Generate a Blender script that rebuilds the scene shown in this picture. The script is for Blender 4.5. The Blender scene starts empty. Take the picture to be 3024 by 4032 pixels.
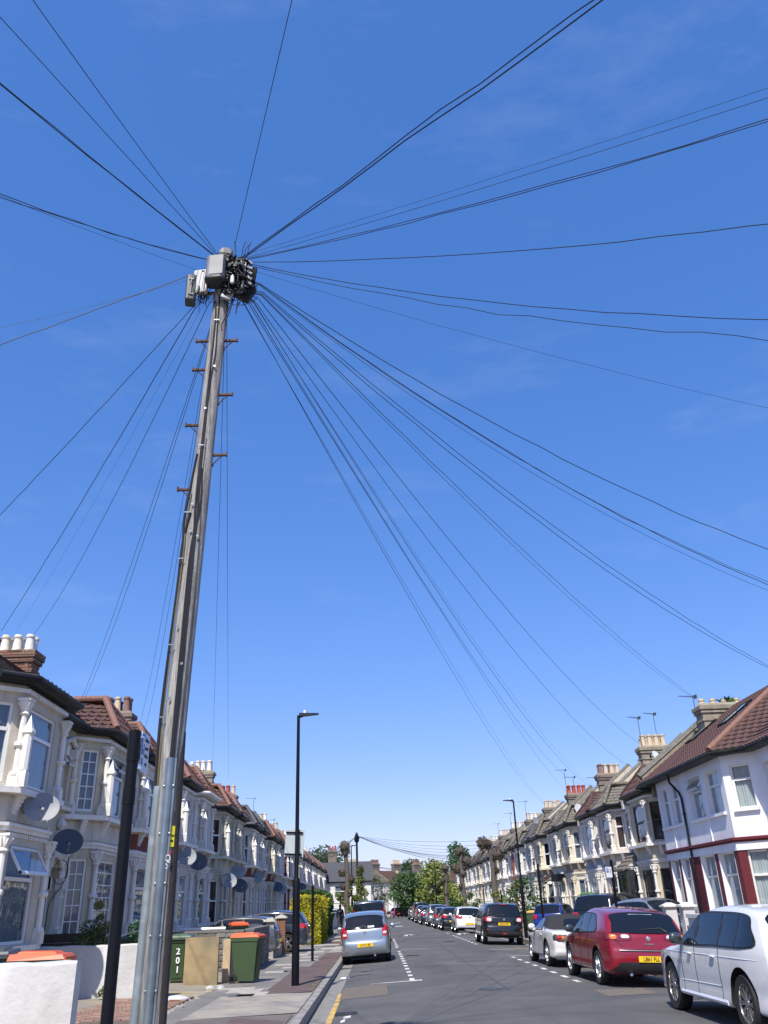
import bpy, math, random
from math import sin, cos, pi, radians, atan2, sqrt, hypot
from mathutils import Vector, Matrix, Euler
S = bpy.context.scene
COL = S.collection
RND = random.Random(7)

# ------------------------------------------------------------------ camera, sky, sun, exposure
cam = bpy.data.cameras.new('camera'); camo = bpy.data.objects.new('camera', cam); COL.objects.link(camo)
PITCH, ROLL, YAW = radians(25.79), radians(2.1), radians(1.2673)
f_ = Vector((sin(YAW)*cos(PITCH), cos(YAW)*cos(PITCH), sin(PITCH)))
r0 = Vector((cos(YAW), -sin(YAW), 0)); u0 = r0.cross(f_)
r_ = cos(ROLL)*r0 - sin(ROLL)*u0; u_ = sin(ROLL)*r0 + cos(ROLL)*u0
camo.matrix_world = Matrix(((r_.x, u_.x, -f_.x, 0), (r_.y, u_.y, -f_.y, 0), (r_.z, u_.z, -f_.z, 1.68), (0, 0, 0, 1)))
cam.sensor_fit = 'VERTICAL'; cam.sensor_height = 36; cam.lens = 36*3213/4032
cam.clip_start = .05; cam.clip_end = 3000
S.camera = camo
SUN_V = Vector((-.20, -.74, 1.0)).normalized()
EL = math.asin(SUN_V.z); AZ = atan2(SUN_V.x, SUN_V.y)
w = bpy.data.worlds.new('World'); S.world = w; w.use_nodes = True
nt = w.node_tree; nt.nodes.clear()
out = nt.nodes.new('ShaderNodeOutputWorld'); bg = nt.nodes.new('ShaderNodeBackground'); bg.inputs[1].default_value = .125
sky = nt.nodes.new('ShaderNodeTexSky'); sky.sky_type = 'NISHITA'; sky.sun_disc = False
sky.sun_elevation = EL; sky.sun_rotation = AZ; sky.altitude = 0; sky.air_density = 1.0; sky.dust_density = .6; sky.ozone_density = 3.0
tc = nt.nodes.new('ShaderNodeTexCoord'); mp = nt.nodes.new('ShaderNodeMapping'); mp.inputs['Scale'].default_value = (2.2, 5, 9); mp.inputs['Rotation'].default_value = (.3, .5, .4)
nz = nt.nodes.new('ShaderNodeTexNoise'); nz.inputs['Scale'].default_value = 1.3; nz.inputs['Detail'].default_value = 7; nz.inputs['Roughness'].default_value = .62
rp = nt.nodes.new('ShaderNodeMapRange'); rp.inputs[1].default_value = .55; rp.inputs[2].default_value = .86; rp.inputs[3].default_value = 0; rp.inputs[4].default_value = .11
mx = nt.nodes.new('ShaderNodeMixRGB'); mx.inputs[2].default_value = (5.5, 6.0, 6.6, 1)
hs = nt.nodes.new('ShaderNodeHueSaturation'); hs.inputs['Saturation'].default_value = 1.68; ga = nt.nodes.new('ShaderNodeGamma'); ga.inputs[1].default_value = .59; tn = nt.nodes.new('ShaderNodeMixRGB'); tn.blend_type = 'MULTIPLY'; tn.inputs[0].default_value = 1; tn.inputs[2].default_value = (1.68, 1.56, 2.12, 1)
nt.links.new(tc.outputs['Generated'], mp.inputs[0]); nt.links.new(mp.outputs[0], nz.inputs[0]); nt.links.new(nz.outputs[0], rp.inputs[0])
nt.links.new(sky.outputs[0], ga.inputs[0]); nt.links.new(ga.outputs[0], hs.inputs['Color']); nt.links.new(rp.outputs[0], mx.inputs[0]); nt.links.new(hs.outputs[0], tn.inputs[1]); nt.links.new(tn.outputs[0], mx.inputs[1])
nt.links.new(mx.outputs[0], bg.inputs[0]); nt.links.new(bg.outputs[0], out.inputs[0])
sl = bpy.data.lights.new('sun', 'SUN'); sl.energy = 4.4; sl.angle = radians(.5); sl.color = (1, .955, .88)
so = bpy.data.objects.new('sun', sl); COL.objects.link(so); so.location = (0, 0, 60)
so.rotation_euler = SUN_V.to_track_quat('Z', 'Y').to_euler()
S.view_settings.view_transform = 'Standard'; S.view_settings.look = 'None'; S.view_settings.exposure = .50; S.view_settings.gamma = 1
S.view_settings.use_curve_mapping = False

# ------------------------------------------------------------------ materials
def rgb(c): return (c[0], c[1], c[2], 1)
MATS = {}
def mat(name, col, rough=.8, var=.12, scale=6, bump=0, bscale=40, metal=0, col2=None, spec=.5, coat=0, stretch=None, stain=None, c2lo=.45, c2hi=.6, emit=None, noise_detail=5):
    """painted / mineral surface: base colour with two scales of noise, optional second colour and shaped stains"""
    if name in MATS: return MATS[name]
    m = bpy.data.materials.new(name); m.use_nodes = True; MATS[name] = m
    n = m.node_tree.nodes; l = m.node_tree.links; b = n['Principled BSDF']
    b.inputs['Roughness'].default_value = rough; b.inputs['Metallic'].default_value = metal
    b.inputs['Specular IOR Level'].default_value = spec
    if coat: b.inputs['Coat Weight'].default_value = coat; b.inputs['Coat Roughness'].default_value = .04
    t = n.new('ShaderNodeTexCoord'); src = t.outputs['Object']
    if stretch:
        mp = n.new('ShaderNodeMapping'); mp.inputs['Scale'].default_value = stretch; l.new(src, mp.inputs[0]); src = mp.outputs[0]
    nz = n.new('ShaderNodeTexNoise'); nz.inputs['Scale'].default_value = scale; nz.inputs['Detail'].default_value = noise_detail; l.new(src, nz.inputs[0])
    mr = n.new('ShaderNodeMapRange'); mr.inputs[1].default_value = .25; mr.inputs[2].default_value = .75; mr.inputs[3].default_value = 1-var; mr.inputs[4].default_value = 1+var
    l.new(nz.outputs[0], mr.inputs[0])
    mul = n.new('ShaderNodeMixRGB'); mul.blend_type = 'MULTIPLY'; mul.inputs[0].default_value = 1
    base = None
    if col2:
        nn = n.new('ShaderNodeTexNoise'); nn.inputs['Scale'].default_value = scale*.37; nn.inputs['Detail'].default_value = 6; l.new(src, nn.inputs[0])
        r2 = n.new('ShaderNodeMapRange'); r2.inputs[1].default_value = c2lo; r2.inputs[2].default_value = c2hi; l.new(nn.outputs[0], r2.inputs[0])
        mm = n.new('ShaderNodeMixRGB'); mm.inputs[1].default_value = rgb(col); mm.inputs[2].default_value = rgb(col2); l.new(r2.outputs[0], mm.inputs[0]); base = mm.outputs[0]
    if base: l.new(base, mul.inputs[1])
    else: mul.inputs[1].default_value = rgb(col)
    l.new(mr.outputs[0], mul.inputs[2]); res = mul.outputs[0]
    if stain:   # (colour, amount, stretch) run-down dirt
        m2 = n.new('ShaderNodeMapping'); m2.inputs['Scale'].default_value = stain[2]; l.new(t.outputs['Object'], m2.inputs[0])
        ns = n.new('ShaderNodeTexNoise'); ns.inputs['Scale'].default_value = 1.0; ns.inputs['Detail'].default_value = 8; ns.inputs['Roughness'].default_value = .65; l.new(m2.outputs[0], ns.inputs[0])
        rs = n.new('ShaderNodeMapRange'); rs.inputs[1].default_value = .52; rs.inputs[2].default_value = .72; rs.inputs[3].default_value = 0; rs.inputs[4].default_value = stain[1]; l.new(ns.outputs[0], rs.inputs[0])
        mm = n.new('ShaderNodeMixRGB'); l.new(rs.outputs[0], mm.inputs[0]); l.new(res, mm.inputs[1]); mm.inputs[2].default_value = rgb(stain[0]); res = mm.outputs[0]
    l.new(res, b.inputs['Base Color'])
    if bump:
        nb = n.new('ShaderNodeTexNoise'); nb.inputs['Scale'].default_value = bscale; nb.inputs['Detail'].default_value = 4; l.new(src, nb.inputs[0])
        bp = n.new('ShaderNodeBump'); bp.inputs['Strength'].default_value = bump; bp.inputs['Distance'].default_value = .02; l.new(nb.outputs[0], bp.inputs['Height']); l.new(bp.outputs[0], b.inputs['Normal'])
    if emit:
        b.inputs['Emission Color'].default_value = rgb(emit[0]); b.inputs['Emission Strength'].default_value = emit[1]
    return m
def wallm(name, col, dirt=.6): return mat(name, col, .75, .09, 1.5, .35, 26, stain=((.24, .22, .19), dirt, (3.4, 3.4, .7)))
def paint(name, col, metal=.0, rough=.32): return mat(name, col, rough, .03, 2, metal=metal, coat=1.0)
def glassm(name, tint, fac=.35, rough=.02, trans=(.75, .8, .82)):
    if name in MATS: return MATS[name]
    m = bpy.data.materials.new(name); m.use_nodes = True; MATS[name] = m
    n = m.node_tree.nodes; l = m.node_tree.links; n.remove(n['Principled BSDF'])
    tr = n.new('ShaderNodeBsdfTransparent'); tr.inputs[0].default_value = rgb(trans)
    gl = n.new('ShaderNodeBsdfGlossy'); gl.inputs['Roughness'].default_value = rough; gl.inputs[0].default_value = rgb(tint)
    ge = n.new('ShaderNodeNewGeometry'); dp = n.new('ShaderNodeVectorMath'); dp.operation = 'DOT_PRODUCT'; l.new(ge.outputs['Normal'], dp.inputs[0]); l.new(ge.outputs['Incoming'], dp.inputs[1])
    def mth(op, a, bb):
        q = n.new('ShaderNodeMath'); q.operation = op; q.use_clamp = op == 'SUBTRACT'
        for i, v in enumerate((a, bb)):
            if v is None: continue
            if isinstance(v, (int, float)): q.inputs[i].default_value = v
            else: l.new(v, q.inputs[i])
        return q.outputs[0]
    sch = mth('POWER', mth('SUBTRACT', 1.0, mth('ABSOLUTE', dp.outputs['Value'], None)), 4.0)
    fac_ = mth('ADD', mth('MULTIPLY', sch, .9), .08+fac)
    nz = n.new('ShaderNodeTexNoise'); nz.inputs['Scale'].default_value = 1.2; tcn = n.new('ShaderNodeTexCoord'); l.new(tcn.outputs['Object'], nz.inputs[0])
    bp = n.new('ShaderNodeBump'); bp.inputs['Strength'].default_value = .12; bp.inputs['Distance'].default_value = .05; l.new(nz.outputs[0], bp.inputs['Height']); l.new(bp.outputs[0], gl.inputs['Normal'])
    mx = n.new('ShaderNodeMixShader'); l.new(fac_, mx.inputs[0]); l.new(tr.outputs[0], mx.inputs[1]); l.new(gl.outputs[0], mx.inputs[2])
    l.new(mx.outputs[0], n['Material Output'].inputs[0]); return m
GLASS = glassm('window glass', (.75, .78, .84), .02)
CARGLASS = mat('tinted car glass', (.008, .012, .018), .04, 0, 1, spec=.35)
WHITE = mat('white gloss paint', (.73, .70, .635), .45, .05, 3, stain=((.33, .30, .26), .6, (4, 4, 1.5)))
UPVC = mat('white plastic', (.76, .75, .72), .3, .02, 3)
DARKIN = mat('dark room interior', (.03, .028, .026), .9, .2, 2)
CURT = mat('net curtain', (.62, .64, .62), .9, .18, 5, stretch=(14, 14, .6))
CURTB = mat('brown curtain', (.13, .065, .045), .9, .3, 5, stretch=(14, 14, .6))
CURTG = mat('grey blue curtain', (.22, .26, .30), .9, .25, 5, stretch=(14, 14, .6))
BLACKP = mat('black satin paint', (.005, .006, .009), .45, .1, 4, spec=.18)
GUTTER = mat('black gutter plastic', (.008, .009, .012), .45, .3, 3, col2=(.018, .022, .014), spec=.25)
RUBBER = mat('tyre rubber', (.018, .018, .018), .85, .15, 20)
ALLOY = mat('alloy wheel metal', (.55, .56, .58), .28, .05, 5, metal=.9)
ALLOYD = mat('dark alloy wheel metal', (.16, .165, .17), .3, .05, 5, metal=.8)
WELL = mat('wheel well black', (.008, .008, .008), .9, .1, 5)
TRIM = mat('black car trim', (.02, .02, .022), .55, .1, 10)
OLDBR = mat('old sooty red brick', (.15, .09, .065), .9, .3, 6, .4, 20, stretch=(2, 2, 12), stain=((.06, .05, .04), .5, (3, 3, 3)))
CHROME = mat('chrome', (.7, .71, .72), .12, .02, 5, metal=1)
REDL = mat('red lamp lens', (.42, .012, .018), .12, .15, 18, coat=1)
REDD = mat('dark red lamp lens', (.16, .01, .015), .12, .15, 18, coat=1)
CLEARL = mat('clear lamp lens', (.6, .58, .56), .1, .2, 20, coat=1)
AMBER = mat('amber lamp lens', (.6, .16, .02), .15, .1, 20, coat=1)
PLATE = mat('yellow number plate', (.78, .50, .015), .35, .04, 8)
INK = mat('black lettering', (.01, .01, .01), .5, 0, 5)
WINK = mat('white lettering', (.82, .82, .80), .6, .06, 30)
TERRA = mat('terracotta', (.20, .105, .078), .8, .15, 8, .2, 30, stain=((.12, .10, .08), .5, (5, 5, 5)))
BUFF = mat('buff clay', (.52, .42, .29), .8, .15, 8, .2, 30, stain=((.12, .10, .08), .45, (5, 5, 5)))
POTR = mat('red clay pot', (.36, .07, .04), .75, .12, 8, .1, 30)
TILEBR = mat('brown red roof tile', (.092, .047, .039), .85, .25, 5, .3, 30, col2=(.062, .036, .031))
TILERD = mat('red clay roof tile', (.125, .062, .046), .85, .26, 5, .3, 30, col2=(.082, .046, .038), stain=((.05, .05, .035), .5, (2, 2, 2)))
TILEGR = mat('weathered grey brown roof tile', (.165, .145, .115), .9, .28, 5, .3, 30, col2=(.115, .10, .085), stain=((.07, .075, .05), .5, (1.5, 1.5, 1.5)))
SLATE = mat('grey slate', (.085, .085, .09), .7, .2, 5, .2, 30)
LEAD = mat('lead flashing', (.42, .45, .48), .5, .25, 4)
COPING = mat('dark mossy coping', (.13, .125, .105), .9, .3, 6, .3, 30)
BRICKS = [mat('stock brick %s' % c, v, .9, .22, 9, .3, 60) for c, v in (('buff', (.25, .18, .125)), ('orange', (.23, .105, .062)), ('sooty', (.075, .05, .042)), ('tan', (.21, .135, .09)))]
MORTAR = mat('lime mortar', (.30, .27, .23), .95, .2, 12, .3, 60)
REDBR = mat('red painted brick', (.13, .014, .018), .6, .15, 4, .35, 25, stretch=(3, 3, 14))
REDPAINT = mat('dark red paint', (.13, .014, .017), .55, .1, 3)
SOOT = mat('sooty brickwork', (.19, .155, .12), .9, .3, 7, .4, 20, stretch=(2, 2, 12), stain=((.06, .05, .045), .6, (3, 3, 3)))
REND = mat('grey cement render', (.26, .225, .165), .95, .25, 3, .4, 30, stain=((.09, .08, .06), .6, (3, 3, 2)))
CONC = mat('concrete', (.34, .32, .28), .9, .15, 5, .3, 60)

# ------------------------------------------------------------------ mesh helpers
class MB:
    def __init__(s): s.v = []; s.f = []; s.m = []; s.mi = 0
    def add(s, vs, fs):
        o = len(s.v); s.v += [tuple(v) for v in vs]; s.f += [tuple(i+o for i in f) for f in fs]; s.m += [s.mi]*len(fs); return s
    def box(s, x0, x1, y0, y1, z0, z1):
        return s.add([(x0,y0,z0),(x1,y0,z0),(x1,y1,z0),(x0,y1,z0),(x0,y0,z1),(x1,y0,z1),(x1,y1,z1),(x0,y1,z1)],
                     [(3,2,1,0),(4,5,6,7),(0,1,5,4),(1,2,6,5),(2,3,7,6),(3,0,4,7)])
    def prism(s, base, top):   # two loops of equal length (counter-clockwise from above)
        n = len(base); s.add(list(base)+list(top), [tuple(range(n))[::-1], tuple(range(n, 2*n))]+[(i, (i+1) % n, n+(i+1) % n, n+i) for i in range(n)]); return s
    def ext(s, poly, z0, z1): return s.prism([(x, y, z0) for x, y in poly], [(x, y, z1) for x, y in poly])
    def tube(s, pts, r, n=6, cap=True):
        pts = [Vector(p) for p in pts]; rs = r if isinstance(r, (list, tuple)) else [r]*len(pts)
        vs = []; N = len(pts)
        for i, p in enumerate(pts):
            d = (pts[min(i+1, N-1)]-pts[max(i-1, 0)]);
            if d.length < 1e-9: d = Vector((0, 0, 1))
            d.normalize(); a = Vector((0, 0, 1)) if abs(d.z) < .9 else Vector((1, 0, 0)); u = d.cross(a).normalized(); v = u.cross(d)
            for k in range(n):
                t = 2*pi*k/n; vs.append(p+(u*cos(t)+v*sin(t))*rs[i])
        fs = [(i*n+k, i*n+(k+1) % n, (i+1)*n+(k+1) % n, (i+1)*n+k) for i in range(N-1) for k in range(n)]
        if cap: fs += [tuple(range(n))[::-1], tuple((N-1)*n+k for k in range(n))]
        return s.add(vs, fs)
    def lathe(s, prof, n=12, o=(0, 0, 0), ax='z', sx=1, sy=1, ph=0, cap=True):
        vs = []
        for r, z in prof:
            for k in range(n):
                t = 2*pi*k/n+ph; a, b = r*cos(t)*sx, r*sin(t)*sy
                vs.append({'z': (a, b, z), 'x': (z, a, b), 'y': (a, z, b)}[ax])
        vs = [(x+o[0], y+o[1], z+o[2]) for x, y, z in vs]; N = len(prof)
        fs = [(i*n+k, i*n+(k+1) % n, (i+1)*n+(k+1) % n, (i+1)*n+k) for i in range(N-1) for k in range(n)]
        if cap: fs += [tuple(range(n))[::-1], tuple((N-1)*n+k for k in range(n))]
        return s.add(vs, fs)
    def poly(s, pts): return s.add(pts, [tuple(range(len(pts)))])
    def slab(s, pts, nrm, th):   # flat polygon thickened along -nrm
        n = Vector(nrm).normalized()*th; a = [Vector(p) for p in pts]; b = [p-n for p in a]; k = len(a)
        return s.add(a+b, [tuple(range(k)), tuple(range(k, 2*k))[::-1]]+[(i, k+i, k+(i+1) % k, (i+1) % k) for i in range(k)])
    def xf(s, M, i0=0):
        for i in range(i0, len(s.v)): s.v[i] = tuple(M @ Vector(s.v[i]))
        return s
    def mesh(s, name, smooth=False):
        me = bpy.data.meshes.new(name); me.from_pydata(s.v, [], s.f)
        me.polygons.foreach_set('material_index', s.m)
        if smooth: me.polygons.foreach_set('use_smooth', [True]*len(s.f))
        me.update()
        if len(s.f) < 4000: smooth_angle(me, 32)
        return me
def obj(name, me, mats=None, parent=None, loc=None, rot=None, scale=None):
    """mats: material or list, set on the object so that meshes can be shared"""
    if isinstance(me, MB): me = me.mesh(name)
    o = bpy.data.objects.new(name, me); COL.objects.link(o)
    if mats is not None:
        ml = mats if isinstance(mats, (list, tuple)) else [mats]
        while len(me.materials) < len(ml): me.materials.append(ml[len(me.materials)])
        for i, m in enumerate(ml): o.material_slots[i].link = 'OBJECT'; o.material_slots[i].material = m
    if loc is not None: o.location = loc
    if rot is not None: o.rotation_euler = rot if isinstance(rot, (tuple, list, Euler)) else (0, 0, rot)
    if scale is not None: o.scale = scale if isinstance(scale, (tuple, list)) else (scale,)*3
    if parent: o.parent = parent
    return o
def tag(o, label, cat, group=None):
    o['label'] = label; o['category'] = cat
    if group: o['group'] = group
    return o
def thing(name, label, cat, loc=(0, 0, 0), rot=0, group=None):
    o = bpy.data.objects.new(name, None); COL.objects.link(o); o.location = loc; o.rotation_euler = (0, 0, rot) if not isinstance(rot, tuple) else rot
    o.empty_display_size = .2
    return tag(o, label, cat, group)
def struct(name, me, mats): o = obj(name, me, mats); o['kind'] = 'structure'; return o
def smooth_angle(me, deg=40):
    me.polygons.foreach_set('use_smooth', [True]*len(me.polygons))
    try: me.set_sharp_from_angle(angle=radians(deg))
    except Exception: pass
    return me
CACHE = {}
def cached(key, fn):
    if key not in CACHE: CACHE[key] = fn()
    return CACHE[key]
def text_mesh(s, size, font_w=1.0, depth=.002):
    key = ('txt', s, size, font_w)
    if key in CACHE: return CACHE[key]
    c = bpy.data.curves.new('lettering', 'FONT'); c.body = s; c.size = size; c.align_x = 'CENTER'; c.align_y = 'CENTER'; c.extrude = depth; c.resolution_u = 2; c.offset = size*.018
    o = bpy.data.objects.new('tmp', c); COL.objects.link(o); dg = bpy.context.evaluated_depsgraph_get()
    me = bpy.data.meshes.new_from_object(o.evaluated_get(dg)); bpy.data.objects.remove(o)
    for v in me.vertices: v.co.x *= font_w
    me.materials.clear(); CACHE[key] = me; return me
# ------------------------------------------------------------------ ground, road, pavements
KL, KR = -1.25, 6.62            # kerb faces
def roadz(x): return .07-.12*((x-2.7)/3.95)**2
def shift(y):                    # the street bends gently to the right beyond about 150 m
    return 0 if y < 128 else (y-128)**2*.010
ASPH = mat('worn asphalt', (.088, .0865, .084), .9, .16, 1.1, .7, 110, col2=(.106, .104, .099), stain=((.045, .045, .047), .5, (.9, .12, 1)))
ASPHP = mat('patched dark asphalt', (.075, .072, .07), .92, .18, 3, .5, 120)
GUTC = mat('gutter concrete', (.21, .20, .18), .9, .2, 4, .4, 80)
PAVE = mat('grey footway asphalt', (.165, .158, .145), .92, .16, 2, .5, 130, col2=(.21, .195, .17))
PAVEC = mat('pale footway concrete', (.31, .275, .22), .92, .16, 3, .4, 90, col2=(.25, .23, .20))
PAVER = mat('maroon footway asphalt', (.115, .078, .070), .92, .2, 3, .5, 130)
KERBM = mat('granite kerb', (.27, .25, .225), .85, .18, 5, .3, 60, stain=((.08, .08, .06), .6, (1.5, 1.5, 6)))
SLABM = mat('pale paving slab', (.36, .335, .29), .9, .14, 5, .3, 60)
SLABD = mat('dark paving slab', (.10, .10, .105), .9, .14, 5, .3, 60)
MARKW = mat('worn white road paint', (.62, .61, .57), .8, .12, 9, col2=(.30, .295, .28), c2lo=.52, c2hi=.66)
MARKY = mat('worn yellow road paint', (.56, .36, .09), .8, .12, 6, col2=(.20, .17, .12), c2lo=.5, c2hi=.62)
EARTH = mat('urban ground', (.16, .14, .11), .95, .2, .4, .3, 4)
GARD = mat('concrete forecourt', (.25, .225, .18), .92, .2, 1.5, .4, 60, col2=(.34, .27, .16))
struct('ground', MB().add([(-900, -300, -.12), (900, -300, -.12), (900, 1500, -.12), (-900, 1500, -.12)], [(0, 1, 2, 3)]), EARTH)
ys = [-12, 0, 10, 20, 30, 40, 55, 70, 90, 110, 128]+[128+4*i for i in range(1, 16)]
def ribbon(cols, zf, ys=ys, skirt=0):
    m = MB(); n = len(cols); vs = []
    for y in ys:
        for c in cols: vs.append((c+shift(y), y, zf(c)))
    m.add(vs, [(j*n+i, j*n+i+1, (j+1)*n+i+1, (j+1)*n+i) for j in range(len(ys)-1) for i in range(n-1)]); return m
xs = [KL+(KR-KL)*i/10 for i in range(11)]
road = struct('road', ribbon(xs, roadz), ASPH)
GZ = .13
pavL = struct('pavement', ribbon([-3.75, KL-.14], lambda x: GZ-.01+.02*(KL-x)/2.5), PAVE)
pavR = struct('pavement_right', ribbon([KR+.14, 8.9], lambda x: GZ-.01), PAVE)
struct('forecourt_ground', ribbon([-8.2, -3.75], lambda x: .14+.1*(-3.75-x)/4.4), GARD)
struct('forecourt_ground_right', ribbon([8.9, 13], lambda x: .10), GARD)
kerb = struct('kerb', ribbon([KL-.14, KL-.02], lambda x: roadz(x)-.02), CONC)
kme = MB().box(-.07, .07, -.445, .445, -.16, 0).mesh('kerb_stone')
kerbR = struct('kerb_right', ribbon([KR+.02, KR+.14], lambda x: roadz(x)-.02), CONC)
for y in range(130):
    Y = 6+.9*y+.45
    o = obj('kerb_stone', kme, KERBM, kerb, (KL-.07, Y, GZ-.005+RND.uniform(-.006, .006)), (0, RND.uniform(-.02, .02), RND.uniform(-.006, .006)))
    o = obj('kerb_stone', kme, KERBM, kerbR, (KR+.07, Y+8, GZ-.005+RND.uniform(-.006, .006)), (0, RND.uniform(-.02, .02), 0))
g = obj('gutter_channel', ribbon([KL, KL+.36], lambda x: roadz(x)+.004, [y for y in ys if y <= 128]), GUTC, road)
g = obj('gutter_channel', ribbon([KR-.3, KR], lambda x: roadz(x)+.004, [y for y in ys if y <= 128]), GUTC, road)
def onroad(x0, x1, y0, y1, name, m, par=road, dz=.004, sk=0, skx=0, z=None):
    zf = (lambda x: roadz(x)) if z is None else (lambda x: z)
    n = 4; vs = []
    for j, y in ((0, y0), (1, y1)):
        for i in range(n+1):
            x = x0+(x1-x0)*i/n; vs.append((x+shift(y)+skx*j, y+sk*i/n, zf(x)+dz))
    mb = MB().add(vs, [(i, i+1, n+2+i, n+1+i) for i in range(n)])
    return obj(name, mb, m, par)
# parking bay dashes, left bay (x about .8) and right bay (x about 4.4)
for k in range(12): onroad(.72, .84, 22.9+k*1.25, 22.9+k*1.25+.55, 'bay_dash', MARKW)
for k in range(9): onroad(.72, .84, 40.5+k*1.25, 40.5+k*1.25+.6, 'bay_dash', MARKW)
onroad(-.25, .7, 22.62, 22.74, 'bay_end_line', MARKW); onroad(.70, 1.0, 22.5, 22.8, 'bay_corner_mark', MARKW, dz=.007)
onroad(-.2, .8, 40.0, 40.12, 'bay_end_line', MARKW); onroad(.9, 1.9, 38.4, 38.52, 'bay_end_line', MARKW)
onroad(-.75, .05, 21.0, 21.12, 'bay_end_line', MARKW, sk=.35)
for k in range(8): onroad(4.3, 4.42, 20.5+k*1.35, 20.5+k*1.35+.6, 'bay_dash', MARKW)
for k in range(12): onroad(4.2, 4.32, 40.5+k*1.5, 40.5+k*1.5+.7, 'bay_dash', MARKW)
onroad(4.3, 6.2, 31.2, 31.32, 'bay_end_line', MARKW); onroad(4.2, 5.1, 46.5, 46.65, 'bay_end_line', MARKW); onroad(4.3, 5.2, 35.8, 35.92, 'bay_end_line', MARKW)
onroad(5.2, 6.3, 36.6, 36.85, 'yellow_line', MARKY, sk=-.5); onroad(6.0, 6.12, 32, 37, 'yellow_line', MARKY)
for k in range(5): onroad(-.93+.0*k, -.83, 13.2+1.5*k, 14.66+1.5*k, 'yellow_line', MARKY)
onroad(-.93, -.5, 20.75, 20.95, 'yellow_line', MARKY, sk=.12)
# speed cushions with chevron marks
for X in (1.75, 4.85):
    cush = MB().prism([(X-.75, 53, roadz(X)-.02), (X+.75, 53, roadz(X)-.02), (X+.75, 56, roadz(X)-.02), (X-.75, 56, roadz(X)-.02)],
                      [(X-.5, 53.6, roadz(X)+.075), (X+.5, 53.6, roadz(X)+.075), (X+.5, 55.4, roadz(X)+.075), (X-.5, 55.4, roadz(X)+.075)])
    cu = obj('speed_cushion', cush, ASPHP, road)
    m = MB()
    for sx in (-1, 1):
        z0, z1 = roadz(X)-.01, roadz(X)+.08
        m.add([(X+sx*.68, 53.12, z0+.008), (X+sx*.1, 53.12, z0+.008), (X+sx*.1, 53.55, z1-.012), (X+sx*.45, 53.58, z1-.012)], [(0, 1, 2, 3) if sx < 0 else (3, 2, 1, 0)])
        m.add([(X+sx*.45, 53.62, z1-.001), (X+sx*.05, 53.62, z1-.001), (X, 54.6, z1-.001)], [(0, 1, 2) if sx < 0 else (2, 1, 0)])
    obj('arrow_marking', m, MARKW, cu)
for (x, y) in ((1.7, 80), (1.9, 96), (4.5, 70)): onroad(x-.4, x+.4, y, y+1.6, 'road_marking', MARKW)
# repairs, scars and a worn symbol
onroad(-.86, .15, 19.5, 22.2, 'road_patch', mat('speckled patch', (.15, .125, .10), .95, .5, 25, .6, 130), sk=.2, dz=.0045)
onroad(-.9, 4.3, 38.8, 39.2, 'road_patch', ASPHP, dz=.003, sk=.4); onroad(1.0, 1.9, 27.3, 27.6, 'road_patch', ASPHP, sk=.2)
onroad(2.4, 3.3, 28.6, 28.9, 'road_patch', ASPHP); onroad(1.3, 3.9, 48.6, 50.4, 'road_patch', ASPHP, dz=.003); onroad(4.2, 5.3, 17.4, 18.6, 'road_patch', mat('speckled patch', (.15, .13, .10)), sk=.5)
onroad(4.0, 4.3, 34.2, 34.4, 'road_patch', ASPHP)
for i, (y, s) in enumerate(((15.7, .07), (16.2, .12), (16.75, .10))): onroad(-.68+.03*i, -.68+.03*i+s, y, y+.32, 'worn_symbol', MARKW, sk=.1)
# footway patches on the left
PZ = GZ+.002
def pv(x0, x1, y0, y1, m, name='paving_patch', dz=.004, sk=0, par=pavL): return onroad(x0, x1, y0, y1, name, m, par, dz, sk, z=PZ)
pv(-3.7, -1.4, 4, 13.6, PAVEC, 'crossover_slab'); pv(-3.4, -1.4, 15.4, 19.2, PAVEC, 'crossover_slab', sk=.5)
pv(-3.7, -1.45, 13.7, 15.3, mat('brown footway asphalt', (.135, .115, .10), .92, .2, 3, .5, 130), sk=.4); pv(-2.4, -1.5, 13.9, 15.5, PAVER, dz=.007, sk=-.8)
pv(-2.45, -1.42, 19.5, 28.0, PAVER); pv(-2.1, -1.42, 28.1, 36, PAVER); pv(-2.6, -1.42, 42, 60, PAVER)
pv(-2.0, -1.42, 36.1, 41.8, PAVEC)
for (x, y, wx, wy, mm) in ((-3.3, 20.0, .75, .8, SLABM), (-2.95, 19.2, .6, .8, SLABM), (-3.6, 20.8, .8, .5, SLABM), (-3.2, 25.8, .6, .6, SLABM), (-2.9, 27.5, .5, .6, SLABM), (-3.3, 29, .7, .7, SLABM),
        (-2.75, 31.0, .7, .7, SLABM), (-2.8, 33, .6, .7, SLABM), (-3.4, 34.6, .7, 1.2, SLABM), (-2.9, 36.5, .7, 1.2, SLABM), (-2.7, 25.9, .5, .7, SLABD), (-3.1, 19.1, .5, .5, SLABD), (-2.5, 39, .9, 1.4, SLABM), (-3.1, 43, 1.2, 1.4, SLABM), (-3.0, 48, 1.2, 2, SLABM), (-2.8, 54, 1.2, 2, SLABM)):
    obj('paving_slab', MB().box(x, x+wx, y, y+wy, PZ+.001, PZ+.009), mm, pavL)
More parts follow.
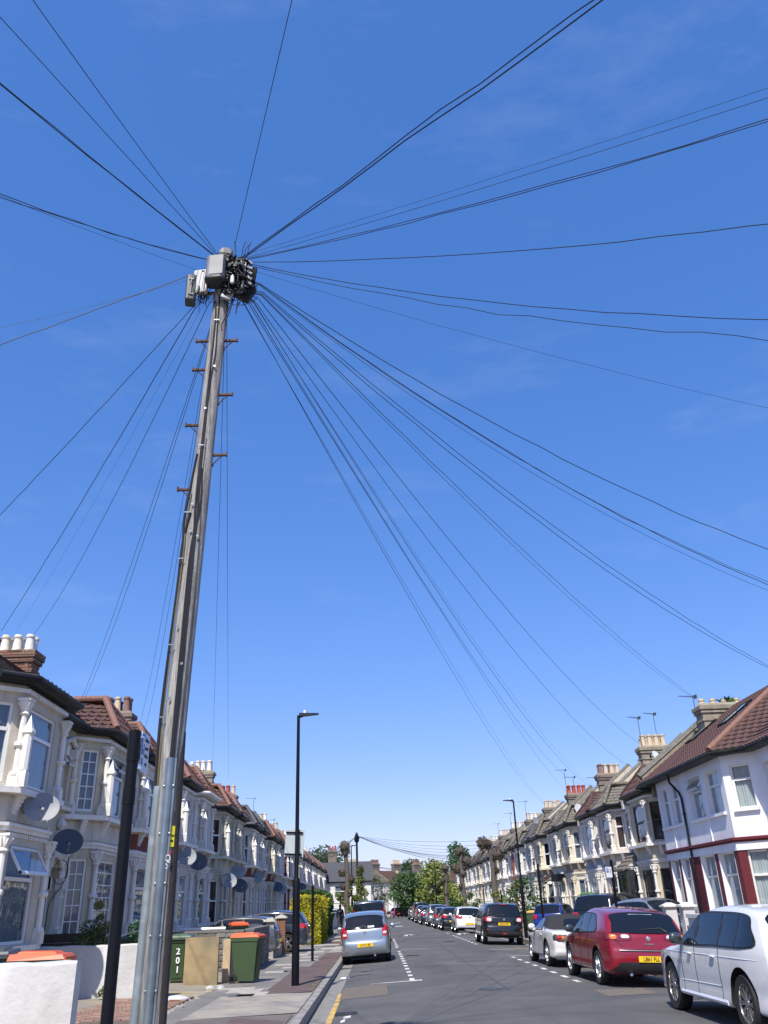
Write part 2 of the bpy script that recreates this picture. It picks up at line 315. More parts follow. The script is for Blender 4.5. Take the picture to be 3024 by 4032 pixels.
# brick paved drive between the two white walls
drv = struct('driveway', MB().box(-7.6, -3.78, 12.2, 19.2, .05, .165), mat('driveway bedding', (.12, .085, .065), .95, .2, 10))
pm = [MB().box(-.102, .102, -.048, .048, 0, .05).mesh('paver'), ]
BPM = [mat('driveway paver %d' % i, c, .9, .15, 8, .3, 60) for i, c in enumerate(((.30, .17, .12), (.25, .15, .11), (.33, .21, .15), (.22, .14, .115)))]
cnt = 0
rowy = 15.5
while rowy < 19.15 and cnt < 298:
    x = -5.95+(.105 if int(round(rowy/.12)) % 2 else 0)
    while x < -3.85 and cnt < 298:
        obj('paver', pm[0], BPM[RND.randrange(4)], drv, (x, rowy, .128+RND.uniform(-.003, .003)), RND.uniform(-.02, .02)); cnt += 1
        x += .218
    rowy += .125

# ironwork and seams in the carriageway
IRON = mat('worn cast iron', (.05, .05, .052), .55, .2, 20, .4, 60, metal=.5)
for x, y, r_ in ((1.2, 33.5, .3), (3.3, 44, .32)):
    mh = obj('manhole_cover', MB().lathe([(r_, 0), (r_, .006), (r_-.03, .008)], 24), IRON, road, (x, y, roadz(x)+.001))
    for k in range(5): obj('cover_rib', cached(('rib', r_), lambda: MB().box(-r_*.6, r_*.6, -.012, .012, .008, .013).mesh('cover_rib')), IRON, mh, (0, (k-2)*r_*.3, 0))
for x, y in ((-.62, 16.9), (-1.03, 29.2), (6.3, 33.9)):
    gg = obj('drain_grating', MB().box(-.2, .2, -.2, -.17, 0, .012).box(-.2, .2, .17, .2, 0, .012).box(-.2, -.17, -.17, .17, 0, .012).box(.17, .2, -.17, .17, 0, .012), IRON, road, (x, y, roadz(x)+.004))
    for k in range(6): obj('grating_bar', cached('gbar', lambda: MB().box(-.17, .17, -.012, .012, 0, .011).mesh('grating_bar')), IRON, gg, (0, -.13+.052*k, 0))
TAR = mat('tar seam', (.058, .057, .056), .5, .2, 10)
def seam(p0, p1, wd=.018, amp=.06, n=40, seed=0):
    r = random.Random(seed); vs = []
    off = 0
    for i in range(n+1):
        t = i/n; off += r.gauss(0, amp*.25); off *= .93; x = p0[0]+(p1[0]-p0[0])*t; y = p0[1]+(p1[1]-p0[1])*t; dx, dy = p1[0]-p0[0], p1[1]-p0[1]; L = hypot(dx, dy); nx, ny = -dy/L, dx/L; w_ = wd*r.uniform(.5, 1.4)
        for s_ in (-1, 1): X = x+nx*(off+s_*w_); vs.append((X, y+ny*(off+s_*w_), roadz(X)+.0055))
    obj('tar_seam', MB().add(vs, [(2*i, 2*i+1, 2*i+3, 2*i+2) for i in range(n)]), TAR, road)
seam((-.85, 24.2), (4.2, 24.9), .010, .08, 40, 2); seam((2.62, 19), (2.75, 60), .007, .03, 90, 1); seam((.3, 45.3), (6.4, 45.0), .03, .05, 40, 6)
OILM = mat('oil stained asphalt', (.060, .059, .057), .6, .3, 8, col2=(.075, .073, .071), c2lo=.40, c2hi=.55)
for x, y, a, b in ((5.6, 17.3, .35, .5), (-.3, 27.6, .3, .45), (5.4, 31.5, .4, .6), (2.3, 19.6, .25, .5), (5.2, 24.0, .3, .4)):
    r = random.Random(int(x*10)); obj('oil_stain', MB().poly([(x+a*cos(t*pi/12)*r.uniform(.6, 1.1), y+b*sin(t*pi/12)*r.uniform(.6, 1.1), roadz(x)+.0048) for t in range(24)]), OILM, road)
# ------------------------------------------------------------------ terraced houses
W = 4.6; ZE = 5.80; ZSILL = 3.68
BAY = [(0, .10), (.6, .70), (.6, 2.90), (0, 3.50)]
def fl(y, flip): return W-y if flip else y
def flipm(mb, flip):
    if flip:
        mb.v = [(x, W-y, z) for x, y, z in mb.v]; mb.f = [tuple(reversed(f)) for f in mb.f]
    return mb
def wallholes(mb, p0, p1, z0, z1, th, holes):
    """vertical wall from p0 to p1 (plan), outer face on the left->right side facing +normal, with rectangular holes (u0,u1,z0,z1)"""
    p0 = Vector((p0[0], p0[1], 0)); p1 = Vector((p1[0], p1[1], 0)); L = (p1-p0).length; d = (p1-p0)/L; n = Vector((d.y, -d.x, 0))
    us = sorted({0, L} | {h[0] for h in holes} | {h[1] for h in holes}); zs = sorted({z0, z1} | {h[2] for h in holes} | {h[3] for h in holes})
    for i in range(len(us)-1):
        run = None
        for j in range(len(zs)-1):
            uc, zc = (us[i]+us[i+1])/2, (zs[j]+zs[j+1])/2
            hole = any(h[0] < uc < h[1] and h[2] < zc < h[3] for h in holes)
            if hole: continue
            a = p0+d*us[i]; b = p0+d*us[i+1]
            lo = [a, b, b-n*th, a-n*th]
            mb.prism([(q.x, q.y, zs[j]) for q in lo][::1], [(q.x, q.y, zs[j+1]) for q in lo])
    return mb
def face_frame(p0, p1):
    """matrix whose x runs along the face, y points outward, z up; origin p0"""
    d = Vector((p1[0]-p0[0], p1[1]-p0[1], 0)); d.normalize(); n = Vector((d.y, -d.x, 0))
    return Matrix(((d.x, n.x, 0, p0[0]), (d.y, n.y, 0, p0[1]), (0, 0, 1, 0), (0, 0, 0, 1)))
# window meshes: local x along wall (0..w), y outward, z up (0..h)
def frame_mesh(w, h, style):
    m = MB(); t = .055
    m.box(0, t, -.03, .03, 0, h); m.box(w-t, w, -.03, .03, 0, h); m.box(t, w-t, -.03, .03, 0, t); m.box(t, w-t, -.03, .03, h-t, h)
    if style in ('transom', 'sash', 'open'):
        zt = h*(.52 if style == 'sash' else .66); m.box(t, w-t, -.03, .035, zt-.035, zt+.035)
        m.box(0, t, .03, .034, 0, h)
    if style == 'grid':
        n = 5 if w < .7 else 6
        if w > .4: m.box(w/2-.012, w/2+.012, -.012, .014, t, h-t)
        for k in range(1, n): z = h*k/n; m.box(t, w-t, -.012, .012, z-.012, z+.012)
    return m.mesh('window')
def pane_mesh(w, h, z0=0): return MB().add([(.05, .004, .05+z0), (w-.05, .004, .05+z0), (w-.05, .004, h-.05+z0), (.05, .004, h-.05+z0)], [(0, 1, 2, 3)]).mesh('pane')
def curtain_mesh(w, h, seed):
    m = MB(); n = 26; vs = []; r = random.Random(seed)
    for k in range(n+1):
        y = -.065+.022*sin(k*1.9+seed)+.01*r.random(); vs += [(w*k/n, y, 0.02), (w*k/n, y*1.0, h-.02)]
    m.add(vs, [(2*k, 2*k+2, 2*k+3, 2*k+1) for k in range(n)]); return smooth_angle(m.mesh('curtain'), 80)
def window(parent, M, w, h, style, fm, cm, key='', lab=None, far=False):
    """M: matrix of the hole's lower left corner on the frame plane; window > pane, curtain"""
    w = round(w, 2); h = round(h, 2)
    fr = obj('window', cached(('fr', w, h, style), lambda: frame_mesh(w, h, style)), fm, parent); fr.matrix_local = M
    if style == 'open':
        zt = h*.66
        obj('pane', cached(('pn', w, zt), lambda: pane_mesh(w, zt)), GLASS, fr)
        hh = h-zt
        ca = obj('casement', cached(('cas', w, hh), lambda: MB().box(0, w, -.02, .02, -.05, 0).box(0, w, -.02, .02, -hh, -hh+.06).box(0, .05, -.02, .02, -hh, 0).box(w-.05, w, -.02, .02, -hh, 0).mesh('casement')), fm, fr, (0, .05, h-.02), (radians(32), 0, 0))
        obj('pane', cached(('pn2', w, hh), lambda: MB().add([(.05, 0, -hh+.05), (w-.05, 0, -hh+.05), (w-.05, 0, -.04), (.05, 0, -.04)], [(0, 1, 2, 3)]).mesh('pane')), GLASS, fr, (0, .05, h-.02), (radians(32), 0, 0))
    elif style in ('transom', 'sash') and not far:
        zt = h*(.52 if style == 'sash' else .66)
        obj('pane', cached(('pn', w, zt), lambda: pane_mesh(w, zt)), GLASS, fr)
        obj('pane', cached(('pn', w, round(h-zt, 3), 'u'), lambda: pane_mesh(w, h-zt)), GLASS, fr, (0, .004, zt))
    else: obj('pane', cached(('pn', w, h), lambda: pane_mesh(w, h)), GLASS, fr)
    if cm is not None:
        sd = RND.randrange(3)
        obj('curtain', cached(('cu', w, h, sd), lambda: curtain_mesh(w, h, sd)), cm, fr)
    return fr
def column_mesh(h, capital=True, cut=0):
    m = MB(); r = .085
    m.box(-.13, .13, -.13, .13, 0, .22); m.lathe([(.155, .22), (.155, .25), (.11, .30)], 8, ph=pi/8)
    hm = h*.47
    m.lathe([(r, .30), (r*.92, hm-.05)], 8, ph=pi/8); m.lathe([(.10, hm-.05), (.14, hm-.02), (.14, hm+.03), (.10, hm+.06)], 8, ph=pi/8)
    m.lathe([(r*.92, hm+.06), (r*.84, h-.32)], 8, ph=pi/8)
    m.lathe([(.10, h-.32), (.125, h-.30), (.10, h-.27), (.10, h-.24), (.17, h-.08), (.16, h-.05)], 8, ph=pi/8)
    for k in range(8):      # carved leaves of the capital
        t = k*pi/4; m.add([(cos(t-.25)*.10, sin(t-.25)*.10, h-.24), (cos(t+.25)*.10, sin(t+.25)*.10, h-.24), (cos(t)*.205, sin(t)*.205, h-.10), (cos(t)*.15, sin(t)*.15, h-.04)], [(0, 1, 2), (0, 2, 3), (1, 3, 2)])
    m.box(-.16, .16, -.16, .16, h-.05, h)
    m.xf(Matrix.Diagonal((.80, .80, 1, 1)))
    return m.mesh('column')
def finial_mesh():
    m = MB(); m.box(-.13, .13, -.13, .13, 0, .24); m.lathe([(.18, .24), (.18, .27), (.13, .31)], 4, ph=pi/4)
    m.lathe([(.13, .31), (.125, .98)], 8, ph=pi/8); m.lathe([(.14, .98), (.2, 1.02), (.2, 1.06), (.15, 1.1), (.12, 1.13), (.0, 1.38)], 4, ph=pi/4)
    m.xf(Matrix.Diagonal((.72, .72, 1, 1)))
    return m.mesh('finial')
def bracket_mesh():
    m = MB()
    for i in range(5):
        z = -.07*i; m.box(0, .19-.035*i, -.07, .07, z-.07, z)
    return m.mesh('bracket')
def offset_bay(d, ends=0.0):
    c = 0.41421356
    return [(0, BAY[0][1]-d*1.41+ends), (.6+d, .70-d*c), (.6+d, 2.90+d*c), (0, 3.50+d*1.41-ends)]
def roof_planes(low=False):
    """planes of the bay hip and main slope as polygons (lx, ly, z) listed eave-first; local, bay low"""
    o = .26; E = [(.30, .04), (.6+o, .52), (.6+o, 3.08), (.30, 3.56)]; za = ZE+.02; s = 1.12/1.55; hh = .16 if low else 1.12; ap = (0.05, 1.8, ZE+hh); bk = (.30-(hh-.02)/s, 1.8, ZE+hh)
    main_front = .30; rx = -3.1; zr = za+(main_front-rx)*s
    P = []
    P.append(('front', [(*E[1], za), (*E[2], za), ap]))
    P.append(('near', [(*E[0], za), (*E[1], za), ap, bk]))
    P.append(('far', [(*E[2], za), (*E[3], za), bk, ap]))
    P.append(('main', [(main_front, .0, za), (main_front, .04, za), bk, (main_front, 3.56, za), (main_front, W, za), (rx, W, zr), (rx, 0, zr)]))
    return P, (ap, bk, rx, zr, za)
def clip(poly, axis, lo, hi):
    def half(p, c, sg):
        r = []
        for i in range(len(p)):
            a, b = p[i], p[(i+1) % len(p)]; da, db = sg*(a[axis]-c), sg*(b[axis]-c)
            if da >= 0: r.append(a)
            if (da > 0 and db < 0) or (da < 0 and db > 0):
                t = da/(da-db); r.append(tuple(a[k]+(b[k]-a[k])*t for k in range(len(a))))
        return r
    p = half(poly, lo, 1)
    return half(p, hi, -1) if len(p) > 2 else []
def plane_basis(poly):
    p = [Vector(q) for q in poly]; n = Vector((0, 0, 0))
    for i in range(len(p)): n += p[i].cross(p[(i+1) % len(p)])
    n.normalize()
    if n.z < 0: n = -n
    v = Vector((0, 0, 1))-n*n.z; v.normalize(); u = v.cross(n); return p[0], u, v, n
def tiled(poly, course=.30, near=False):
    """stepped tile courses over a planar polygon; returns (mesh builder, tile placements)"""
    o, u, v, n = plane_basis(poly); q = [((Vector(p)-o).dot(u), (Vector(p)-o).dot(v)) for p in poly]
    m = MB(); vmax = max(b for a, b in q); vmin = min(b for a, b in q); k = 0; tiles = []
    def back(a, b, c): return tuple(o+u*a+v*b+n*c)
    c0 = vmin
    while c0 < vmax-.02:
        c1 = min(c0+course, vmax); p = clip(q, 1, c0, c1)
        if len(p) > 2:
            top = [back(a, b, .035*(1-(b-c0)/course)+.012) for a, b in p]; bot = [back(a, b, -.03) for a, b in p]
            nn = len(p); m.add(bot+top, [tuple(range(nn))[::-1], tuple(range(nn, 2*nn))]+[(i, (i+1) % nn, nn+(i+1) % nn, nn+i) for i in range(nn)])
            if near and len(q) < 6:
                lo = [a for a, b in p if b < c0+.01]; hi = [a for a, b in p if b > c1-.01]
                if lo and hi:
                    a0, a1 = max(min(lo), min(hi)), min(max(lo), max(hi)); a = a0+(.12 if k % 2 else .0)
                    while a+.24 <= a1+.02: tiles.append((back(a+.12, c0+.0, .0), u, v, n)); a += .25
        c0 = c1; k += 1
    return m, tiles
def tile_mesh(L=.30):
    m = MB(); vs = []; n = 4
    for j, (b, c) in enumerate(((-.03, .052), (L-.01, .022))):
        for i in range(n+1): a = -.118+.236*i/n; vs.append((a, b, c+.020*cos(2*pi*i/n)))
        for i in range(n+1): a = -.118+.236*i/n; vs.append((a, b, c-.025))
    k = n+1; fs = [(i, i+1, 2*k+i+1, 2*k+i) for i in range(n)]+[(i+k, i, 2*k+i, 3*k+i) for i in (0,)]+[(n, n+k, 3*k+n, 2*k+n)]+[(k+i, k+i+1, i+1, i) for i in range(n)]
    m.add(vs, fs); return m.mesh('roof_tile')
def ridge_run(parent, a, b, m, near, r=.09, step=.42):
    a, b = Vector(a), Vector(b); L = (b-a).length; n = max(1, int(L/step)); d = (b-a).normalized()
    q = d.to_track_quat('Z', 'Y')
    me = cached(('ridge', round(L/n, 2), r), lambda: MB().lathe([(r*.92, 0), (r, L/n*.92), (r*1.08, L/n*.93), (r*1.08, L/n*1.03)], 9).mesh('ridge_tile'))
    if near:
        for k in range(n):
            o = obj('ridge_tile', me, m, parent); o.matrix_local = Matrix.Translation(a+d*(L/n*k)) @ q.to_matrix().to_4x4()
    else:
        mb = MB().tube([a, b], r, 8); obj('ridge_tile', mb, m, parent)
WPM = mat('cream painted pot', (.68, .63, .52), .75, .15, 8, .1, 30, stain=((.2, .18, .15), .4, (6, 6, 6))); WP_ = [POTR, WPM, WPM, WHITE, BUFF]
def pot_mesh(h, r=.13): return MB().lathe([(r*1.12, 0), (r*1.12, .05), (r, .08), (r*.86, h-.12), (r*1.05, h-.10), (r*1.1, h-.05), (r*.92, h-.03), (r*.92, h)], 14).lathe([(r*.8, h+.001), (r*.8, h+.002)], 14).mesh('chimney_pot')
def chimney(parent, x, y, zb, zt, m, pots, ln=1.55, th=.62, kind='brick', potm=None, two=True, h=.62):
    st = MB().box(-ln/2, ln/2, -th/2, th/2, zb, zt-.42).box(-ln/2-.05, ln/2+.05, -th/2-.05, th/2+.05, zt-.75, zt-.66).box(-ln/2-.06, ln/2+.06, -th/2-.06, th/2+.06, zt-.42, zt-.28).box(-ln/2-.11, ln/2+.11, -th/2-.11, th/2+.11, zt-.28, zt-.12)
    st.prism([(-ln/2-.1, -th/2-.1, zt-.12), (ln/2+.1, -th/2-.1, zt-.12), (ln/2+.1, th/2+.1, zt-.12), (-ln/2-.1, th/2+.1, zt-.12)], [(-ln/2+.05, -th/2+.05, zt), (ln/2-.05, -th/2+.05, zt), (ln/2-.05, th/2-.05, zt), (-ln/2+.05, th/2-.05, zt)])
    c = obj('chimney', st, m, parent, (x, y, 0))
    n = pots
    for i in range(n):
        for j in ((-.14, .14) if two else (0,)):
            hh = h*(1 if RND.random() < .75 else .8)
            me = cached(('pot', round(hh, 2)), lambda: pot_mesh(round(hh, 2)))
            pm_ = (POTR if i == 0 else WP_[i]) if kind == 'seq' else potm[RND.randrange(len(potm))]
            obj('chimney_pot', me, pm_, c, (-ln/2+.22+(ln-.44)*i/(n-1)+RND.uniform(-.02, .02), j, zt-.03), (RND.uniform(-.03, .03), RND.uniform(-.03, .03), 0))
    return c
def brick_skin(parent, x0, x1, y, z0, z1, face, limit, bl=.215, bh=.065, wall_x=None):
    """single bricks laid on a face; face '-y' (along x) or '-x'/'+x' (along y)"""
    me = cached(('brick', face), lambda: (MB().box(.004, bl-.006, -.012, .03, .004, bh) if face == '-y' else MB().box(-.03, .012, .004, bl-.006, .004, bh)).mesh('brick'))
    me2 = cached(('brickh', face), lambda: (MB().box(.004, bl/2-.006, -.012, .03, .004, bh) if face == '-y' else MB().box(-.03, .012, .004, bl/2-.006, .004, bh)).mesh('brick'))
    n = 0; k = 0; z = z0
    while z+bh < z1+.01:
        a = x0
        if k % 2:
            obj('brick', me2, BRICKS[RND.choice((0, 0, 1, 1, 1, 2, 3))], parent, (a, y, z) if face == '-y' else (y, a, z)); a += bl/2; n += 1
        while a+bl <= x1+.01 and n < limit:
            obj('brick', me, BRICKS[RND.choice((0, 0, 1, 1, 1, 2, 3))], parent, (a, y, z) if face == '-y' else (y, a, z)); a += bl; n += 1
        if x1-a > .08 and n < limit: obj('brick', me2, BRICKS[RND.choice((0, 1, 1, 2, 3))], parent, (a, y, z) if face == '-y' else (y, a, z)); n += 1
        z += bh+.010; k += 1
    return n
STYLES = ('transom', 'grid', 'sash', 'open', 'plain')
def house(name, label, side, y0, flip, c, lod=0, yscale=1.0, group='terraced houses along the street'):
    """c: dict of finishes. Victorian terraced house with a two-storey canted bay."""
    z0 = .26 if side == 'L' else 0
    if side == 'L': H = thing(name, label, 'house', (-7.6, y0, z0), 0, group)
    else:
        H = thing(name, label, 'house', (12.1, y0+W*yscale, z0), pi, group); flip = not flip
    H.scale = (1, yscale, 1)
    wm, bm, pm_, trim = c['wall'], c['bay'], c['panel'], c['trim']
    fm = c.get('frame', UPVC); cm = c.get('curtain', CURT); st = c.get('style', 'transom'); near = lod == 0
    # main wall with door and upper window openings; body of the house behind
    def mainwall():
        m = MB(); holes = [(.16, .98, -.2, 2.5), (.32, .80, 3.85, 5.2)]
        wallholes(m, (0, 3.50), (0, 4.6), -.2, ZE, .28, holes)
        m.box(-.28, 0, 0, .1, -.2, ZE); m.box(-8.5, -.28, -.0, .12, -.2, ZE); m.box(-8.5, -.28, W-.12, W, -.2, ZE); m.box(-8.6, -8.5, 0, W, -.2, ZE)
        m.box(-2.2, -.30, .12, W-.12, 2.95, 3.15); m.box(-2.3, -2.2, .12, W-.12, -.2, ZE)
        return flipm(m, flip).mesh('wall')
    obj('wall', cached(('mw', flip), mainwall), wm, H)
    def baywall():
        m = MB()
        for a, b, hs in ((0, 1, [(.20, .66)]), (1, 2, [(.36, 1.84)]), (2, 3, [(.19, .65)])):
            holes = [(u0, u1, z_, z1_) for (u0, u1) in hs for (z_, z1_) in ((1.0, 2.72), (3.82, 5.32))]
            wallholes(m, BAY[a], BAY[b], -.2, ZE, .12, holes)
        return flipm(m, flip).mesh('bay')
    bay = obj('bay', cached(('bw', flip), baywall), bm, H)
    def ring(d, z0_, z1_, ends=.0):
        return flipm(MB().ext(offset_bay(d, ends), z0_, z1_), flip)
    def bandring(d, z0_, z1_): # hollow band hugging the bay
        a, b = offset_bay(d), offset_bay(-.05); m = MB()
        for i in range(3): m.prism([(*a[i], z0_), (*a[i+1], z0_), (*b[i+1], z0_), (*b[i], z0_)], [(*a[i], z1_), (*a[i+1], z1_), (*b[i+1], z1_), (*b[i], z1_)])
        return flipm(m, flip)
    obj('panel', cached(('panel', flip), lambda: bandring(.012, 3.14, 3.56).mesh('panel')), pm_, bay)
    obj('string_course', cached(('strc', flip), lambda: (lambda m: m)(bandring(.09, 3.03, 3.09)).mesh('string_course')), trim, bay)
    obj('string_course', cached(('strc2', flip), lambda: bandring(.05, 2.95, 3.03).mesh('string_course')), trim, bay)
    obj('sill', cached(('sill', flip), lambda: ring(.24, ZSILL-.08, ZSILL+.03).mesh('sill')), trim, bay)
    obj('sill', cached(('sill2', flip), lambda: ring(.14, .88, .97).mesh('sill')), trim, bay)
    obj('cornice', cached(('corn', flip), lambda: bandring(.10, ZE-.28, ZE-.20).mesh('cornice')), trim, bay)
    if near or lod == 1:
        bk_ = cached('bracket', bracket_mesh)
        for (x, y, r) in ((.6, .95, 0), (.6, 2.65, 0), (.28, .36, -pi/4), (.28, 3.24, pi/4)):
            obj('bracket', bk_, trim, bay, (x, fl(y, flip), ZSILL-.08), -r if flip else r)
        dm = cached(('dent', flip), lambda: flipm(dentils(), flip).mesh('dentil_moulding'))
        obj('dentil_moulding', dm, trim, bay)
    # windows in the bay
    for fi, (a, b, u0, u1) in enumerate(((0, 1, .20, .66), (1, 2, .36, 1.84), (2, 3, .19, .65))):
        if lod == 2 and fi == (0 if (flip != (side == 'R')) else 2) and False: continue
        for lv, (za, zb) in enumerate(((1.0, 2.72), (3.82, 5.32))):
            p0, p1 = BAY[a], BAY[b]
            if flip: p0, p1 = (BAY[b][0], W-BAY[b][1]), (BAY[a][0], W-BAY[a][1]); L = hypot(p1[0]-p0[0], p1[1]-p0[1]); uu = L-u1
            else: uu = u0
            M = face_frame(p0, p1) @ Matrix.Translation((uu, -.07, za))
            stl = c.get('styles', {}).get((lv, fi), st)
            cmm = cm
            if c.get('dark', False) and (fi+lv) % 2: cmm = None
            window(bay, M, u1-u0, zb-za, stl, fm, cmm, far=lod == 2)
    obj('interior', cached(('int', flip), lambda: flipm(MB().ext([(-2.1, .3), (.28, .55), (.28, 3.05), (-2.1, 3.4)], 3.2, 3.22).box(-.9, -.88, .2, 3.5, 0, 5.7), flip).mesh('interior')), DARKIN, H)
    # columns at the bay corners
    cmeU = cached(('col', 'u'), lambda: column_mesh(1.70)); cmeG = cached(('col', 'g'), lambda: column_mesh(1.92))
    pts = [(.05, .04), (.66, .66), (.66, 2.94), (.05, 3.56)]
    cc = c.get('cols', trim)
    if True:
        for (x, y) in pts:
            obj('column', cmeU, cc, bay, (x, fl(y, flip), ZSILL+.03)); obj('column', cmeG, cc, bay, (x, fl(y, flip), .97))
    if side == 'L':
        fy = .70 if not flip else W-2.90
        obj('finial', cached('finial', finial_mesh), c.get('finial', trim), bay, (.80, fy-.04, ZSILL+.03))
    # recessed bay: door, arch, upper window
    Mw = (lambda u, z, yy=-.14: face_frame((0, 3.5) if not flip else (0, 0), (0, 4.6) if not flip else (0, 1.1)) @ Matrix.Translation((u if not flip else 1.1-u, yy, z)))
    window(H, Mw(.32 if not flip else .80, 3.85), .48, 1.35, c.get('ustyle', 'transom'), fm, cm, far=lod == 2)
    obj('window_sill', cached('wsill', lambda: MB().box(0, .16, -.34, .34, 0, .08).mesh('window_sill')), trim, H, (0, fl(4.06, flip), 3.76))
    dr = obj('door', cached('door', door_mesh), c.get('door', mat('white door paint', (.7, .7, .68), .4)), H); dr.matrix_local = Mw(.16 if not flip else .98, .02, -.22)
    obj('fanlight', cached('fanl', lambda: MB().box(0, .82, -.01, .0, 2.05, 2.45).mesh('fanlight')), CARGLASS, dr)
    if lod < 2:
        hood = cached(('hood', flip), lambda: flipm(hood_mesh(), flip).mesh('porch_arch')); obj('porch_arch', hood, trim, H)
        up = cached(('uphood', flip), lambda: flipm(MB().tube([(.04, 3.72, 5.2), (.06, 3.74, 5.32), (.09, 4.06, 5.46), (.06, 4.38, 5.32), (.04, 4.4, 5.2)], .06, 6).box(0, .14, 3.62, 3.82, 5.0, 5.22).box(0, .14, 4.30, 4.5, 5.0, 5.22), flip).mesh('window_hood')); obj('window_hood', up, trim, H)
    # roof
    low = c.get('low', False); P, (ap, bk, rx, zr, za) = roof_planes(low)
    rm = c['roof']; hm = c.get('hips', TERRA if side == 'L' else rm)
    def roofm():
        m = MB(); tl = []
        for nme, poly in P:
            if nme == 'main':
                # split round the valley of the bay roof
                f = .30
                parts = [[(f, 0, za), (f, .04, za), bk, (bk[0], 0, bk[2])], [(f, 3.56, za), (f, W, za), (bk[0], W, bk[2]), bk], [(bk[0], 0, bk[2]), bk, (bk[0], W, bk[2]), (rx, W, zr), (rx, 0, zr)]]
                for pp in parts:
                    mm, tt = tiled(pp); m.add(mm.v, mm.f)
            else:
                mm, tt = tiled(poly, near=True); m.add(mm.v, mm.f); tl += tt
        m.slab([(rx, 0, zr), (rx, W, zr), (rx-3.6, W, za+.2), (rx-3.6, 0, za+.2)], (-.7, 0, .7), .05)
        m = flipm(m, flip); me = m.mesh('roof')
        tl2 = []
        for p, u, v, n in tl:
            if flip: p = (p[0], W-p[1], p[2]); u = Vector((-u.x, u.y, -u.z)); v = Vector((v.x, -v.y, v.z)); n = Vector((n.x, -n.y, n.z))
            tl2.append(Matrix(((u[0], v[0], n[0], p[0]), (u[1], v[1], n[1], p[1]), (u[2], v[2], n[2], p[2]), (0, 0, 0, 1))))
        return me, tl2
    me, tl = cached(('roof', flip, low), roofm)
    rf = obj('roof', me, rm, H)
    if near and c.get('tiles', True):
        tmesh = cached('tile', tile_mesh)
        for M in tl:
            o = obj('roof_tile', tmesh, rm, rf); o.matrix_local = M
    F = lambda p: (p[0], fl(p[1], flip), p[2]+.05)
    E = [(.30, .04, za), (.86, .52, za), (.86, 3.08, za), (.30, 3.56, za)]
    if not low: ridge_run(rf, F(E[1]), F(ap), hm, lod < 2); ridge_run(rf, F(E[2]), F(ap), hm, lod < 2); ridge_run(rf, F(ap), F(bk), hm, lod < 2)
    # fascia, soffit, gutter
    def gut():
        m = MB(); pts = [(.34, -.0, ZE-.03), (.34, .02, ZE-.03), (.92, .50, ZE-.03), (.92, 3.10, ZE-.03), (.34, 3.58, ZE-.03), (.34, W, ZE-.03)]
        m.tube(pts, .065, 8)
        for i in range(5):
            a, b = Vector(pts[i]), Vector(pts[i+1])
            if (b-a).length > .05: m.tube([a+Vector((-.06, 0, -.03)), b+Vector((-.06, 0, -.03))], .05, 4)
        m.ext([(-.1, 0), (.30, 0), (.30, .04), (.87, .52), (.87, 3.08), (.30, 3.56), (.30, W), (-.1, W)], ZE-.12, ZE-.02)
        return flipm(m, flip).mesh('gutter')
    obj('gutter', cached(('gut', flip), gut), c.get('gutter', GUTTER), H)
    if c.get('parapet'):   # party wall standing up through the slope
        s = 1.12/1.55
        for yb_ in (W,):
            def par():
                m = MB(); y = yb_; a = (.12, za-.1); b = (rx, zr)
                m.add([(a[0], y-.13, a[1]), (b[0], y-.13, b[1]-.2), (b[0], y-.13, b[1]+.5), (a[0]-.1, y-.13, a[1]+.62), (a[0], y+.13, a[1]), (b[0], y+.13, b[1]-.2), (b[0], y+.13, b[1]+.5), (a[0]-.1, y+.13, a[1]+.62)],
                      [(0, 1, 2, 3), (7, 6, 5, 4), (0, 3, 7, 4), (3, 2, 6, 7), (2, 1, 5, 6)]); m.box(-.1, .42, y-.13, y+.13, ZE-.35, ZE+.12); return m.mesh('party_wall')
            pw = obj('party_wall', cached(('par', yb_), par), c['parapet'], H)
            obj('coping', cached(('cop', yb_), lambda: MB().tube([(.02, yb_, za+.56), (rx, yb_, zr+.54)], .13, 4).mesh('coping')), COPING, pw)
    if c.get('chimney'):
        k = c['chimney']
        yy = c.get('chy', 0 if not flip else W)
        ch = chimney(H, c.get('chx', rx), fl(yy, flip) if 'chy' in c else yy, 6.9, c.get('chz', 9.05), k.get('m', SOOT), k.get('n', 4), k.get('ln', 1.55), .62, potm=k.get('pots', [BUFF]), h=k.get('h', .62), kind='seq' if k.get('bricks') else 'brick')
        if k.get('bricks'):
            h_ = k['ln']/2
            brick_skin(ch, -h_, h_, -.31, 7.68, 8.25, '-y', 90); brick_skin(ch, -.31, .31, h_, 7.38, 8.25, '+x', 50)
            brick_skin(ch, -h_-.06, h_+.06, -.37, 8.58, 8.74, '-y', 30); brick_skin(ch, -.37, .37, h_+.06, 8.58, 8.74, '+x', 12)
            brick_skin(ch, -h_-.11, h_+.11, -.42, 8.74, 8.89, '-y', 30); brick_skin(ch, -.42, .42, h_+.11, 8.74, 8.89, '+x', 12)
            brick_skin(ch, -h_, h_, -.31, 8.36, 8.57, '-y', 40); brick_skin(ch, -.31, .31, h_, 8.36, 8.57, '+x', 20)
            brick_skin(ch, -h_-.05, h_+.05, -.36, 8.26, 8.34, '-y', 14); brick_skin(ch, -.36, .36, h_+.05, 8.26, 8.34, '+x', 6)
    return H
def dentils():
    m = MB(); 
    for i in range(18): y = .8+i*.115; m.box(.6, .645, y, y+.06, 2.86, 2.93)
    return m
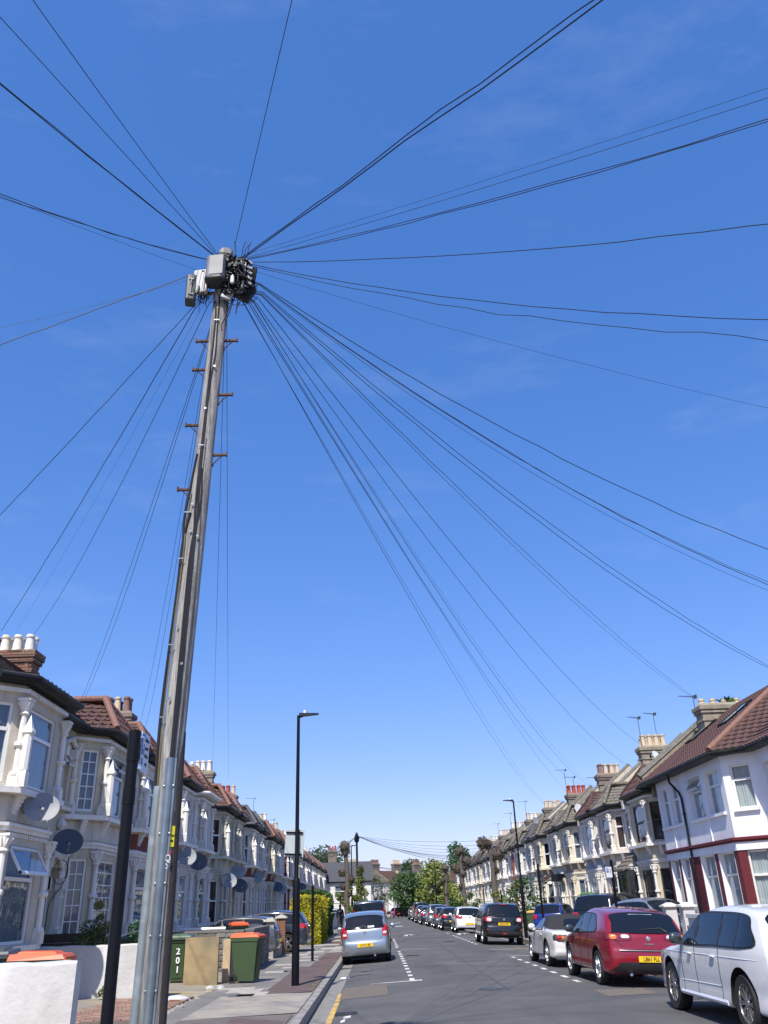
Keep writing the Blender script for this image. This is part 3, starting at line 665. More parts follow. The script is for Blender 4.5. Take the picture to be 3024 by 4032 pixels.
def door_mesh():
    m = MB(); m.box(0, .82, -.05, 0, 0, 2.0); m.box(0, .06, -.05, .03, 0, 2.5); m.box(.76, .82, -.05, .03, 0, 2.5); m.box(.06, .76, -.05, .03, 2.0, 2.06); m.box(.06, .76, -.05, .03, 2.42, 2.5)
    for z0_, z1_ in ((.2, .8), (.95, 1.85)):
        for x in (.12, .44): m.box(x, x+.26, 0, .015, z0_, z1_)
    return m.mesh('door')
def hood_mesh():
    m = MB(); cy = 4.07
    arc = [(.06, cy-.46*cos(t), 2.28+.5*sin(t)) for t in [pi*i/12 for i in range(13)]]
    m.tube(arc, .07, 6); 
    og = [(.09, cy-.53+.50*(i/8), 2.32+.50*sin(i/8*pi/2)+.45*(i/8)**3) for i in range(9)]; og += [(.09, 2*cy-p[1], p[2]) for p in og[::-1]]
    m.tube(og, .05, 6); m.box(0, .16, cy-.11, cy+.11, 3.2, 3.3); m.lathe([(.02, 3.3), (.14, 3.42), (.1, 3.5), (0, 3.6)], 6, (.08, cy, 0))
    for s_ in (-1, 1): m.box(0, .13, cy+s_*.49-.07, cy+s_*.49+.07, -.1, 2.02); m.box(-.02, .17, cy+s_*.49-.11, cy+s_*.49+.11, 2.02, 2.27)
    return m
# ------------------------------------------------------------------ cars (local: x forward, y left, z up)
PROF = {
 'hatch': [(.485,.17),(.50,.25),(.50,.36),(.485,.46),(.44,.535),(.33,.60),(.21,.645),(.10,.83),(.02,.945),(-.10,.995),(-.22,.995),(-.34,.965),(-.405,.92),(-.435,.82),(-.475,.66),(-.485,.56),(-.49,.46),(-.50,.38),(-.50,.27),(-.485,.19),(-.46,.16)],
 'sport': [(.485,.17),(.50,.25),(.50,.36),(.487,.45),(.45,.52),(.34,.60),(.20,.66),(.10,.82),(.02,.94),(-.09,.995),(-.20,.985),(-.32,.945),(-.385,.90),(-.43,.79),(-.475,.665),(-.487,.60),(-.492,.50),(-.50,.42),(-.50,.30),(-.485,.20),(-.46,.16)],
 'suv': [(.485,.19),(.50,.27),(.50,.40),(.49,.52),(.45,.585),(.33,.63),(.22,.665),(.13,.82),(.05,.945),(-.05,.99),(-.20,1.0),(-.36,.98),(-.42,.945),(-.445,.84),(-.48,.67),(-.49,.58),(-.49,.48),(-.50,.40),(-.50,.28),(-.485,.21),(-.46,.19)],
 'van': [(.485,.15),(.50,.22),(.50,.34),(.49,.44),(.45,.50),(.40,.54),(.34,.60),(.26,.80),(.20,.93),(.12,.985),(-.1,1.0),(-.35,1.0),(-.455,.985),(-.478,.95),(-.487,.80),(-.493,.6),(-.495,.45),(-.50,.36),(-.50,.24),(-.49,.17),(-.46,.15)],
 'roadster': [(.485,.17),(.50,.25),(.49,.40),(.46,.49),(.35,.58),(.14,.66),(.06,.80),(-.02,.95),(-.10,1.0),(-.20,.97),(-.285,.84),(-.325,.735),(-.36,.715),(-.43,.70),(-.475,.67),(-.49,.60),(-.50,.48),(-.50,.35),(-.50,.28),(-.485,.20),(-.46,.17)],
}
def lerp(a, b, t): return a+(b-a)*t
def dens(pts, k, closed=True):
    """Catmull-Rom through the points"""
    n = len(pts); r = []
    for i in range(n if closed else n-1):
        p = [pts[(i+j-1) % n] if closed else pts[min(max(i+j-1, 0), n-1)] for j in range(4)]
        for s in range(k):
            t = s/k; r.append(tuple(.5*((2*p[1][d])+(-p[0][d]+p[2][d])*t+(2*p[0][d]-5*p[1][d]+4*p[2][d]-p[3][d])*t*t+(-p[0][d]+3*p[1][d]-3*p[2][d]+p[3][d])*t**3) for d in range(2)))
    if not closed: r.append(pts[-1])
    return r
class Car:
    def __init__(s, kind, L, Wd, H, belt=.62, tum=.24, bow=.055, wb=None, wr=.315, crown=.035):
        s.L, s.W, s.H, s.zb, s.tum, s.bow = L, Wd, H, belt*H, tum, bow; s.kind = kind
        s.sil = [(x*L, z*H) for x, z in PROF[kind]]; s.wb = wb or L*.60; s.wr = wr; s.crown = crown
        s.top = dens(s.sil, 4, False); s.loop = s.top+[(lerp(s.sil[-1][0], s.sil[0][0], k/30), lerp(s.sil[-1][1], s.sil[0][1], k/30)) for k in range(1, 30)]; s.key = (kind, L, Wd, H, belt, tum)
        s.ax = (s.wb/2+.03, -s.wb/2+.03)
    def halfw(s, x, z):
        a = max(0, (abs(x)/(s.L/2)-.55)/.45); w_ = s.W/2*(1-.12*a**2)
        if z > s.zb: w_ *= 1-s.tum*((z-s.zb)/(s.H-s.zb))**1.15-.012
        else:
            q = (s.zb-z)/s.zb; w_ *= 1-.012*(1-min(1, q*6))-.07*max(0, q-.62)**1.2/.38
            w_ += -.012*math.exp(-((z-.50*s.zb)/.10)**2)
        return w_
    def bx(s, x, y):
        t = min(1, abs(y)/(s.W/2)); k = max(0, (abs(x)/(s.L/2)-.35)/.65); return x*(1-s.bow*t**2.6*k)
    def side(s, x, z, off=0, sg=1): y = s.halfw(x, z)+off; return (s.bx(x, y), sg*y, z)
    def xend(s, z, rear=True):
        best = None; P = s.top
        for i in range(len(P)-1):
            (x0, z0), (x1, z1) = P[i], P[i+1]
            if (z0-z)*(z1-z) <= 0 and z0 != z1:
                x = x0+(x1-x0)*(z-z0)/(z1-z0)
                if best is None or (x < best if rear else x > best): best = x
        return best if best is not None else (-s.L/2 if rear else s.L/2)
    def end(s, y, z, off=0, rear=True):
        x = s.xend(z, rear); x2 = s.xend(z+.03, rear) or x; sl = (x2-x)/.03; n = Vector((-1, 0, sl) if rear else (1, 0, -sl)).normalized()
        hw = s.halfw(x, z); e = max(0, (abs(y)-(hw-.07))/.07); e = min(e, .98); dx = .07*(1-sqrt(1-e*e))*(.9)
        t = min(1, abs(y)/(hw-.07)); cz = s.crown*(1-t*t)*min(1, max(0, (z/s.H-.5)/.4))
        return (s.bx(x, y)+n.x*off+(dx if rear else -dx), y, z+n.z*off+cz)
    def body(s):
        loop = s.loop; N = len(loop); m = MB(); r = .075
        T = [-1, -.95, -.86, -.74, -.6, -.45, -.3, -.15, 0, .15, .3, .45, .6, .74, .86, .95, 1]
        rings = [0, .012, .03, .055, r]; vs = []; g = s.L*.03
        def sp(p): return (max(-11, min(11, round(p[0]/g)))*g, s.H*.42)
        for i, p in enumerate(loop):
            c = []; hw = s.halfw(*p)-r; spn = sp(p); D = hypot(spn[0]-p[0], spn[1]-p[1]) or 1e-6
            def sidepts(sg):
                o = []
                for d in rings[1:]+[r+(D-r)*q for q in (.15, .32, .5, .75, 1.0)]:
                    t = min(1, d/D); x = lerp(p[0], spn[0], t); z = lerp(p[1], spn[1], t)
                    e = max(0, 1-d/r); y = s.halfw(x, z)-r*(1-sqrt(1-e*e)); o.append((s.bx(x, y), sg*y, z))
                return o
            L_ = sidepts(-1); R_ = sidepts(1)
            for q in L_[::-1]: c.append(q)
            for t in T: y = t*hw; c.append((s.bx(p[0], y), y, p[1]+(s.crown*(1-t*t)*min(1, max(0, (p[1]/s.H-.5)/.4)))))
            for q in R_: c.append(q)
            vs += c; K = len(c)
        m.add(vs, [(i*K+k, i*K+k+1, (i+1) % N*K+k+1, (i+1) % N*K+k) for i in range(N) for k in range(K-1)])
        if s.kind == 'roadster':
            for i, f in enumerate(m.f):
                cz = sum(m.v[j][2] for j in f)/4; cx_ = sum(m.v[j][0] for j in f)/4
                if cz > s.H*.715 and cx_ < s.L*.10: m.m[i] = 2
        me = m.mesh('body'); 
        import bmesh
        bm = bmesh.new(); bm.from_mesh(me); bmesh.ops.remove_doubles(bm, verts=bm.verts, dist=.0006); bmesh.ops.dissolve_degenerate(bm, dist=.0004, edges=bm.edges); bmesh.ops.recalc_face_normals(bm, faces=bm.faces); bm.to_mesh(me); bm.free()
        me.materials.append(WELL); me.materials.append(WELL); me.materials.append(WELL)
        o = bpy.data.objects.new('tmpcar', me); COL.objects.link(o)
        cm_ = MB(); cm_.mi = 1
        for a in s.ax:
            for sg in (1, -1):
                y0_, y1_ = sorted((sg*(s.W/2-.30), sg*(s.W/2+.3))); cm_.lathe([(s.wr+.065, y0_), (s.wr+.065, y1_)], 28, (a, 0, s.wr+.01), ax='y')
        cme = cm_.mesh('cut'); 
        for k in range(3): cme.materials.append(WELL)
        bm = bmesh.new(); bm.from_mesh(cme); bmesh.ops.recalc_face_normals(bm, faces=bm.faces); bm.to_mesh(cme); bm.free()
        co = bpy.data.objects.new('tmpcut', cme); COL.objects.link(co)
        md = o.modifiers.new('b', 'BOOLEAN'); md.operation = 'DIFFERENCE'; md.object = co; md.solver = 'EXACT'
        dg = bpy.context.evaluated_depsgraph_get(); res = bpy.data.meshes.new_from_object(o.evaluated_get(dg))
        bpy.data.objects.remove(o); bpy.data.objects.remove(co)
        res.name = 'body'; smooth_angle(res, 38); return res
    def patch(s, poly, fn, rings=(1, .75, .5, .25), k=4, sm=True, rnd=True):
        q = dens(poly, k) if rnd else [tuple(lerp(poly[i][d], poly[(i+1) % len(poly)][d], t/k) for d in (0, 1)) for i in range(len(poly)) for t in range(k)]
        cx_ = sum(a for a, b in q)/len(q); cz = sum(b for a, b in q)/len(q); vs = []; n = len(q)
        for rr in rings:
            for a, b in q: vs.append(fn(cx_+(a-cx_)*rr, cz+(b-cz)*rr))
        vs.append(fn(cx_, cz)); fs = [(j*n+i, j*n+(i+1) % n, (j+1)*n+(i+1) % n, (j+1)*n+i) for j in range(len(rings)-1) for i in range(n)]
        fs += [((len(rings)-1)*n+i, (len(rings)-1)*n+(i+1) % n, len(rings)*n) for i in range(n)]
        return MB().add(vs, fs)
def wheel_meshes(r, w_, spokes):
    ty = MB().lathe([(r*.66, -w_/2+.01), (r*.93, -w_/2), (r*.985, -w_/2+.03), (r, -w_*.2), (r, w_*.2), (r*.985, w_/2-.03), (r*.93, w_/2), (r*.66, w_/2-.01)], 40, ax='y', cap=False)
    rm = MB(); R = r*.68
    # rim ring (outer face towards +y)
    n = 40; vs = []
    for rr, y in ((R, w_/2-.012), (R*.93, w_/2-.012), (R*.90, w_/2-.05), (R*.90, -w_/2+.02), (R, -w_/2+.02)):
        for k in range(n): t = 2*pi*k/n; vs.append((rr*cos(t), y, rr*sin(t)))
    rm.add(vs, [(j*n+k, j*n+(k+1) % n, (j+1) % 5*n+(k+1) % n, (j+1) % 5*n+k) for j in range(5) for k in range(n)])
    yo = w_/2-.02
    for k in range(spokes):
        t = 2*pi*k/spokes
        for dt in ((-.5/spokes*1.6, .5/spokes*1.6) if spokes > 6 else (0,)):
            a0 = t; a1 = t+dt*1.3; wd0 = .02 if spokes > 6 else .045; wd1 = .013 if spokes > 6 else .034
            p0 = Vector((cos(a0)*R*.18, yo-.01, sin(a0)*R*.18)); p1 = Vector((cos(a1)*R*.94, yo-.004, sin(a1)*R*.94)); d = (p1-p0).normalized(); c = Vector((-d.z, 0, d.x))
            v = []
            for p, wd, dep in ((p0, wd0, .05), ((p0+p1)/2, (wd0+wd1)*.48, .045), (p1, wd1, .04)):
                v += [p+c*wd-Vector((0, dep, 0)), p+c*wd*.7, p-c*wd*.7, p-c*wd-Vector((0, dep, 0))]
            rm.add(v, [(4*j+i, 4*j+(i+1) % 4, 4*j+4+(i+1) % 4, 4*j+4+i) for j in range(2) for i in range(4)])
    rm.lathe([(R*.26, yo-.06), (R*.26, yo-.006), (R*.2, yo+.004), (R*.08, yo+.004)], 16, ax='y')
    disc = MB().lathe([(R*.62, yo-.09), (R*.62, yo-.08)], 24, ax='y')
    return smooth_angle(ty.mesh('tyre'), 35), smooth_angle(rm.mesh('rim'), 35), disc.mesh('brake_disc')
CARS = {}
def car(name, label, kind, dims, pm, loc, yaw, cat='car', **k):
    """yaw: heading angle (0 = +x, pi/2 = +y up the street)"""
    L, Wd, H = dims; c = Car(kind, L, Wd, H, k.get('belt', .62), k.get('tum', .24), wr=k.get('wr', .315), wb=k.get('wb'))
    lod = k.get('lod', 0)
    T = thing(name, label, cat, loc, (k.get('roll', 0), k.get('pitch', 0), yaw), k.get('group'))
    key = c.key; A = lambda n, me, m, par=T, **kk: obj(n, me, m, par, **kk)
    body = A('body', cached(('body', key, c.wr), c.body), [pm, WELL, k.get('roof', TRIM)])
    zb, Hh = c.zb/H, H
    def sidep(poly, off): return lambda sg: c.patch([(x*L, z*H) for x, z in poly], lambda a, b: c.side(a, b, off, sg))
    # side glass: dark surround then panes
    van = kind == 'van'; rd = kind == 'roadster'; suv = kind == 'suv'
    f0, f1 = {'hatch': (.17, -.40), 'sport': (.17, -.37), 'suv': (.19, -.425), 'van': (.30, -.455), 'roadster': (.10, -.16)}[kind]
    zt = {'hatch': .935, 'sport': .92, 'suv': .94, 'van': .93, 'roadster': .93}[kind]; ft = {'hatch': .035, 'sport': .03, 'suv': .06, 'van': .215, 'roadster': -.01}[kind]
    rt = {'hatch': -.335, 'sport': -.29, 'suv': -.37, 'van': -.44, 'roadster': -.12}[kind]; zl = zb+.02
    if k.get('sporty_kick'): rt, f1 = -.22, -.295
    def zl_(x): return zl+(.035 if kind in ('sport',) else .015)*max(0, (.17-x)/.5)
    outl = [(f0, zl_(f0)), (lerp(f0, ft, .5), lerp(zl, zt, .56)), (ft, zt), (lerp(ft, rt, .5), zt+.015), (rt, zt-.01), (lerp(rt, f1, .6), lerp(zt, zl_(f1), .4)), (f1, zl_(f1)+.01), (lerp(f0, f1, .5), zl_(lerp(f0, f1, .5)))]
    for sg in ((1, -1) if lod < 2 else (1, -1)):
        A('window_surround', cached(('ws', key, sg), lambda: c.patch([(x*L, z*H) for x, z in outl], lambda a, b: c.side(a, b, .004, sg), k=5).mesh('window_surround')), k.get('surround', TRIM))
        if lod < 2:
            segs = k.get('segs', (.02, -.17) if kind != 'roadster' else ())
            xs_ = [f0]+list(segs)+[f1]
            def inpoly(xa, xb):
                P_ = [(x*L, z*H) for x, z in outl]; P_ = dens(P_, 5); cxx = sum(a for a, b in P_)/len(P_); czz = sum(b for a, b in P_)/len(P_)
                P_ = [(cxx+(a-cxx)*.965, czz+(b-czz)*.90) for a, b in P_]
                q = [(a, b, 0) for a, b in P_]; q = clip(q, 0, xb*L+.022, xa*L-.022); return [(a, b) for a, b, _ in q]
            for xa, xb in zip(xs_[:-1], xs_[1:]):
                pp = inpoly(xa, xb)
                if len(pp) > 2: A('side_window', cached(('sw', key, sg, xa, xb), lambda: c.patch(pp, lambda a, b: c.side(a, b, .008, sg), k=1, rnd=False).mesh('side_window')), k.get('glass', CARGLASS))
        else: A('side_window', cached(('sw2', key, sg), lambda: c.patch([(x*L*.97-.01, lerp(.78, z, .9)*H) for x, z in outl], lambda a, b: c.side(a, b, .008, sg), k=3).mesh('side_window')), CARGLASS)
    # rear and front screens
    zr0, zr1 = {'hatch': (.675, .915), 'sport': (.665, .90), 'suv': (.67, .93), 'van': (.60, .93), 'roadster': (.76, .88)}[kind]
    if k.get('rearglass'): zr0, zr1 = k['rearglass']
    wl = c.halfw(c.xend(zr0*H), zr0*H)-.07; wt = c.halfw(c.xend(zr1*H), zr1*H)-.09
    if rd: wl, wt = .34, .28
    poly = [(-wl, zr0*H+.03), (-wl*.98, zr0*H+.01), (0, zr0*H-.01), (wl*.98, zr0*H+.01), (wl, zr0*H+.03), (lerp(wl, wt, .6), lerp(zr0, zr1, .6)*H), (wt, zr1*H), (0, zr1*H+.018), (-wt, zr1*H), (-lerp(wl, wt, .6), lerp(zr0, zr1, .6)*H)]
    A('rear_window', cached(('rw', key), lambda: c.patch(poly, lambda a, b: c.end(a, b, .018), k=3).mesh('rear_window')), k.get('glass', CARGLASS))
    zf0, zf1 = {'hatch': (.66, .93), 'sport': (.675, .925), 'suv': (.68, .93), 'van': (.60, .93), 'roadster': (.69, .93)}[kind]
    wf = c.halfw(c.xend(zf0*H, False), zf0*H)-.08; wg = c.halfw(c.xend(zf1*H, False), zf1*H)-.1
    A('windscreen', cached(('fw', key), lambda: c.patch([(-wf, zf0*H), (0, zf0*H), (wf, zf0*H), (lerp(wf, wg, .5), lerp(zf0, zf1, .5)*H), (wg, zf1*H), (0, zf1*H), (-wg, zf1*H), (-lerp(wf, wg, .5), lerp(zf0, zf1, .5)*H)], lambda a, b: c.end(a, b, .010, False), k=3).mesh('windscreen')), CARGLASS)
    # wheels
    wm_ = cached(('wheel', c.wr, k.get('spokes', 5)), lambda: wheel_meshes(c.wr, .21, k.get('spokes', 5)))
    for a in c.ax:
        for sg in (1, -1):
            wo = A('wheel', wm_[0], RUBBER, loc=(a, sg*(c.W/2-.125), c.wr), rot=(0, 0, 0 if sg > 0 else pi))
            obj('rim', wm_[1], k.get('rim', ALLOY), wo)
            if lod == 0: obj('brake_disc', wm_[2], ALLOYD, wo)
    # mirrors
    if lod < 2 or van:
        for sg in (1, -1):
            mx_ = f0*L-.12; p = c.side(mx_, zl*H+.02, 0, sg)
            mi = A('wing_mirror', cached(('mir',), lambda: smooth_angle(MB().lathe([(0, -.10), (.055, -.085), (.08, -.03), (.082, .04), (.06, .09), (0, .105)], 12, (0, 0, .06), ax='y', sx=.62).box(-.03, .03, -.10, -.02, -.03, .04).mesh('wing_mirror'), 60)), k.get('mirror', pm), loc=(p[0], p[1]+sg*.12, p[2]), rot=(0, 0, 0 if sg > 0 else pi))
    # rear lamps
    for rl in k.get('lamps', [((.46, .58), (.50, .66), 'r')]):
        (ya, yb), (za, zb2), mt = rl[:3]; sk = rl[3] if len(rl) > 3 else 0
        for sg in (1, -1):
            hw = c.halfw(c.xend((za+zb2)/2*H), (za+zb2)/2*H)
            pl = [(sg*hw*ya, za*H+sk*H), (sg*hw*yb, za*H), (sg*hw*yb, zb2*H), (sg*hw*lerp(ya, yb, .3), zb2*H+sk*.3*H), (sg*hw*ya, (zb2-.01)*H+sk*H)]
            A({'r': 'tail_lamp', 'd': 'tail_lamp', 'c': 'reversing_lamp', 'a': 'indicator_lamp', 'b': 'lamp_housing'}[mt], cached(('tl', key, rl, sg), lambda: c.patch(pl, lambda a, b: c.end(a, b, .012 if mt in 'rdb' else .016), k=3).mesh('tail_lamp')), {'r': REDL, 'd': REDD, 'c': CLEARL, 'a': AMBER, 'b': TRIM}[mt])
            if mt in 'rd' and yb > .95 and not k.get('noside'):
                xe = c.xend((za+zb2)/2*H); ps = [(xe+.05, za*H), (xe+.30, (za+.03)*H), (xe+.26, zb2*H), (xe+.05, (zb2-.005)*H)]
                A('tail_lamp', cached(('tls', key, rl, sg), lambda: c.patch(ps, lambda a, b: c.side(a, b, .006, sg), k=3).mesh('tail_lamp')), {'r': REDL, 'd': REDD}[mt])
    # plate
    pz = k.get('platez', .40)*H; q = c.end(0, pz, .016)
    if k.get('plate', True):
        pl = A('number_plate', cached('plate', lambda: MB().box(-.008, .006, -.26, .26, -.055, .055).mesh('number_plate')), PLATE, loc=(q[0]-.004, k.get('platey', 0), q[2]))
        if k.get('text'): obj('lettering', text_mesh(k['text'], .105, .84), INK, pl, (-.010, 0, -.002), (pi/2, 0, -pi/2))
    # bumper strip / lower valance
    vb = k.get('valance')
    if vb:
        hw = c.halfw(-L/2*.98, vb[1]*H); A('rear_valance', cached(('val', key, vb), lambda: c.patch([(-hw*vb[2], vb[0]*H), (hw*vb[2], vb[0]*H), (hw*vb[2]*.97, lerp(*vb[:2], .7)*H), (hw*vb[2]*.8, vb[1]*H), (-hw*vb[2]*.8, vb[1]*H), (-hw*vb[2]*.97, lerp(*vb[:2], .7)*H)], lambda a, b: c.end(a, b, .014), k=3).mesh('rear_valance')), TRIM)
    # seams, handles, sills
    if lod < 2:
        def seams():
            R_ = []; segs = k.get('segs', (.02, -.17)); xs_ = [f0*1.02]+list(segs[:1] if k.get('doors', 5) == 3 else segs[:2])
            if rd: xs_ = [.12, -.20]
            for sg in (1, -1):
                for x in xs_: R_.append(MB().tube([c.side(x*L, z_*H, .0015, sg) for z_ in [.20+.02*i for i in range(int((zl-.20)/.02)+1)]], .0045, 4, False).mesh('door_seam'))
                R_.append(MB().tube([c.side(lerp(xs_[0], xs_[-1], t/12)*L, .205*H, .0015, sg) for t in range(13)], .0045, 4, False).mesh('door_seam'))
            z_, wq = k.get('tailseam', .44), .80; hw = c.halfw(c.xend(z_*H), z_*H)
            R_.append(MB().tube([c.end(hw*wq*(t/8-1), (z_+.16*max(0, abs(t/8-1)-.8)*5*.6)*H, .002) for t in range(17)], .005, 4, False).mesh('tailgate_seam'))
            for sg in (1, -1): R_.append(MB().tube([c.end(sg*hw*lerp(wq, .83, t/6), lerp(z_+.10, zr0, t/6)*H, .002) for t in range(7)], .005, 4, False).mesh('tailgate_seam'))
            return R_
        for sm_ in cached(('seam', key), seams): A(sm_.name.split('.')[0], sm_, TRIM)
        hxs = [x+.045 for x in list(k.get('segs', (.02, -.17)))[:1 if rd or k.get('doors') == 3 else 2]] if not rd else [-.15]
        for sg in (1, -1):
            for hx in hxs:
                p = c.side(hx*L, (zb-.055)*H, 0, sg)
                A('door_handle', cached('handle', lambda: smooth_angle(MB().lathe([(.0, -.085), (.012, -.075), (.017, -.03), (.017, .03), (.012, .075), (0, .085)], 8, (0, .022, 0), ax='x').box(-.08, -.06, -.01, .022, -.01, .01).box(.06, .08, -.01, .022, -.01, .01).mesh('door_handle'), 50)), pm, loc=p, rot=(0, 0, 0 if sg > 0 else pi))
    if k.get('wiper'):
        y0_, y1_ = k['wiper']; z_ = zr0*H+.045; A('rear_wiper', MB().tube([c.end(y0_*1.0, z_-.03, .03), c.end(lerp(y0_, y1_, .2), z_+.035, .03), c.end(y1_, z_+.005, .025)], [.014, .010, .005], 6), TRIM)
    if k.get('badge'):
        p = c.end(0, k['badge']*H, .012); A('badge', cached('badge', lambda: smooth_angle(MB().lathe([(.045, -.006), (.045, .004), (.038, .009), (.0, .010)], 20, ax='x').mesh('badge'), 30)), CHROME, loc=(p[0], 0, p[2]), rot=(0, 0, pi))
    if k.get('exhaust') is not None:
        for ey in k['exhaust']: A('exhaust_pipe', MB().lathe([(.035, -.2), (.036, 0), (.030, 0), (.029, -.1)], 14, (0, 0, 0), ax='x'), CHROME, loc=(-L/2+.03, ey, .24), rot=(0, 0, pi))
    if k.get('rails'):
        for sg in (1, -1): A('roof_rail', MB().tube([(lerp(.05, -.38, t/8)*L, sg*(c.halfw(-.1*L, .96*H)-.03), H*(1.0+.018*sin(pi*t/8))-.012) for t in range(9)], .014, 6), k.get('railm', ALLOY))
    if k.get('aerial'): ax_, az_ = k['aerial']; A('roof_aerial', MB().tube([(ax_*L, 0, az_*H), (ax_*L-.10, 0, az_*H+.22)], [.006, .003], 5), TRIM)
    if k.get('headlamp', True):
        for sg in (1, -1):
            xe = c.xend(.50*H, False); A('headlamp', cached(('hl', key, sg), lambda: c.patch([(xe-.04, .43*H), (xe-.42, .52*H), (xe-.40, .565*H), (xe-.10, .52*H)], lambda a, b: c.side(a, b, .006, sg), k=3).mesh('headlamp')), CLEARL)
    return T, c, A
WHITEP = paint('white car paint', (.70, .70, .685)); SILV = paint('silver blue car paint', (.36, .41, .44), .75, .30); REDP = paint('deep red car paint', (.21, .003, .012), .0, .3)
CREAMP = paint('pearl white car paint', (.66, .64, .59)); BLKP = paint('black car paint', (.010, .013, .015), .3, .25); NAVYP = paint('navy car paint', (.012, .02, .045), .3, .25)
BLUEP = paint('bright blue car paint', (.012, .03, .22), .2, .3); GREYP = paint('grey car paint', (.12, .125, .13), .6, .3); SLVP = paint('light silver car paint', (.48, .49, .50), .75, .3)
BGP = paint('blue grey car paint', (.13, .17, .21), .6, .3); MAGP = paint('magenta car paint', (.35, .01, .12), .1, .3)
SOFT = mat('black soft top fabric', (.02, .02, .022), .9, .2, 30, .2, 200)
UP = pi/2
# right hand row, nearest first (rear end position y, left flank x)
def rowcar(name, label, kind, dims, pm, xl, yrear, dyaw=0, **k):
    L, Wd, H = dims; yaw = UP+dyaw; x = xl+Wd/2; zc = roadz(x)
    return car(name, label, kind, dims, pm, (x, yrear+L/2, zc), yaw, roll=k.pop('roll', .05), **k)
T, c, A = rowcar('parked_car', 'white five door hatchback nearest the camera at the lower right edge', 'hatch', (4.75, 1.86, 1.50), WHITEP, 4.70, 11.36, roll=.04, wr=.345, spokes=10, rim=mat('machined alloy wheel', (.42, .41, .40), .25, .1, 5, metal=.9), segs=(.045, -.155, -.285), wb=2.90, mirror=mat('dark grey mirror shell', (.03, .04, .04), .3, .05, 4, coat=1), lamps=[((.62, .88), (.56, .66), 'r')], platez=.52, group='cars parked along the right kerb')
for sg in (1, -1): A('side_skirt', MB().tube([c.side(lerp(.21, -.185, t/10)*4.75, .205*1.5, -.03, sg) for t in range(11)], .045, 8), WHITEP)
for sg in (1, -1):
    A('body_crease', MB().tube([c.side(lerp(.36, -.42, t/24)*4.75, .565*1.5+.015*(t/24), -.006, sg) for t in range(25)], .010, 6, False), WHITEP)
    A('body_crease', MB().tube([c.side(lerp(.20, -.15, t/16)*4.75, (.31+.02*t/16)*1.5, -.012, sg) for t in range(17)], .018, 6, False), WHITEP)
T, c, A = rowcar('parked_car', 'deep red hatchback with yellow plate LB61 FLL, second in the right hand row', 'sport', (4.35, 1.80, 1.46), REDP, 4.57, 18.95, .02, wr=.325, segs=(.02, -.14), sporty_kick=True, lamps=[((.46, 1.0), (.585, .665), 'd'), ((.50, .68), (.61, .645), 'c', .0), ((.82, .97), (.60, .65), 'a')], text='LB61 FLL', platez=.355, valance=(.19, .31, .86), wiper=(-.42, .12), badge=.60, exhaust=(.42,), tailseam=.475, aerial=(-.28, .965), group='cars parked along the right kerb', mirror=mat('dark mirror shell', (.03, .04, .045), .3, .05, 4, coat=1))
p = c.end(0, .54*1.46, .012); lt = obj('lettering', text_mesh('Giulietta', .055, 1.0), CHROME, T, (p[0]-.004, 0, p[2]), (pi/2, 0, -pi/2))
A('chrome_strip', MB().tube([c.end(.62*(t/8-1), .455*1.46, .012) for t in range(17)], .014, 6), mat('satin metal strip', (.30, .28, .28), .3, .05, 5, metal=.8))
q = c.end(.0, .875*1.46, .018); A('window_sticker', MB().box(-.004, .004, -.25, .25, -.018, .018), mat('pale sticker', (.5, .62, .55), .5, .05, 5), loc=(q[0]+.03, .0, q[2]))
T, c, A = rowcar('parked_car', 'white two seat roadster with black fabric soft top, ahead of the red hatchback', 'roadster', (4.12, 1.75, 1.27), CREAMP, 4.60, 24.95, .01, wr=.31, roof=SOFT, belt=.66, tum=.30, lamps=[((.56, .99), (.50, .62), 'b')], platez=.35, segs=(), surround=SOFT, group='cars parked along the right kerb')
for sg in (1, -1):
    for yy, mm, rr in ((.64, REDL, .062), (.53, AMBER, .055)):
        p = c.end(sg*yy, .56*1.27, .02); A('round_tail_lamp', MB().lathe([(rr, -.01), (rr*.9, .012), (0, .02)], 16, ax='x'), mm, loc=p, rot=(0, 0, pi))
T, c, A = rowcar('parked_car', 'black crossover with yellow plate parked beside the right hand lamp post', 'suv', (4.35, 1.80, 1.62), BLKP, 4.50, 39.6, .0, wr=.345, wiper=(0, .35), lamps=[((.72, 1.0), (.56, .66), 'r'), ((.70, .92), (.57, .635), 'c')], text='WJ12 XPV', platez=.50, valance=(.18, .31, .95), badge=.60, rails=True, group='cars parked along the right kerb', exhaust=())
for sg in (1, -1): p = c.end(sg*.72, .36*1.62, .016); A('fog_lamp', MB().lathe([(.035, -.005), (.03, .01), (0, .012)], 12, ax='x'), REDL, loc=p, rot=(0, 0, pi))
p = c.end(0, .925*1.62, .03); A('brake_lamp', MB().box(-.01, .01, -.15, .15, -.012, .012), REDL, loc=(p[0], 0, p[2]+.02))
p = c.end(0, .27*1.62, .016); A('reflector', MB().box(-.006, .006, -.08, .08, -.02, .02), REDL, loc=p)
rowcar('parked_car', 'white hatchback with red tail lamps, directly ahead of the black crossover', 'hatch', (4.2, 1.78, 1.48), WHITEP, 4.72, 56.6, lod=1, lamps=[((.60, .99), (.56, .67), 'r')], platez=.36, valance=(.16, .22, .9), badge=.6, group='cars parked along the right kerb')
rowcar('parked_car', 'black small hatchback between the white hatchback and a blue grey one', 'hatch', (3.9, 1.68, 1.45), BLKP, 4.25, 62.6, lod=1, lamps=[((.60, .99), (.55, .66), 'r')], group='cars parked along the right kerb')
rowcar('parked_car', 'blue grey small hatchback behind the silver sport utility car', 'hatch', (3.9, 1.68, 1.45), BGP, 4.10, 68.4, lod=1, lamps=[((.70, .99), (.52, .68), 'r')], group='cars parked along the right kerb')
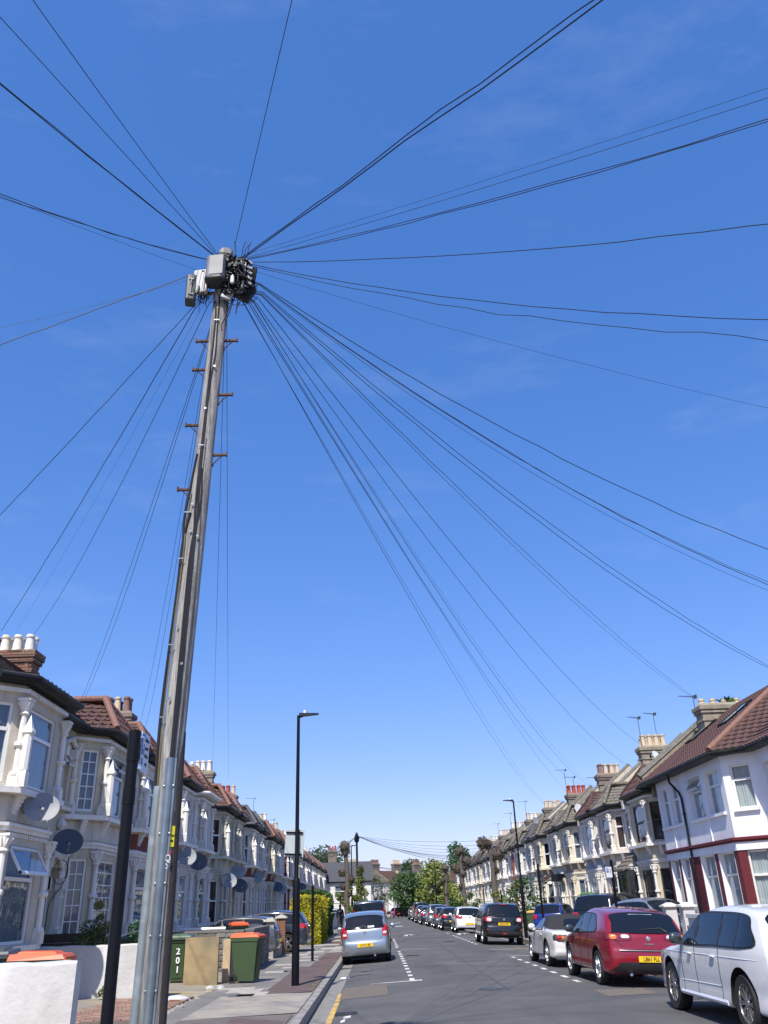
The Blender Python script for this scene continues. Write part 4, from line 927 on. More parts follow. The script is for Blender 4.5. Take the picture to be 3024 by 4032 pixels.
rowcar('parked_car', 'light silver sport utility car with pale roof, mid row on the right', 'suv', (4.55, 1.88, 1.65), SLVP, 4.0, 75.2, lod=1, lamps=[((.60, .99), (.55, .63), 'r')], platez=.33, rails=True, group='cars parked along the right kerb')
rowcar('parked_car', 'black hatchback just beyond the silver sport utility car', 'hatch', (4.1, 1.74, 1.5), NAVYP, 3.75, 82.6, lod=1, lamps=[((.70, .99), (.50, .62), 'r')], group='cars parked along the right kerb')
rowcar('parked_car', 'grey people carrier with yellow plate, far along the right row', 'suv', (4.4, 1.78, 1.6), GREYP, 3.70, 91.5, lod=1, lamps=[((.84, .99), (.52, .72), 'r')], group='cars parked along the right kerb')
rowcar('parked_van', 'tall black van between grey people carrier and the end of the right row', 'van', (4.8, 1.85, 1.92), BLKP, 3.75, 101.5, cat='van', lod=1, lamps=[((.90, .99), (.5, .8), 'r')])
rowcar('parked_car', 'dark grey car ahead of the tall black van', 'hatch', (4.2, 1.76, 1.5), GREYP, 3.75, 114.5, lod=2, group='cars at the far end of the street')
rowcar('parked_car', 'white car at the far end of the right row, before the bend', 'hatch', (4.2, 1.76, 1.48), WHITEP, 4.1, 124, lod=2, group='cars at the far end of the street')
car('parked_car', 'magenta small car parked at the far bend in the road', 'hatch', (3.6, 1.62, 1.48), MAGP, (2.9, 151, -.02), UP+.25, lod=2, group='cars at the far end of the street')
car('parked_car', 'dark blue car just right of the magenta one at the far bend', 'hatch', (4.2, 1.75, 1.5), NAVYP, (5.4, 155, -.02), .35, lod=2, group='cars at the far end of the street')
# left hand cars
T, c, A = car('parked_car', 'silver blue small hatchback with plate LY10 UEJ parked at the left kerb', 'hatch', (3.78, 1.695, 1.53), SILV, (-.42, 32.6, roadz(-.42)+.0), UP-.012, roll=-.047, wr=.30, tum=.2, belt=.60, lamps=[((.80, 1.0), (.53, .72), 'r'), ((.82, .97), (.56, .60), 'c')], text='LY10 UEJ', platez=.36, wiper=(-.06, .30), badge=.60, exhaust=(-.30,), tailseam=.44, rearglass=(.665, .90), aerial=(.02, .995), mirror=SILV)
A('underbody', MB().box(-1.6, 1.5, -.6, .6, .16, .26).lathe([(.10, -.22), (.10, .22)], 14, (-1.62, -.42, .27), ax='y'), WELL)
q = c.end(.0, .70*1.53, .0); A('window_sticker', MB().box(-.003, .003, -.11, .11, -.03, .03), mat('white sticker', (.75, .78, .8), .5, .05, 5), loc=(q[0]-.03, -.22, q[2]))
car('parked_van', 'tall black people carrier van in front of the silver blue hatchback', 'van', (4.85, 1.86, 1.95), BLKP, (-.42, 49.5, roadz(-.42)), UP-.01, cat='van', roll=-.045, lod=1, tum=.14, lamps=[((.91, 1.0), (.45, .80), 'r')], platez=.42)
T, c, A = car('parked_car', 'dark blue grey hatchback standing across the left forecourt, tail over the footway', 'hatch', (4.15, 1.80, 1.50), paint('dark blue grey car paint', (.03, .04, .055), .4, .3), (-4.92, 38.3, .155), pi-.03, lod=0, wr=.325, lamps=[((.60, .99), (.56, .67), 'r')], wiper=(-.1, .25), badge=.6)
# right forecourts
car('parked_car', 'silver hatchback with dark roof standing in front of the white and red house', 'sport', (4.3, 1.76, 1.52), SLVP, (9.75, 31.5, .12), -UP+.42, lod=1, roof=BLKP, lamps=[])
car('parked_car', 'black sport utility car nosed in to the porch house on the right', 'suv', (4.55, 1.88, 1.72), BLKP, (9.45, 36.4, .12), .92, lod=1, lamps=[((.66, .99), (.55, .64), 'r')], rails=True, wiper=(0, .3))
car('parked_car', 'bright blue older hatchback on the right forecourt beside the low brick wall', 'hatch', (4.1, 1.7, 1.42), BLUEP, (9.45, 48.2, .12), 1.12, lod=1, lamps=[((.72, .99), (.52, .64), 'r')], platez=.45)
car('parked_car', 'white car partly hidden beyond the black crossover on the right forecourt', 'suv', (4.2, 1.75, 1.55), WHITEP, (8.9, 66, .12), 1.3, lod=2)
car('parked_car', 'silver grey car behind the person on the left forecourt', 'hatch', (4.2, 1.75, 1.5), SLVP, (-5.2, 84, .15), pi, lod=2)
car('parked_car', 'grey car with sun glint on a left forecourt behind the bins', 'hatch', (4.0, 1.7, 1.36), GREYP, (-5.6, 33.9, .16), pi, lod=1)
# ------------------------------------------------------------------ house finishes
HW = {k: wallm('wall '+k, v) for k, v in dict(white=(.66, .64, .59), offwhite=(.50, .46, .38), cream=(.53, .475, .35), beige=(.52, .45, .37), grey=(.40, .41, .42), tan=(.46, .36, .22), pebble=(.42, .36, .28), bluegrey=(.30, .34, .40), pale=(.58, .55, .47), greenish=(.52, .53, .43)).items()}
DKB = mat('dark red facing brick', (.17, .05, .035), .85, .25, 5, .35, 20, stretch=(3, 3, 14))
BRN = mat('grey brown pebbledash', (.30, .25, .20), .95, .25, 30, .5, 60)
CRT = mat('cream gloss trim', (.68, .62, .48), .5, .08, 3, stain=((.35, .33, .29), .35, (4, 4, 1.5)))
DKF = mat('anthracite window frame', (.03, .033, .035), .4, .05, 4)
STK = {'m': DKB, 'n': 4, 'pots': [BUFF], 'bricks': False}
def pots(*a): return list(a)
WP = mat('cream painted pot', (.68, .63, .52), .75, .15, 8, .1, 30, stain=((.2, .18, .15), .4, (6, 6, 6)))
LEFT = [  # label, finishes; party lines run from 15.78, each 4.553 wide; even = bay at the near end
 ('off white bay house at the left edge, dish beside its sill and open lower window', dict(wall=HW['offwhite'], bay=HW['offwhite'], panel=HW['offwhite'], trim=WHITE, roof=TILEGR, low=True, style='transom', styles={(0, 1): 'open'}, curtain=CURTG, hips=TILEGR, gutter=GUTTER)),
 ('cream rough rendered house with red tiled bay roof and many paned windows', dict(wall=HW['cream'], bay=HW['cream'], panel=HW['pale'], trim=WHITE, roof=TILEBR, style='grid', styles={(1, 1): 'open'}, ustyle='open', curtain=CURTG, hips=TERRA, chimney={'m': OLDBR, 'n': 4, 'pots': [WP, WP, WP, POTR, BUFF], 'bricks': True, 'ln': 1.6, 'h': .52}, chx=-3.62, chz=8.95)),
 ('white columned house behind the poles, dark red brick band between its bays', dict(wall=HW['pale'], bay=HW['white'], panel=DKB, trim=WHITE, roof=TILEBR, style='transom', curtain=CURTG)),
 ('white house right of the pole with grey gutter and tan band below the bay', dict(wall=HW['tan'], bay=HW['white'], panel=HW['tan'], trim=WHITE, roof=TILERD, style='transom', curtain=CURT, chimney={'m': SOOT, 'n': 4, 'pots': [BUFF, TERRA]}, chz=9.0)),
 ('bright white house with white gutter, second right of the pole', dict(wall=HW['white'], bay=HW['white'], panel=HW['tan'], trim=WHITE, roof=TILERD, gutter=UPVC, style='transom', dark=True, curtain=CURTG)),
 ('shabby cream house with peeling panel and mossy green columns', dict(wall=HW['greenish'], bay=HW['cream'], panel=HW['cream'], trim=HW['greenish'], roof=TILERD, style='sash', curtain=CURTB, finial=WHITE, chimney={'m': SOOT, 'n': 4, 'pots': [BUFF]}, chz=8.9)),
 ('cream house with small paned windows and two dishes on its cornice', dict(wall=HW['cream'], bay=HW['pale'], panel=HW['cream'], trim=HW['pale'], roof=TILEGR, style='grid', curtain=CURT)),
 ('white house with dark red brick band and dark slate bay roof', dict(wall=HW['white'], bay=HW['white'], panel=DKB, trim=WHITE, roof=SLATE, style='sash', curtain=CURTG, hips=SLATE)),
 ('white house with brick band beyond the slate roofed one', dict(wall=HW['white'], bay=HW['white'], panel=DKB, trim=WHITE, roof=SLATE, style='transom', curtain=CURTG, hips=SLATE, chimney={'m': REND, 'n': 4, 'pots': [WP]}, chz=9.3)),
 ('cream trimmed house with brown red hipped roof near the tall lamp post', dict(wall=HW['cream'], bay=HW['cream'], panel=DKB, trim=CRT, roof=TILERD, style='transom', curtain=CURTG, dark=True)),
 ('white house just left of the grey sign back', dict(wall=HW['white'], bay=HW['white'], panel=HW['grey'], trim=WHITE, roof=TILEBR, style='sash', curtain=CURT, chimney={'m': SOOT, 'n': 4, 'pots': [BUFF, POTR]}, chz=9.0)),
 ('house with dark red painted columns behind the lamp post', dict(wall=HW['pale'], bay=HW['white'], panel=HW['grey'], trim=WHITE, cols=REDPAINT, roof=TILEBR, style='transom', curtain=CURTG)),
]
rest_cols = [('white', 'white', 'tan'), ('pale', 'cream', 'cream'), ('white', 'white', 'grey'), ('cream', 'pale', 'pebble'), ('white', 'white', 'cream'), ('grey', 'white', 'white'), ('pale', 'pale', 'tan'), ('white', 'white', 'pale'), ('cream', 'cream', 'cream'), ('white', 'white', 'grey'), ('pale', 'white', 'pale'), ('white', 'white', 'white')]
ordn = ['first', 'second', 'third', 'fourth', 'fifth', 'sixth', 'seventh', 'eighth', 'ninth', 'tenth', 'eleventh', 'twelfth', 'thirteenth']
for i, (a, b, p) in enumerate(rest_cols):
    d = dict(wall=HW[a], bay=HW[b], panel=HW[p], trim=CRT if b == 'cream' else WHITE, roof=(TILERD, TILEBR, TILERD, TILEGR)[i % 4], style=('transom', 'sash')[i % 2], curtain=(CURTG, CURT)[i % 2])
    if i % 2 == 1: d['chimney'] = {'m': SOOT, 'n': 4, 'pots': [WP, BUFF]}; d['chz'] = 8.9
    LEFT.append(('%s bayed house of the left terrace, %s beyond the red columned one' % (b if b != 'pale' else 'pale cream', ordn[i]), d))
WL = 4.553
for i, (lab, d) in enumerate(LEFT):
    y0 = 15.78+i*WL
    if y0 > 122: break
    lod = 0 if i < 5 else (1 if i < 11 else 2)
    house('terraced_house', lab, 'L', y0, i % 2 == 1, d, lod, WL/W)
GB = mat('grey beige render', (.42, .37, .32), .92, .12, 3, .4, 40, stain=((.15, .13, .11), .3, (3, 3, 1)))
RIGHT = [
 ('white columned house with dark framed windows and grey porch, beside the red brick base', dict(wall=GB, bay=HW['cream'], panel=HW['cream'], trim=WHITE, roof=TILEBR, frame=DKF, style='sash', curtain=None, cols=WHITE, parapet=REND)),
 ('white columned house with brown blinds and beige flank', dict(wall=GB, bay=HW['beige'], panel=HW['beige'], trim=WHITE, roof=TILEGR, style='transom', curtain=CURTB, cols=WHITE, chimney={'m': REND, 'n': 4, 'pots': [BUFF], 'h': .6}, chz=9.1)),
 ('white house with lace curtain and hanging baskets, blue grey panel under the bay', dict(wall=GB, bay=HW['white'], panel=HW['bluegrey'], trim=WHITE, roof=TILEBR, style='transom', curtain=CURT, cols=WHITE, parapet=HW['cream'])),
 ('cream bay house with pebbledash panel, right of the black canopy', dict(wall=BRN, bay=CRT, panel=BRN, trim=CRT, roof=TILEGR, style='sash', curtain=CURTG)),
 ('white bay house with black canopy and louvred shutters', dict(wall=BRN, bay=HW['white'], panel=HW['white'], trim=WHITE, roof=TILEGR, style='grid', curtain=CURTG, parapet=HW['cream'], gutter=GUTTER, chimney={'m': SOOT, 'n': 4, 'pots': [TERRA, BUFF], 'h': .6}, chz=9.0)),
 ('cream bay house left of the white porch with pitched roof', dict(wall=BRN, bay=CRT, panel=BRN, trim=CRT, roof=TILEGR, style='sash', curtain=CURTG, dark=True)),
 ('grey and white bay house behind the leafy bush', dict(wall=HW['grey'], bay=HW['grey'], panel=HW['grey'], trim=WHITE, roof=SLATE, style='transom', curtain=CURTG, parapet=HW['cream'], chimney={'m': SOOT, 'n': 4, 'pots': [POTR], 'h': .6}, chz=8.9)),
 ('white bay house between the grey one and the red brick pier', dict(wall=HW['white'], bay=HW['white'], panel=HW['bluegrey'], trim=WHITE, roof=TILEGR, style='transom', curtain=CURT)),
 ('house with red brick pier left of the tall right lamp', dict(wall=DKB, bay=HW['white'], panel=HW['white'], trim=WHITE, roof=TILEGR, style='transom', curtain=CURTG, parapet=SOOT, chimney={'m': SOOT, 'n': 4, 'pots': [BUFF], 'h': .6}, chz=8.9)),
]
rr = [('white', 'white', 'white'), ('cream', 'cream', 'cream'), ('white', 'white', 'pale'), ('white', 'white', 'white'), ('pebble', 'cream', 'cream'), ('white', 'white', 'white'), ('pale', 'pale', 'white'), ('white', 'white', 'white'), ('cream', 'cream', 'cream'), ('white', 'white', 'white'), ('white', 'white', 'grey')]
for i, (a, b, p) in enumerate(rr):
    d = dict(wall=HW[a], bay=HW[b], panel=HW[p], trim=CRT if b == 'cream' else WHITE, roof=(TILEGR, TILEBR, SLATE)[i % 3], style=('transom', 'sash')[i % 2], curtain=CURTG)
    if i % 2 == 1: d['chimney'] = {'m': SOOT, 'n': 4, 'pots': [BUFF, WP]}; d['chz'] = 8.8
    if i % 2 == 0: d['parapet'] = HW['cream'] if i % 4 else SOOT
    RIGHT.append(('%s bayed house of the right terrace, %s beyond the red brick pier' % (b if b != 'pale' else 'pale cream', ordn[i]), d))
WR = 4.77
HR = []
for i, (lab, d) in enumerate(RIGHT):
    d.setdefault('parapet', (HW['cream'], HW['pale'], REND)[i % 3])
    y0 = 36.05+i*WR
    lod = 0 if i < 4 else (1 if i < 10 else 2)
    HR.append(house('terraced_house', lab, 'R', y0, i % 2 == 1, d, lod, WR/W))
# porches and canopies on the right terrace (world coordinates, parts of their own house kept simple as things of the facade)
def wparent(o, par):
    bpy.context.view_layer.update(); mw = o.matrix_world.copy(); o.parent = par; o.matrix_parent_inverse = par.matrix_world.inverted(); return o
def lean_roof(m, y0, y1, x0, x1, zl, zh):   # stepped tiles rising toward the wall (x1)
    n = 6
    for i in range(n): a, b = i/n, (i+1)/n; m.prism([(lerp(x0, x1, a)-.04, y0, lerp(zl, zh, a)), (lerp(x0, x1, b), y0, lerp(zl, zh, b)), (lerp(x0, x1, b), y1, lerp(zl, zh, b)), (lerp(x0, x1, a)-.04, y1, lerp(zl, zh, a))], [(lerp(x0, x1, a)-.04, y0, lerp(zl, zh, a)+.09), (lerp(x0, x1, b), y0, lerp(zl, zh, b)+.05), (lerp(x0, x1, b), y1, lerp(zl, zh, b)+.05), (lerp(x0, x1, a)-.04, y1, lerp(zl, zh, a)+.09)])
wparent(obj('porch_roof', (lambda m: (lean_roof(m, 39.3, 41.0, 10.9, 12.1, 2.75, 3.75), m)[1])(MB()), TILEGR), HR[0])
wparent(obj('porch', MB().box(11.0, 12.1, 39.4, 39.5, 0, 2.8).box(11.0, 11.1, 39.5, 40.9, 0, .9).box(11.0, 11.1, 40.2, 40.28, .9, 2.8).box(11.0, 11.1, 39.5, 40.9, 2.6, 2.8).box(11.0, 12.1, 40.8, 40.9, 0, 2.8), DKF), HR[0])
wparent(obj('porch_pane', MB().box(11.03, 11.05, 39.5, 40.8, .9, 2.6).box(11.1, 12, 39.39, 39.398, .9, 2.5), GLASS), HR[0])
wparent(obj('canopy', MB().box(11.1, 12.1, 55.3, 57.2, 2.75, 3.15), BLACKP), HR[4])
wparent(obj('porch_roof', (lambda m: (lean_roof(m, 58.2, 60.6, 10.9, 12.1, 2.8, 3.5), m)[1])(MB()), TILEBR), HR[5])
wparent(obj('porch', MB().box(10.9, 11.0, 58.3, 58.4, 0, 2.8).box(10.9, 11.0, 60.4, 60.5, 0, 2.8).box(10.9, 12.1, 58.3, 60.5, 2.65, 2.8), WHITE), HR[5])
wparent(obj('brick_pier', MB().box(11.3, 12.2, 73.85, 74.5, 0, 5.6), REDBR and mat('orange red brick', (.30, .085, .045), .9, .2, 6, .3, 20, stretch=(3, 3, 14))), HR[8])
for y in (47.6, 49.2):
    b = thing('hanging_basket', 'green hanging basket on the %s side of the lace curtained bay' % ('near' if y < 48 else 'far'), 'plant basket', (11.25, y, 1.85), 0, 'hanging baskets')
    obj('basket', MB().lathe([(.02, -.16), (.14, -.10), (.2, 0), (.2, .02)], 10), mat('dark basket', (.03, .03, .02)), b); obj('foliage', MB().lathe([(.2, 0), (.24, .06), (.16, .14), (0, .18)], 9), mat('basket leaves', (.05, .16, .04), .8, .4, 30, .6, 50), b)
    obj('wire', MB().tube([(0, 0, .0), (.12, 0, .55), (.3, 0, .6)], .008, 4), BLACKP, b)

# ------------------------------------------------------------------ near right pair: white upper storey, red brick ground floor
WR_ = wallm('bright white render', (.78, .78, .79), .08)
def pairhouse(near):
    H = thing('terraced_house', 'nearest right house, white upper storey over red painted brick with canted end' if near else 'white and red house left of the black downpipe, narrower front', 'house', (0, 0, 0))
    up = MB(); lo = MB(); X = 11.5; ya, yb = (28.05, 32.26) if near else (32.30, 34.95)
    wins = [(28.42, 29.72), (30.12, 31.42)] if near else [(32.62, 33.5), (33.8, 34.68)]
    # wallholes faces outward for +n = (d.y,-d.x); run from far to near gives normal -x
    def hl(z0, z1): return [(yb-b, yb-a, z0, z1) for a, b in wins]
    wallholes(up, (X, yb), (X, ya), 3.3, 5.86, .28, hl(4.12, 5.50))
    wallholes(lo, (X, yb), (X, ya), 0, 2.92, .28, hl(.9, 2.92))
    cant = [((X, 28.05), (12.3, 27.25))] if near else [((12.3, 35.75), (X, 34.95))]
    for a, b in cant:
        hw = [(.26, .92)]
        wallholes(up, a, b, 3.3, 5.86, .28, [(u0, u1, 4.15, 5.5) for u0, u1 in hw]); wallholes(lo, a, b, 0, 2.92, .28, [(u0, u1, .8, 2.92) for u0, u1 in hw])
    if near:
        wallholes(up, (12.3, 27.25), (12.3, 21.0), 3.3, 5.86, .28, [(.55, 1.35, 4.1, 5.4), (3.2, 4.6, 4.1, 5.4)]); wallholes(lo, (12.3, 27.25), (12.3, 21.0), 0, 2.92, .28, [(.5, 1.45, 0, 2.3), (3.2, 4.6, .8, 2.5)])
        up.box(20, 20.2, 21, yb, 0, 5.86).box(12.3, 20, 20.9, 21, 0, 5.86)
    else: up.box(12.0, 20, 35.75, 36.0, 0, 5.86)
    obj('upper_wall', up, WR_, H); obj('lower_wall', lo, REDBR, H)
    # lintel band and red string course
    pl = [(X, ya), (X, yb)] if not near else [(12.3, 27.25), (X, 28.05), (X, yb)]
    lb = MB(); rb = MB()
    segs = list(zip(pl[:-1], pl[1:])) + ([((12.3, 21.0), (12.3, 27.25))] if near else [((X, 34.95), (12.3, 35.75))])
    for a, b in segs:
        d = Vector((b[0]-a[0], b[1]-a[1], 0)).normalized(); n = Vector((-d.y, d.x, 0)); 
        def band(m, o, z0, z1):
            q = [Vector((*a, 0))-d*o*.41, Vector((*b, 0))+d*o*.41]; lo_ = [q[0]+n*o, q[0]-n*.27, q[1]-n*.27, q[1]+n*o]; m.prism([(p.x, p.y, z0) for p in lo_], [(p.x, p.y, z1) for p in lo_])
        band(lb, .03, 2.92, 3.16); band(rb, .05, 3.16, 3.22); band(rb, .11, 3.22, 3.30)
    obj('lintel_band', lb, WR_, H); obj('string_course', rb, REDPAINT, H)
    # windows
    def win(p, q, u0, w, z0, h, st, cm=CURT, dep=-.17):
        M = face_frame(p, q) @ Matrix.Translation((u0, dep, z0)); return window(H, M, w, h, st, UPVC, cm)
    for k, (a, b) in enumerate(wins):
        st = 'open' if (near and k == 1) else 'transom'
        win((X, yb), (X, ya), yb-b, b-a, 4.12, 1.38, st); win((X, yb), (X, ya), yb-b, b-a, .92, 2.0, 'transom')
        obj('sill', MB().box(X-.09, X+.06, a-.08, b+.08, 4.03, 4.12), WR_, H); obj('sill', MB().box(X-.09, X+.06, a-.08, b+.08, .80, .90), WR_, H)
        # white reveals of the ground floor openings
        for y_ in (a, b): obj('window_reveal', MB().box(X-.006, X+.24, y_-(.02 if y_ == a else .005), y_+(.005 if y_ == a else .02), .905, 2.915), WR_, H)
    for a, b in cant:
        win(a, b, .26, .66, 4.15, 1.35, 'transom', CURT, -.12); win(a, b, .26, .66, .82, 2.08, 'transom', CURT, -.12)
        d = Vector((b[0]-a[0], b[1]-a[1], 0)).normalized(); n = Vector((d.y, -d.x, 0))
        for z_ in (4.06, .72):
            c0 = Vector((*a, 0))+d*.18; c1 = Vector((*a, 0))+d*1.0; lo_ = [c0-n*.05, c1-n*.05, c1+n*.10, c0+n*.10][::-1]; obj('sill', MB().prism([(p.x, p.y, z_) for p in lo_], [(p.x, p.y, z_+.09) for p in lo_]), WR_, H)
    if near:
        win((12.3, 27.25), (12.3, 21), .55, .8, 4.1, 1.3, 'transom'); win((12.3, 27.25), (12.3, 21), 3.2, 1.4, 4.1, 1.3, 'transom'); win((12.3, 27.25), (12.3, 21), 3.2, 1.4, .8, 1.7, 'transom')
        obj('air_vent', MB().box(12.285, 12.3, 26.7, 26.95, 5.3, 5.5).box(12.28, 12.285, 26.72, 26.93, 5.33, 5.35).box(12.28, 12.285, 26.72, 26.93, 5.40, 5.42), UPVC, H)
    mull = MB()
    for k, (a, b) in enumerate(wins[:1]):
        yy = (wins[0][1]+wins[1][0])/2; mull.box(X-.035, X, yy-.03, yy+.03, 3.3, 4.03)
    obj('render_joint', mull, WR_, H)
    # roof
    s = .70; z0 = 5.96; e = X-.35
    planes = []
    if near:
        planes += [[(e, 27.9, z0), (e, 32.28, z0), (e+4.05, 32.28, z0+s*4.05), (e+4.05, 29.58, z0+s*4.05)], [(e, 27.9, z0), (e+4.05, 29.58, z0+s*4.05), (e+4.05, 28.38, z0+s*3.2), (e+.85, 27.05, z0)], [(e+.85, 21, z0), (e+.85, 27.05, z0), (e+4.05, 28.38, z0+s*3.2), (e+4.9, 28.38, z0+s*4.05), (e+4.9, 21, z0+s*4.05)]]
    else: planes += [[(e, 32.28, z0), (e, 36.0, z0), (e+4.05, 36.0, z0+s*4.05), (e+4.05, 32.28, z0+s*4.05)]]
    rm = MB(); tl = []
    for i, p in enumerate(planes):
        mm, tt = tiled(p, near=True); rm.add(mm.v, mm.f); tl += tt
    rm.slab([(e+4.05, 21 if near else 32.28, z0+s*4.0), (e+4.05, 32.28 if near else 36, z0+s*4.0), (e+8, 32.28 if near else 36, z0+.3), (e+8, 21 if near else 32.28, z0+.3)], (.6, 0, .8), .05)
    rf = obj('roof', rm, TILEBR, H); tm = cached('tile', tile_mesh); 
    for k, (p, u, v, n) in enumerate(tl[:296]):
        o = obj('roof_tile', tm, TILEBR, rf); o.matrix_local = Matrix(((u[0], v[0], n[0], p[0]), (u[1], v[1], n[1], p[1]), (u[2], v[2], n[2], p[2]), (0, 0, 0, 1)))
    if near:
        ridge_run(rf, (e, 27.9, z0+.06), (e+4.05, 29.58, z0+s*4.05+.06), TERRA, True, .12)
        gp = [(e-.05, 32.28, z0-.06), (e-.05, 27.88, z0-.06), (e+.80, 27.0, z0-.06), (e+.80, 21, z0-.06)]
    else: gp = [(e-.05, 36.0, z0-.06), (e-.05, 32.28, z0-.06)]
    gm = MB().tube(gp, .065, 8)
    for a, b in zip(gp[:-1], gp[1:]): gm.prism([(a[0], a[1], z0-.14), (b[0], b[1], z0-.14), (b[0]+.5, b[1], z0-.14), (a[0]+.5, a[1], z0-.14)], [(a[0], a[1], z0-.07), (b[0], b[1], z0-.07), (b[0]+.5, b[1], z0-.07), (a[0]+.5, a[1], z0-.07)])
    obj('gutter', gm, GUTTER, H)
    for yy in ((30.6,) if near else (34.2,)):
        uo = e+2.0; zz = z0+s*2.0
        sk = MB()
        for (a, b, c_, d_, t) in ((0, .9, 0, .06, .12), (0, .9, 1.34, 1.4, .12), (0, .06, .06, 1.34, .12), (.84, .9, .06, 1.34, .12)):
            pts = []
            for (p_, q_) in ((a, c_), (b, c_), (b, d_), (a, d_)): pts.append((uo+q_*.82+.0, yy+p_, zz+q_*.82*s))
            nrm = Vector((-s, 0, 1)).normalized(); sk.slab([tuple(Vector(p)+nrm*t) for p in pts], nrm, .1)
        so_ = obj('skylight', sk, BLACKP, H); nrm = Vector((-s, 0, 1)).normalized()*.10
        obj('pane', MB().poly([tuple(Vector(p)+nrm) for p in ((uo+.05, yy+.06, zz+.035), (uo+1.1, yy+.06, zz+1.1*s), (uo+1.1, yy+.84, zz+1.1*s), (uo+.05, yy+.84, zz+.035))]), mat('skylight glass', (.25, .33, .36), .06, .05, 3, spec=1), so_)
    if near:
        dp = obj('downpipe', MB().tube([(e, 32.3, 5.85), (e+.02, 32.3, 5.55), (X-.07, 32.25, 5.2), (X-.07, 32.05, 4.95), (X-.07, 32.05, .6), (X-.25, 31.95, .35), (X-.25, 31.95, .1)], .045, 8), GUTTER, H)
        for z_ in (4.4, 3.0, 1.6): obj('pipe_clip', MB().lathe([(.058, -.03), (.058, .03)], 8, (X-.07, 32.05, z_)), GUTTER, dp)
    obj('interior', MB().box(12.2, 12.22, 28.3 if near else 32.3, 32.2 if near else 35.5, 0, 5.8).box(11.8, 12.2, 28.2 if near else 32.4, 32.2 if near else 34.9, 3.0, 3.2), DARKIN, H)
    if not near:
        c = chimney(H, 14.8, 34.9, 6.5, 9.0, REND, 4, 1.9, .75, potm=[BUFF], two=False, h=.26)
        obj('weeds', MB().add([v for i in range(60) for v in ((15.2+RND.gauss(0, .15), 34.9+RND.gauss(0, .1), 8.98), (15.2+RND.gauss(0, .15)+.02, 34.9+RND.gauss(0, .1), 8.98), (15.2+RND.gauss(0, .25), 34.9+RND.gauss(0, .15), 9.15+RND.random()*.2))], [(3*i, 3*i+1, 3*i+2) for i in range(60)]), mat('weeds', (.07, .13, .04)), H)
        pw = obj('party_wall', MB().prism([(11.4, 35.95, 5.9), (15.2, 35.95, 8.6), (15.2, 36.2, 8.6), (11.4, 36.2, 5.9)], [(11.3, 35.95, 6.25), (15.2, 35.95, 9.05), (15.2, 36.2, 9.05), (11.3, 36.2, 6.25)]), REND, H)
        obj('coping', MB().tube([(11.25, 36.08, 6.27), (15.2, 36.08, 9.1)], .17, 4), COPING, pw)
    return H
pairhouse(True); pairhouse(False)
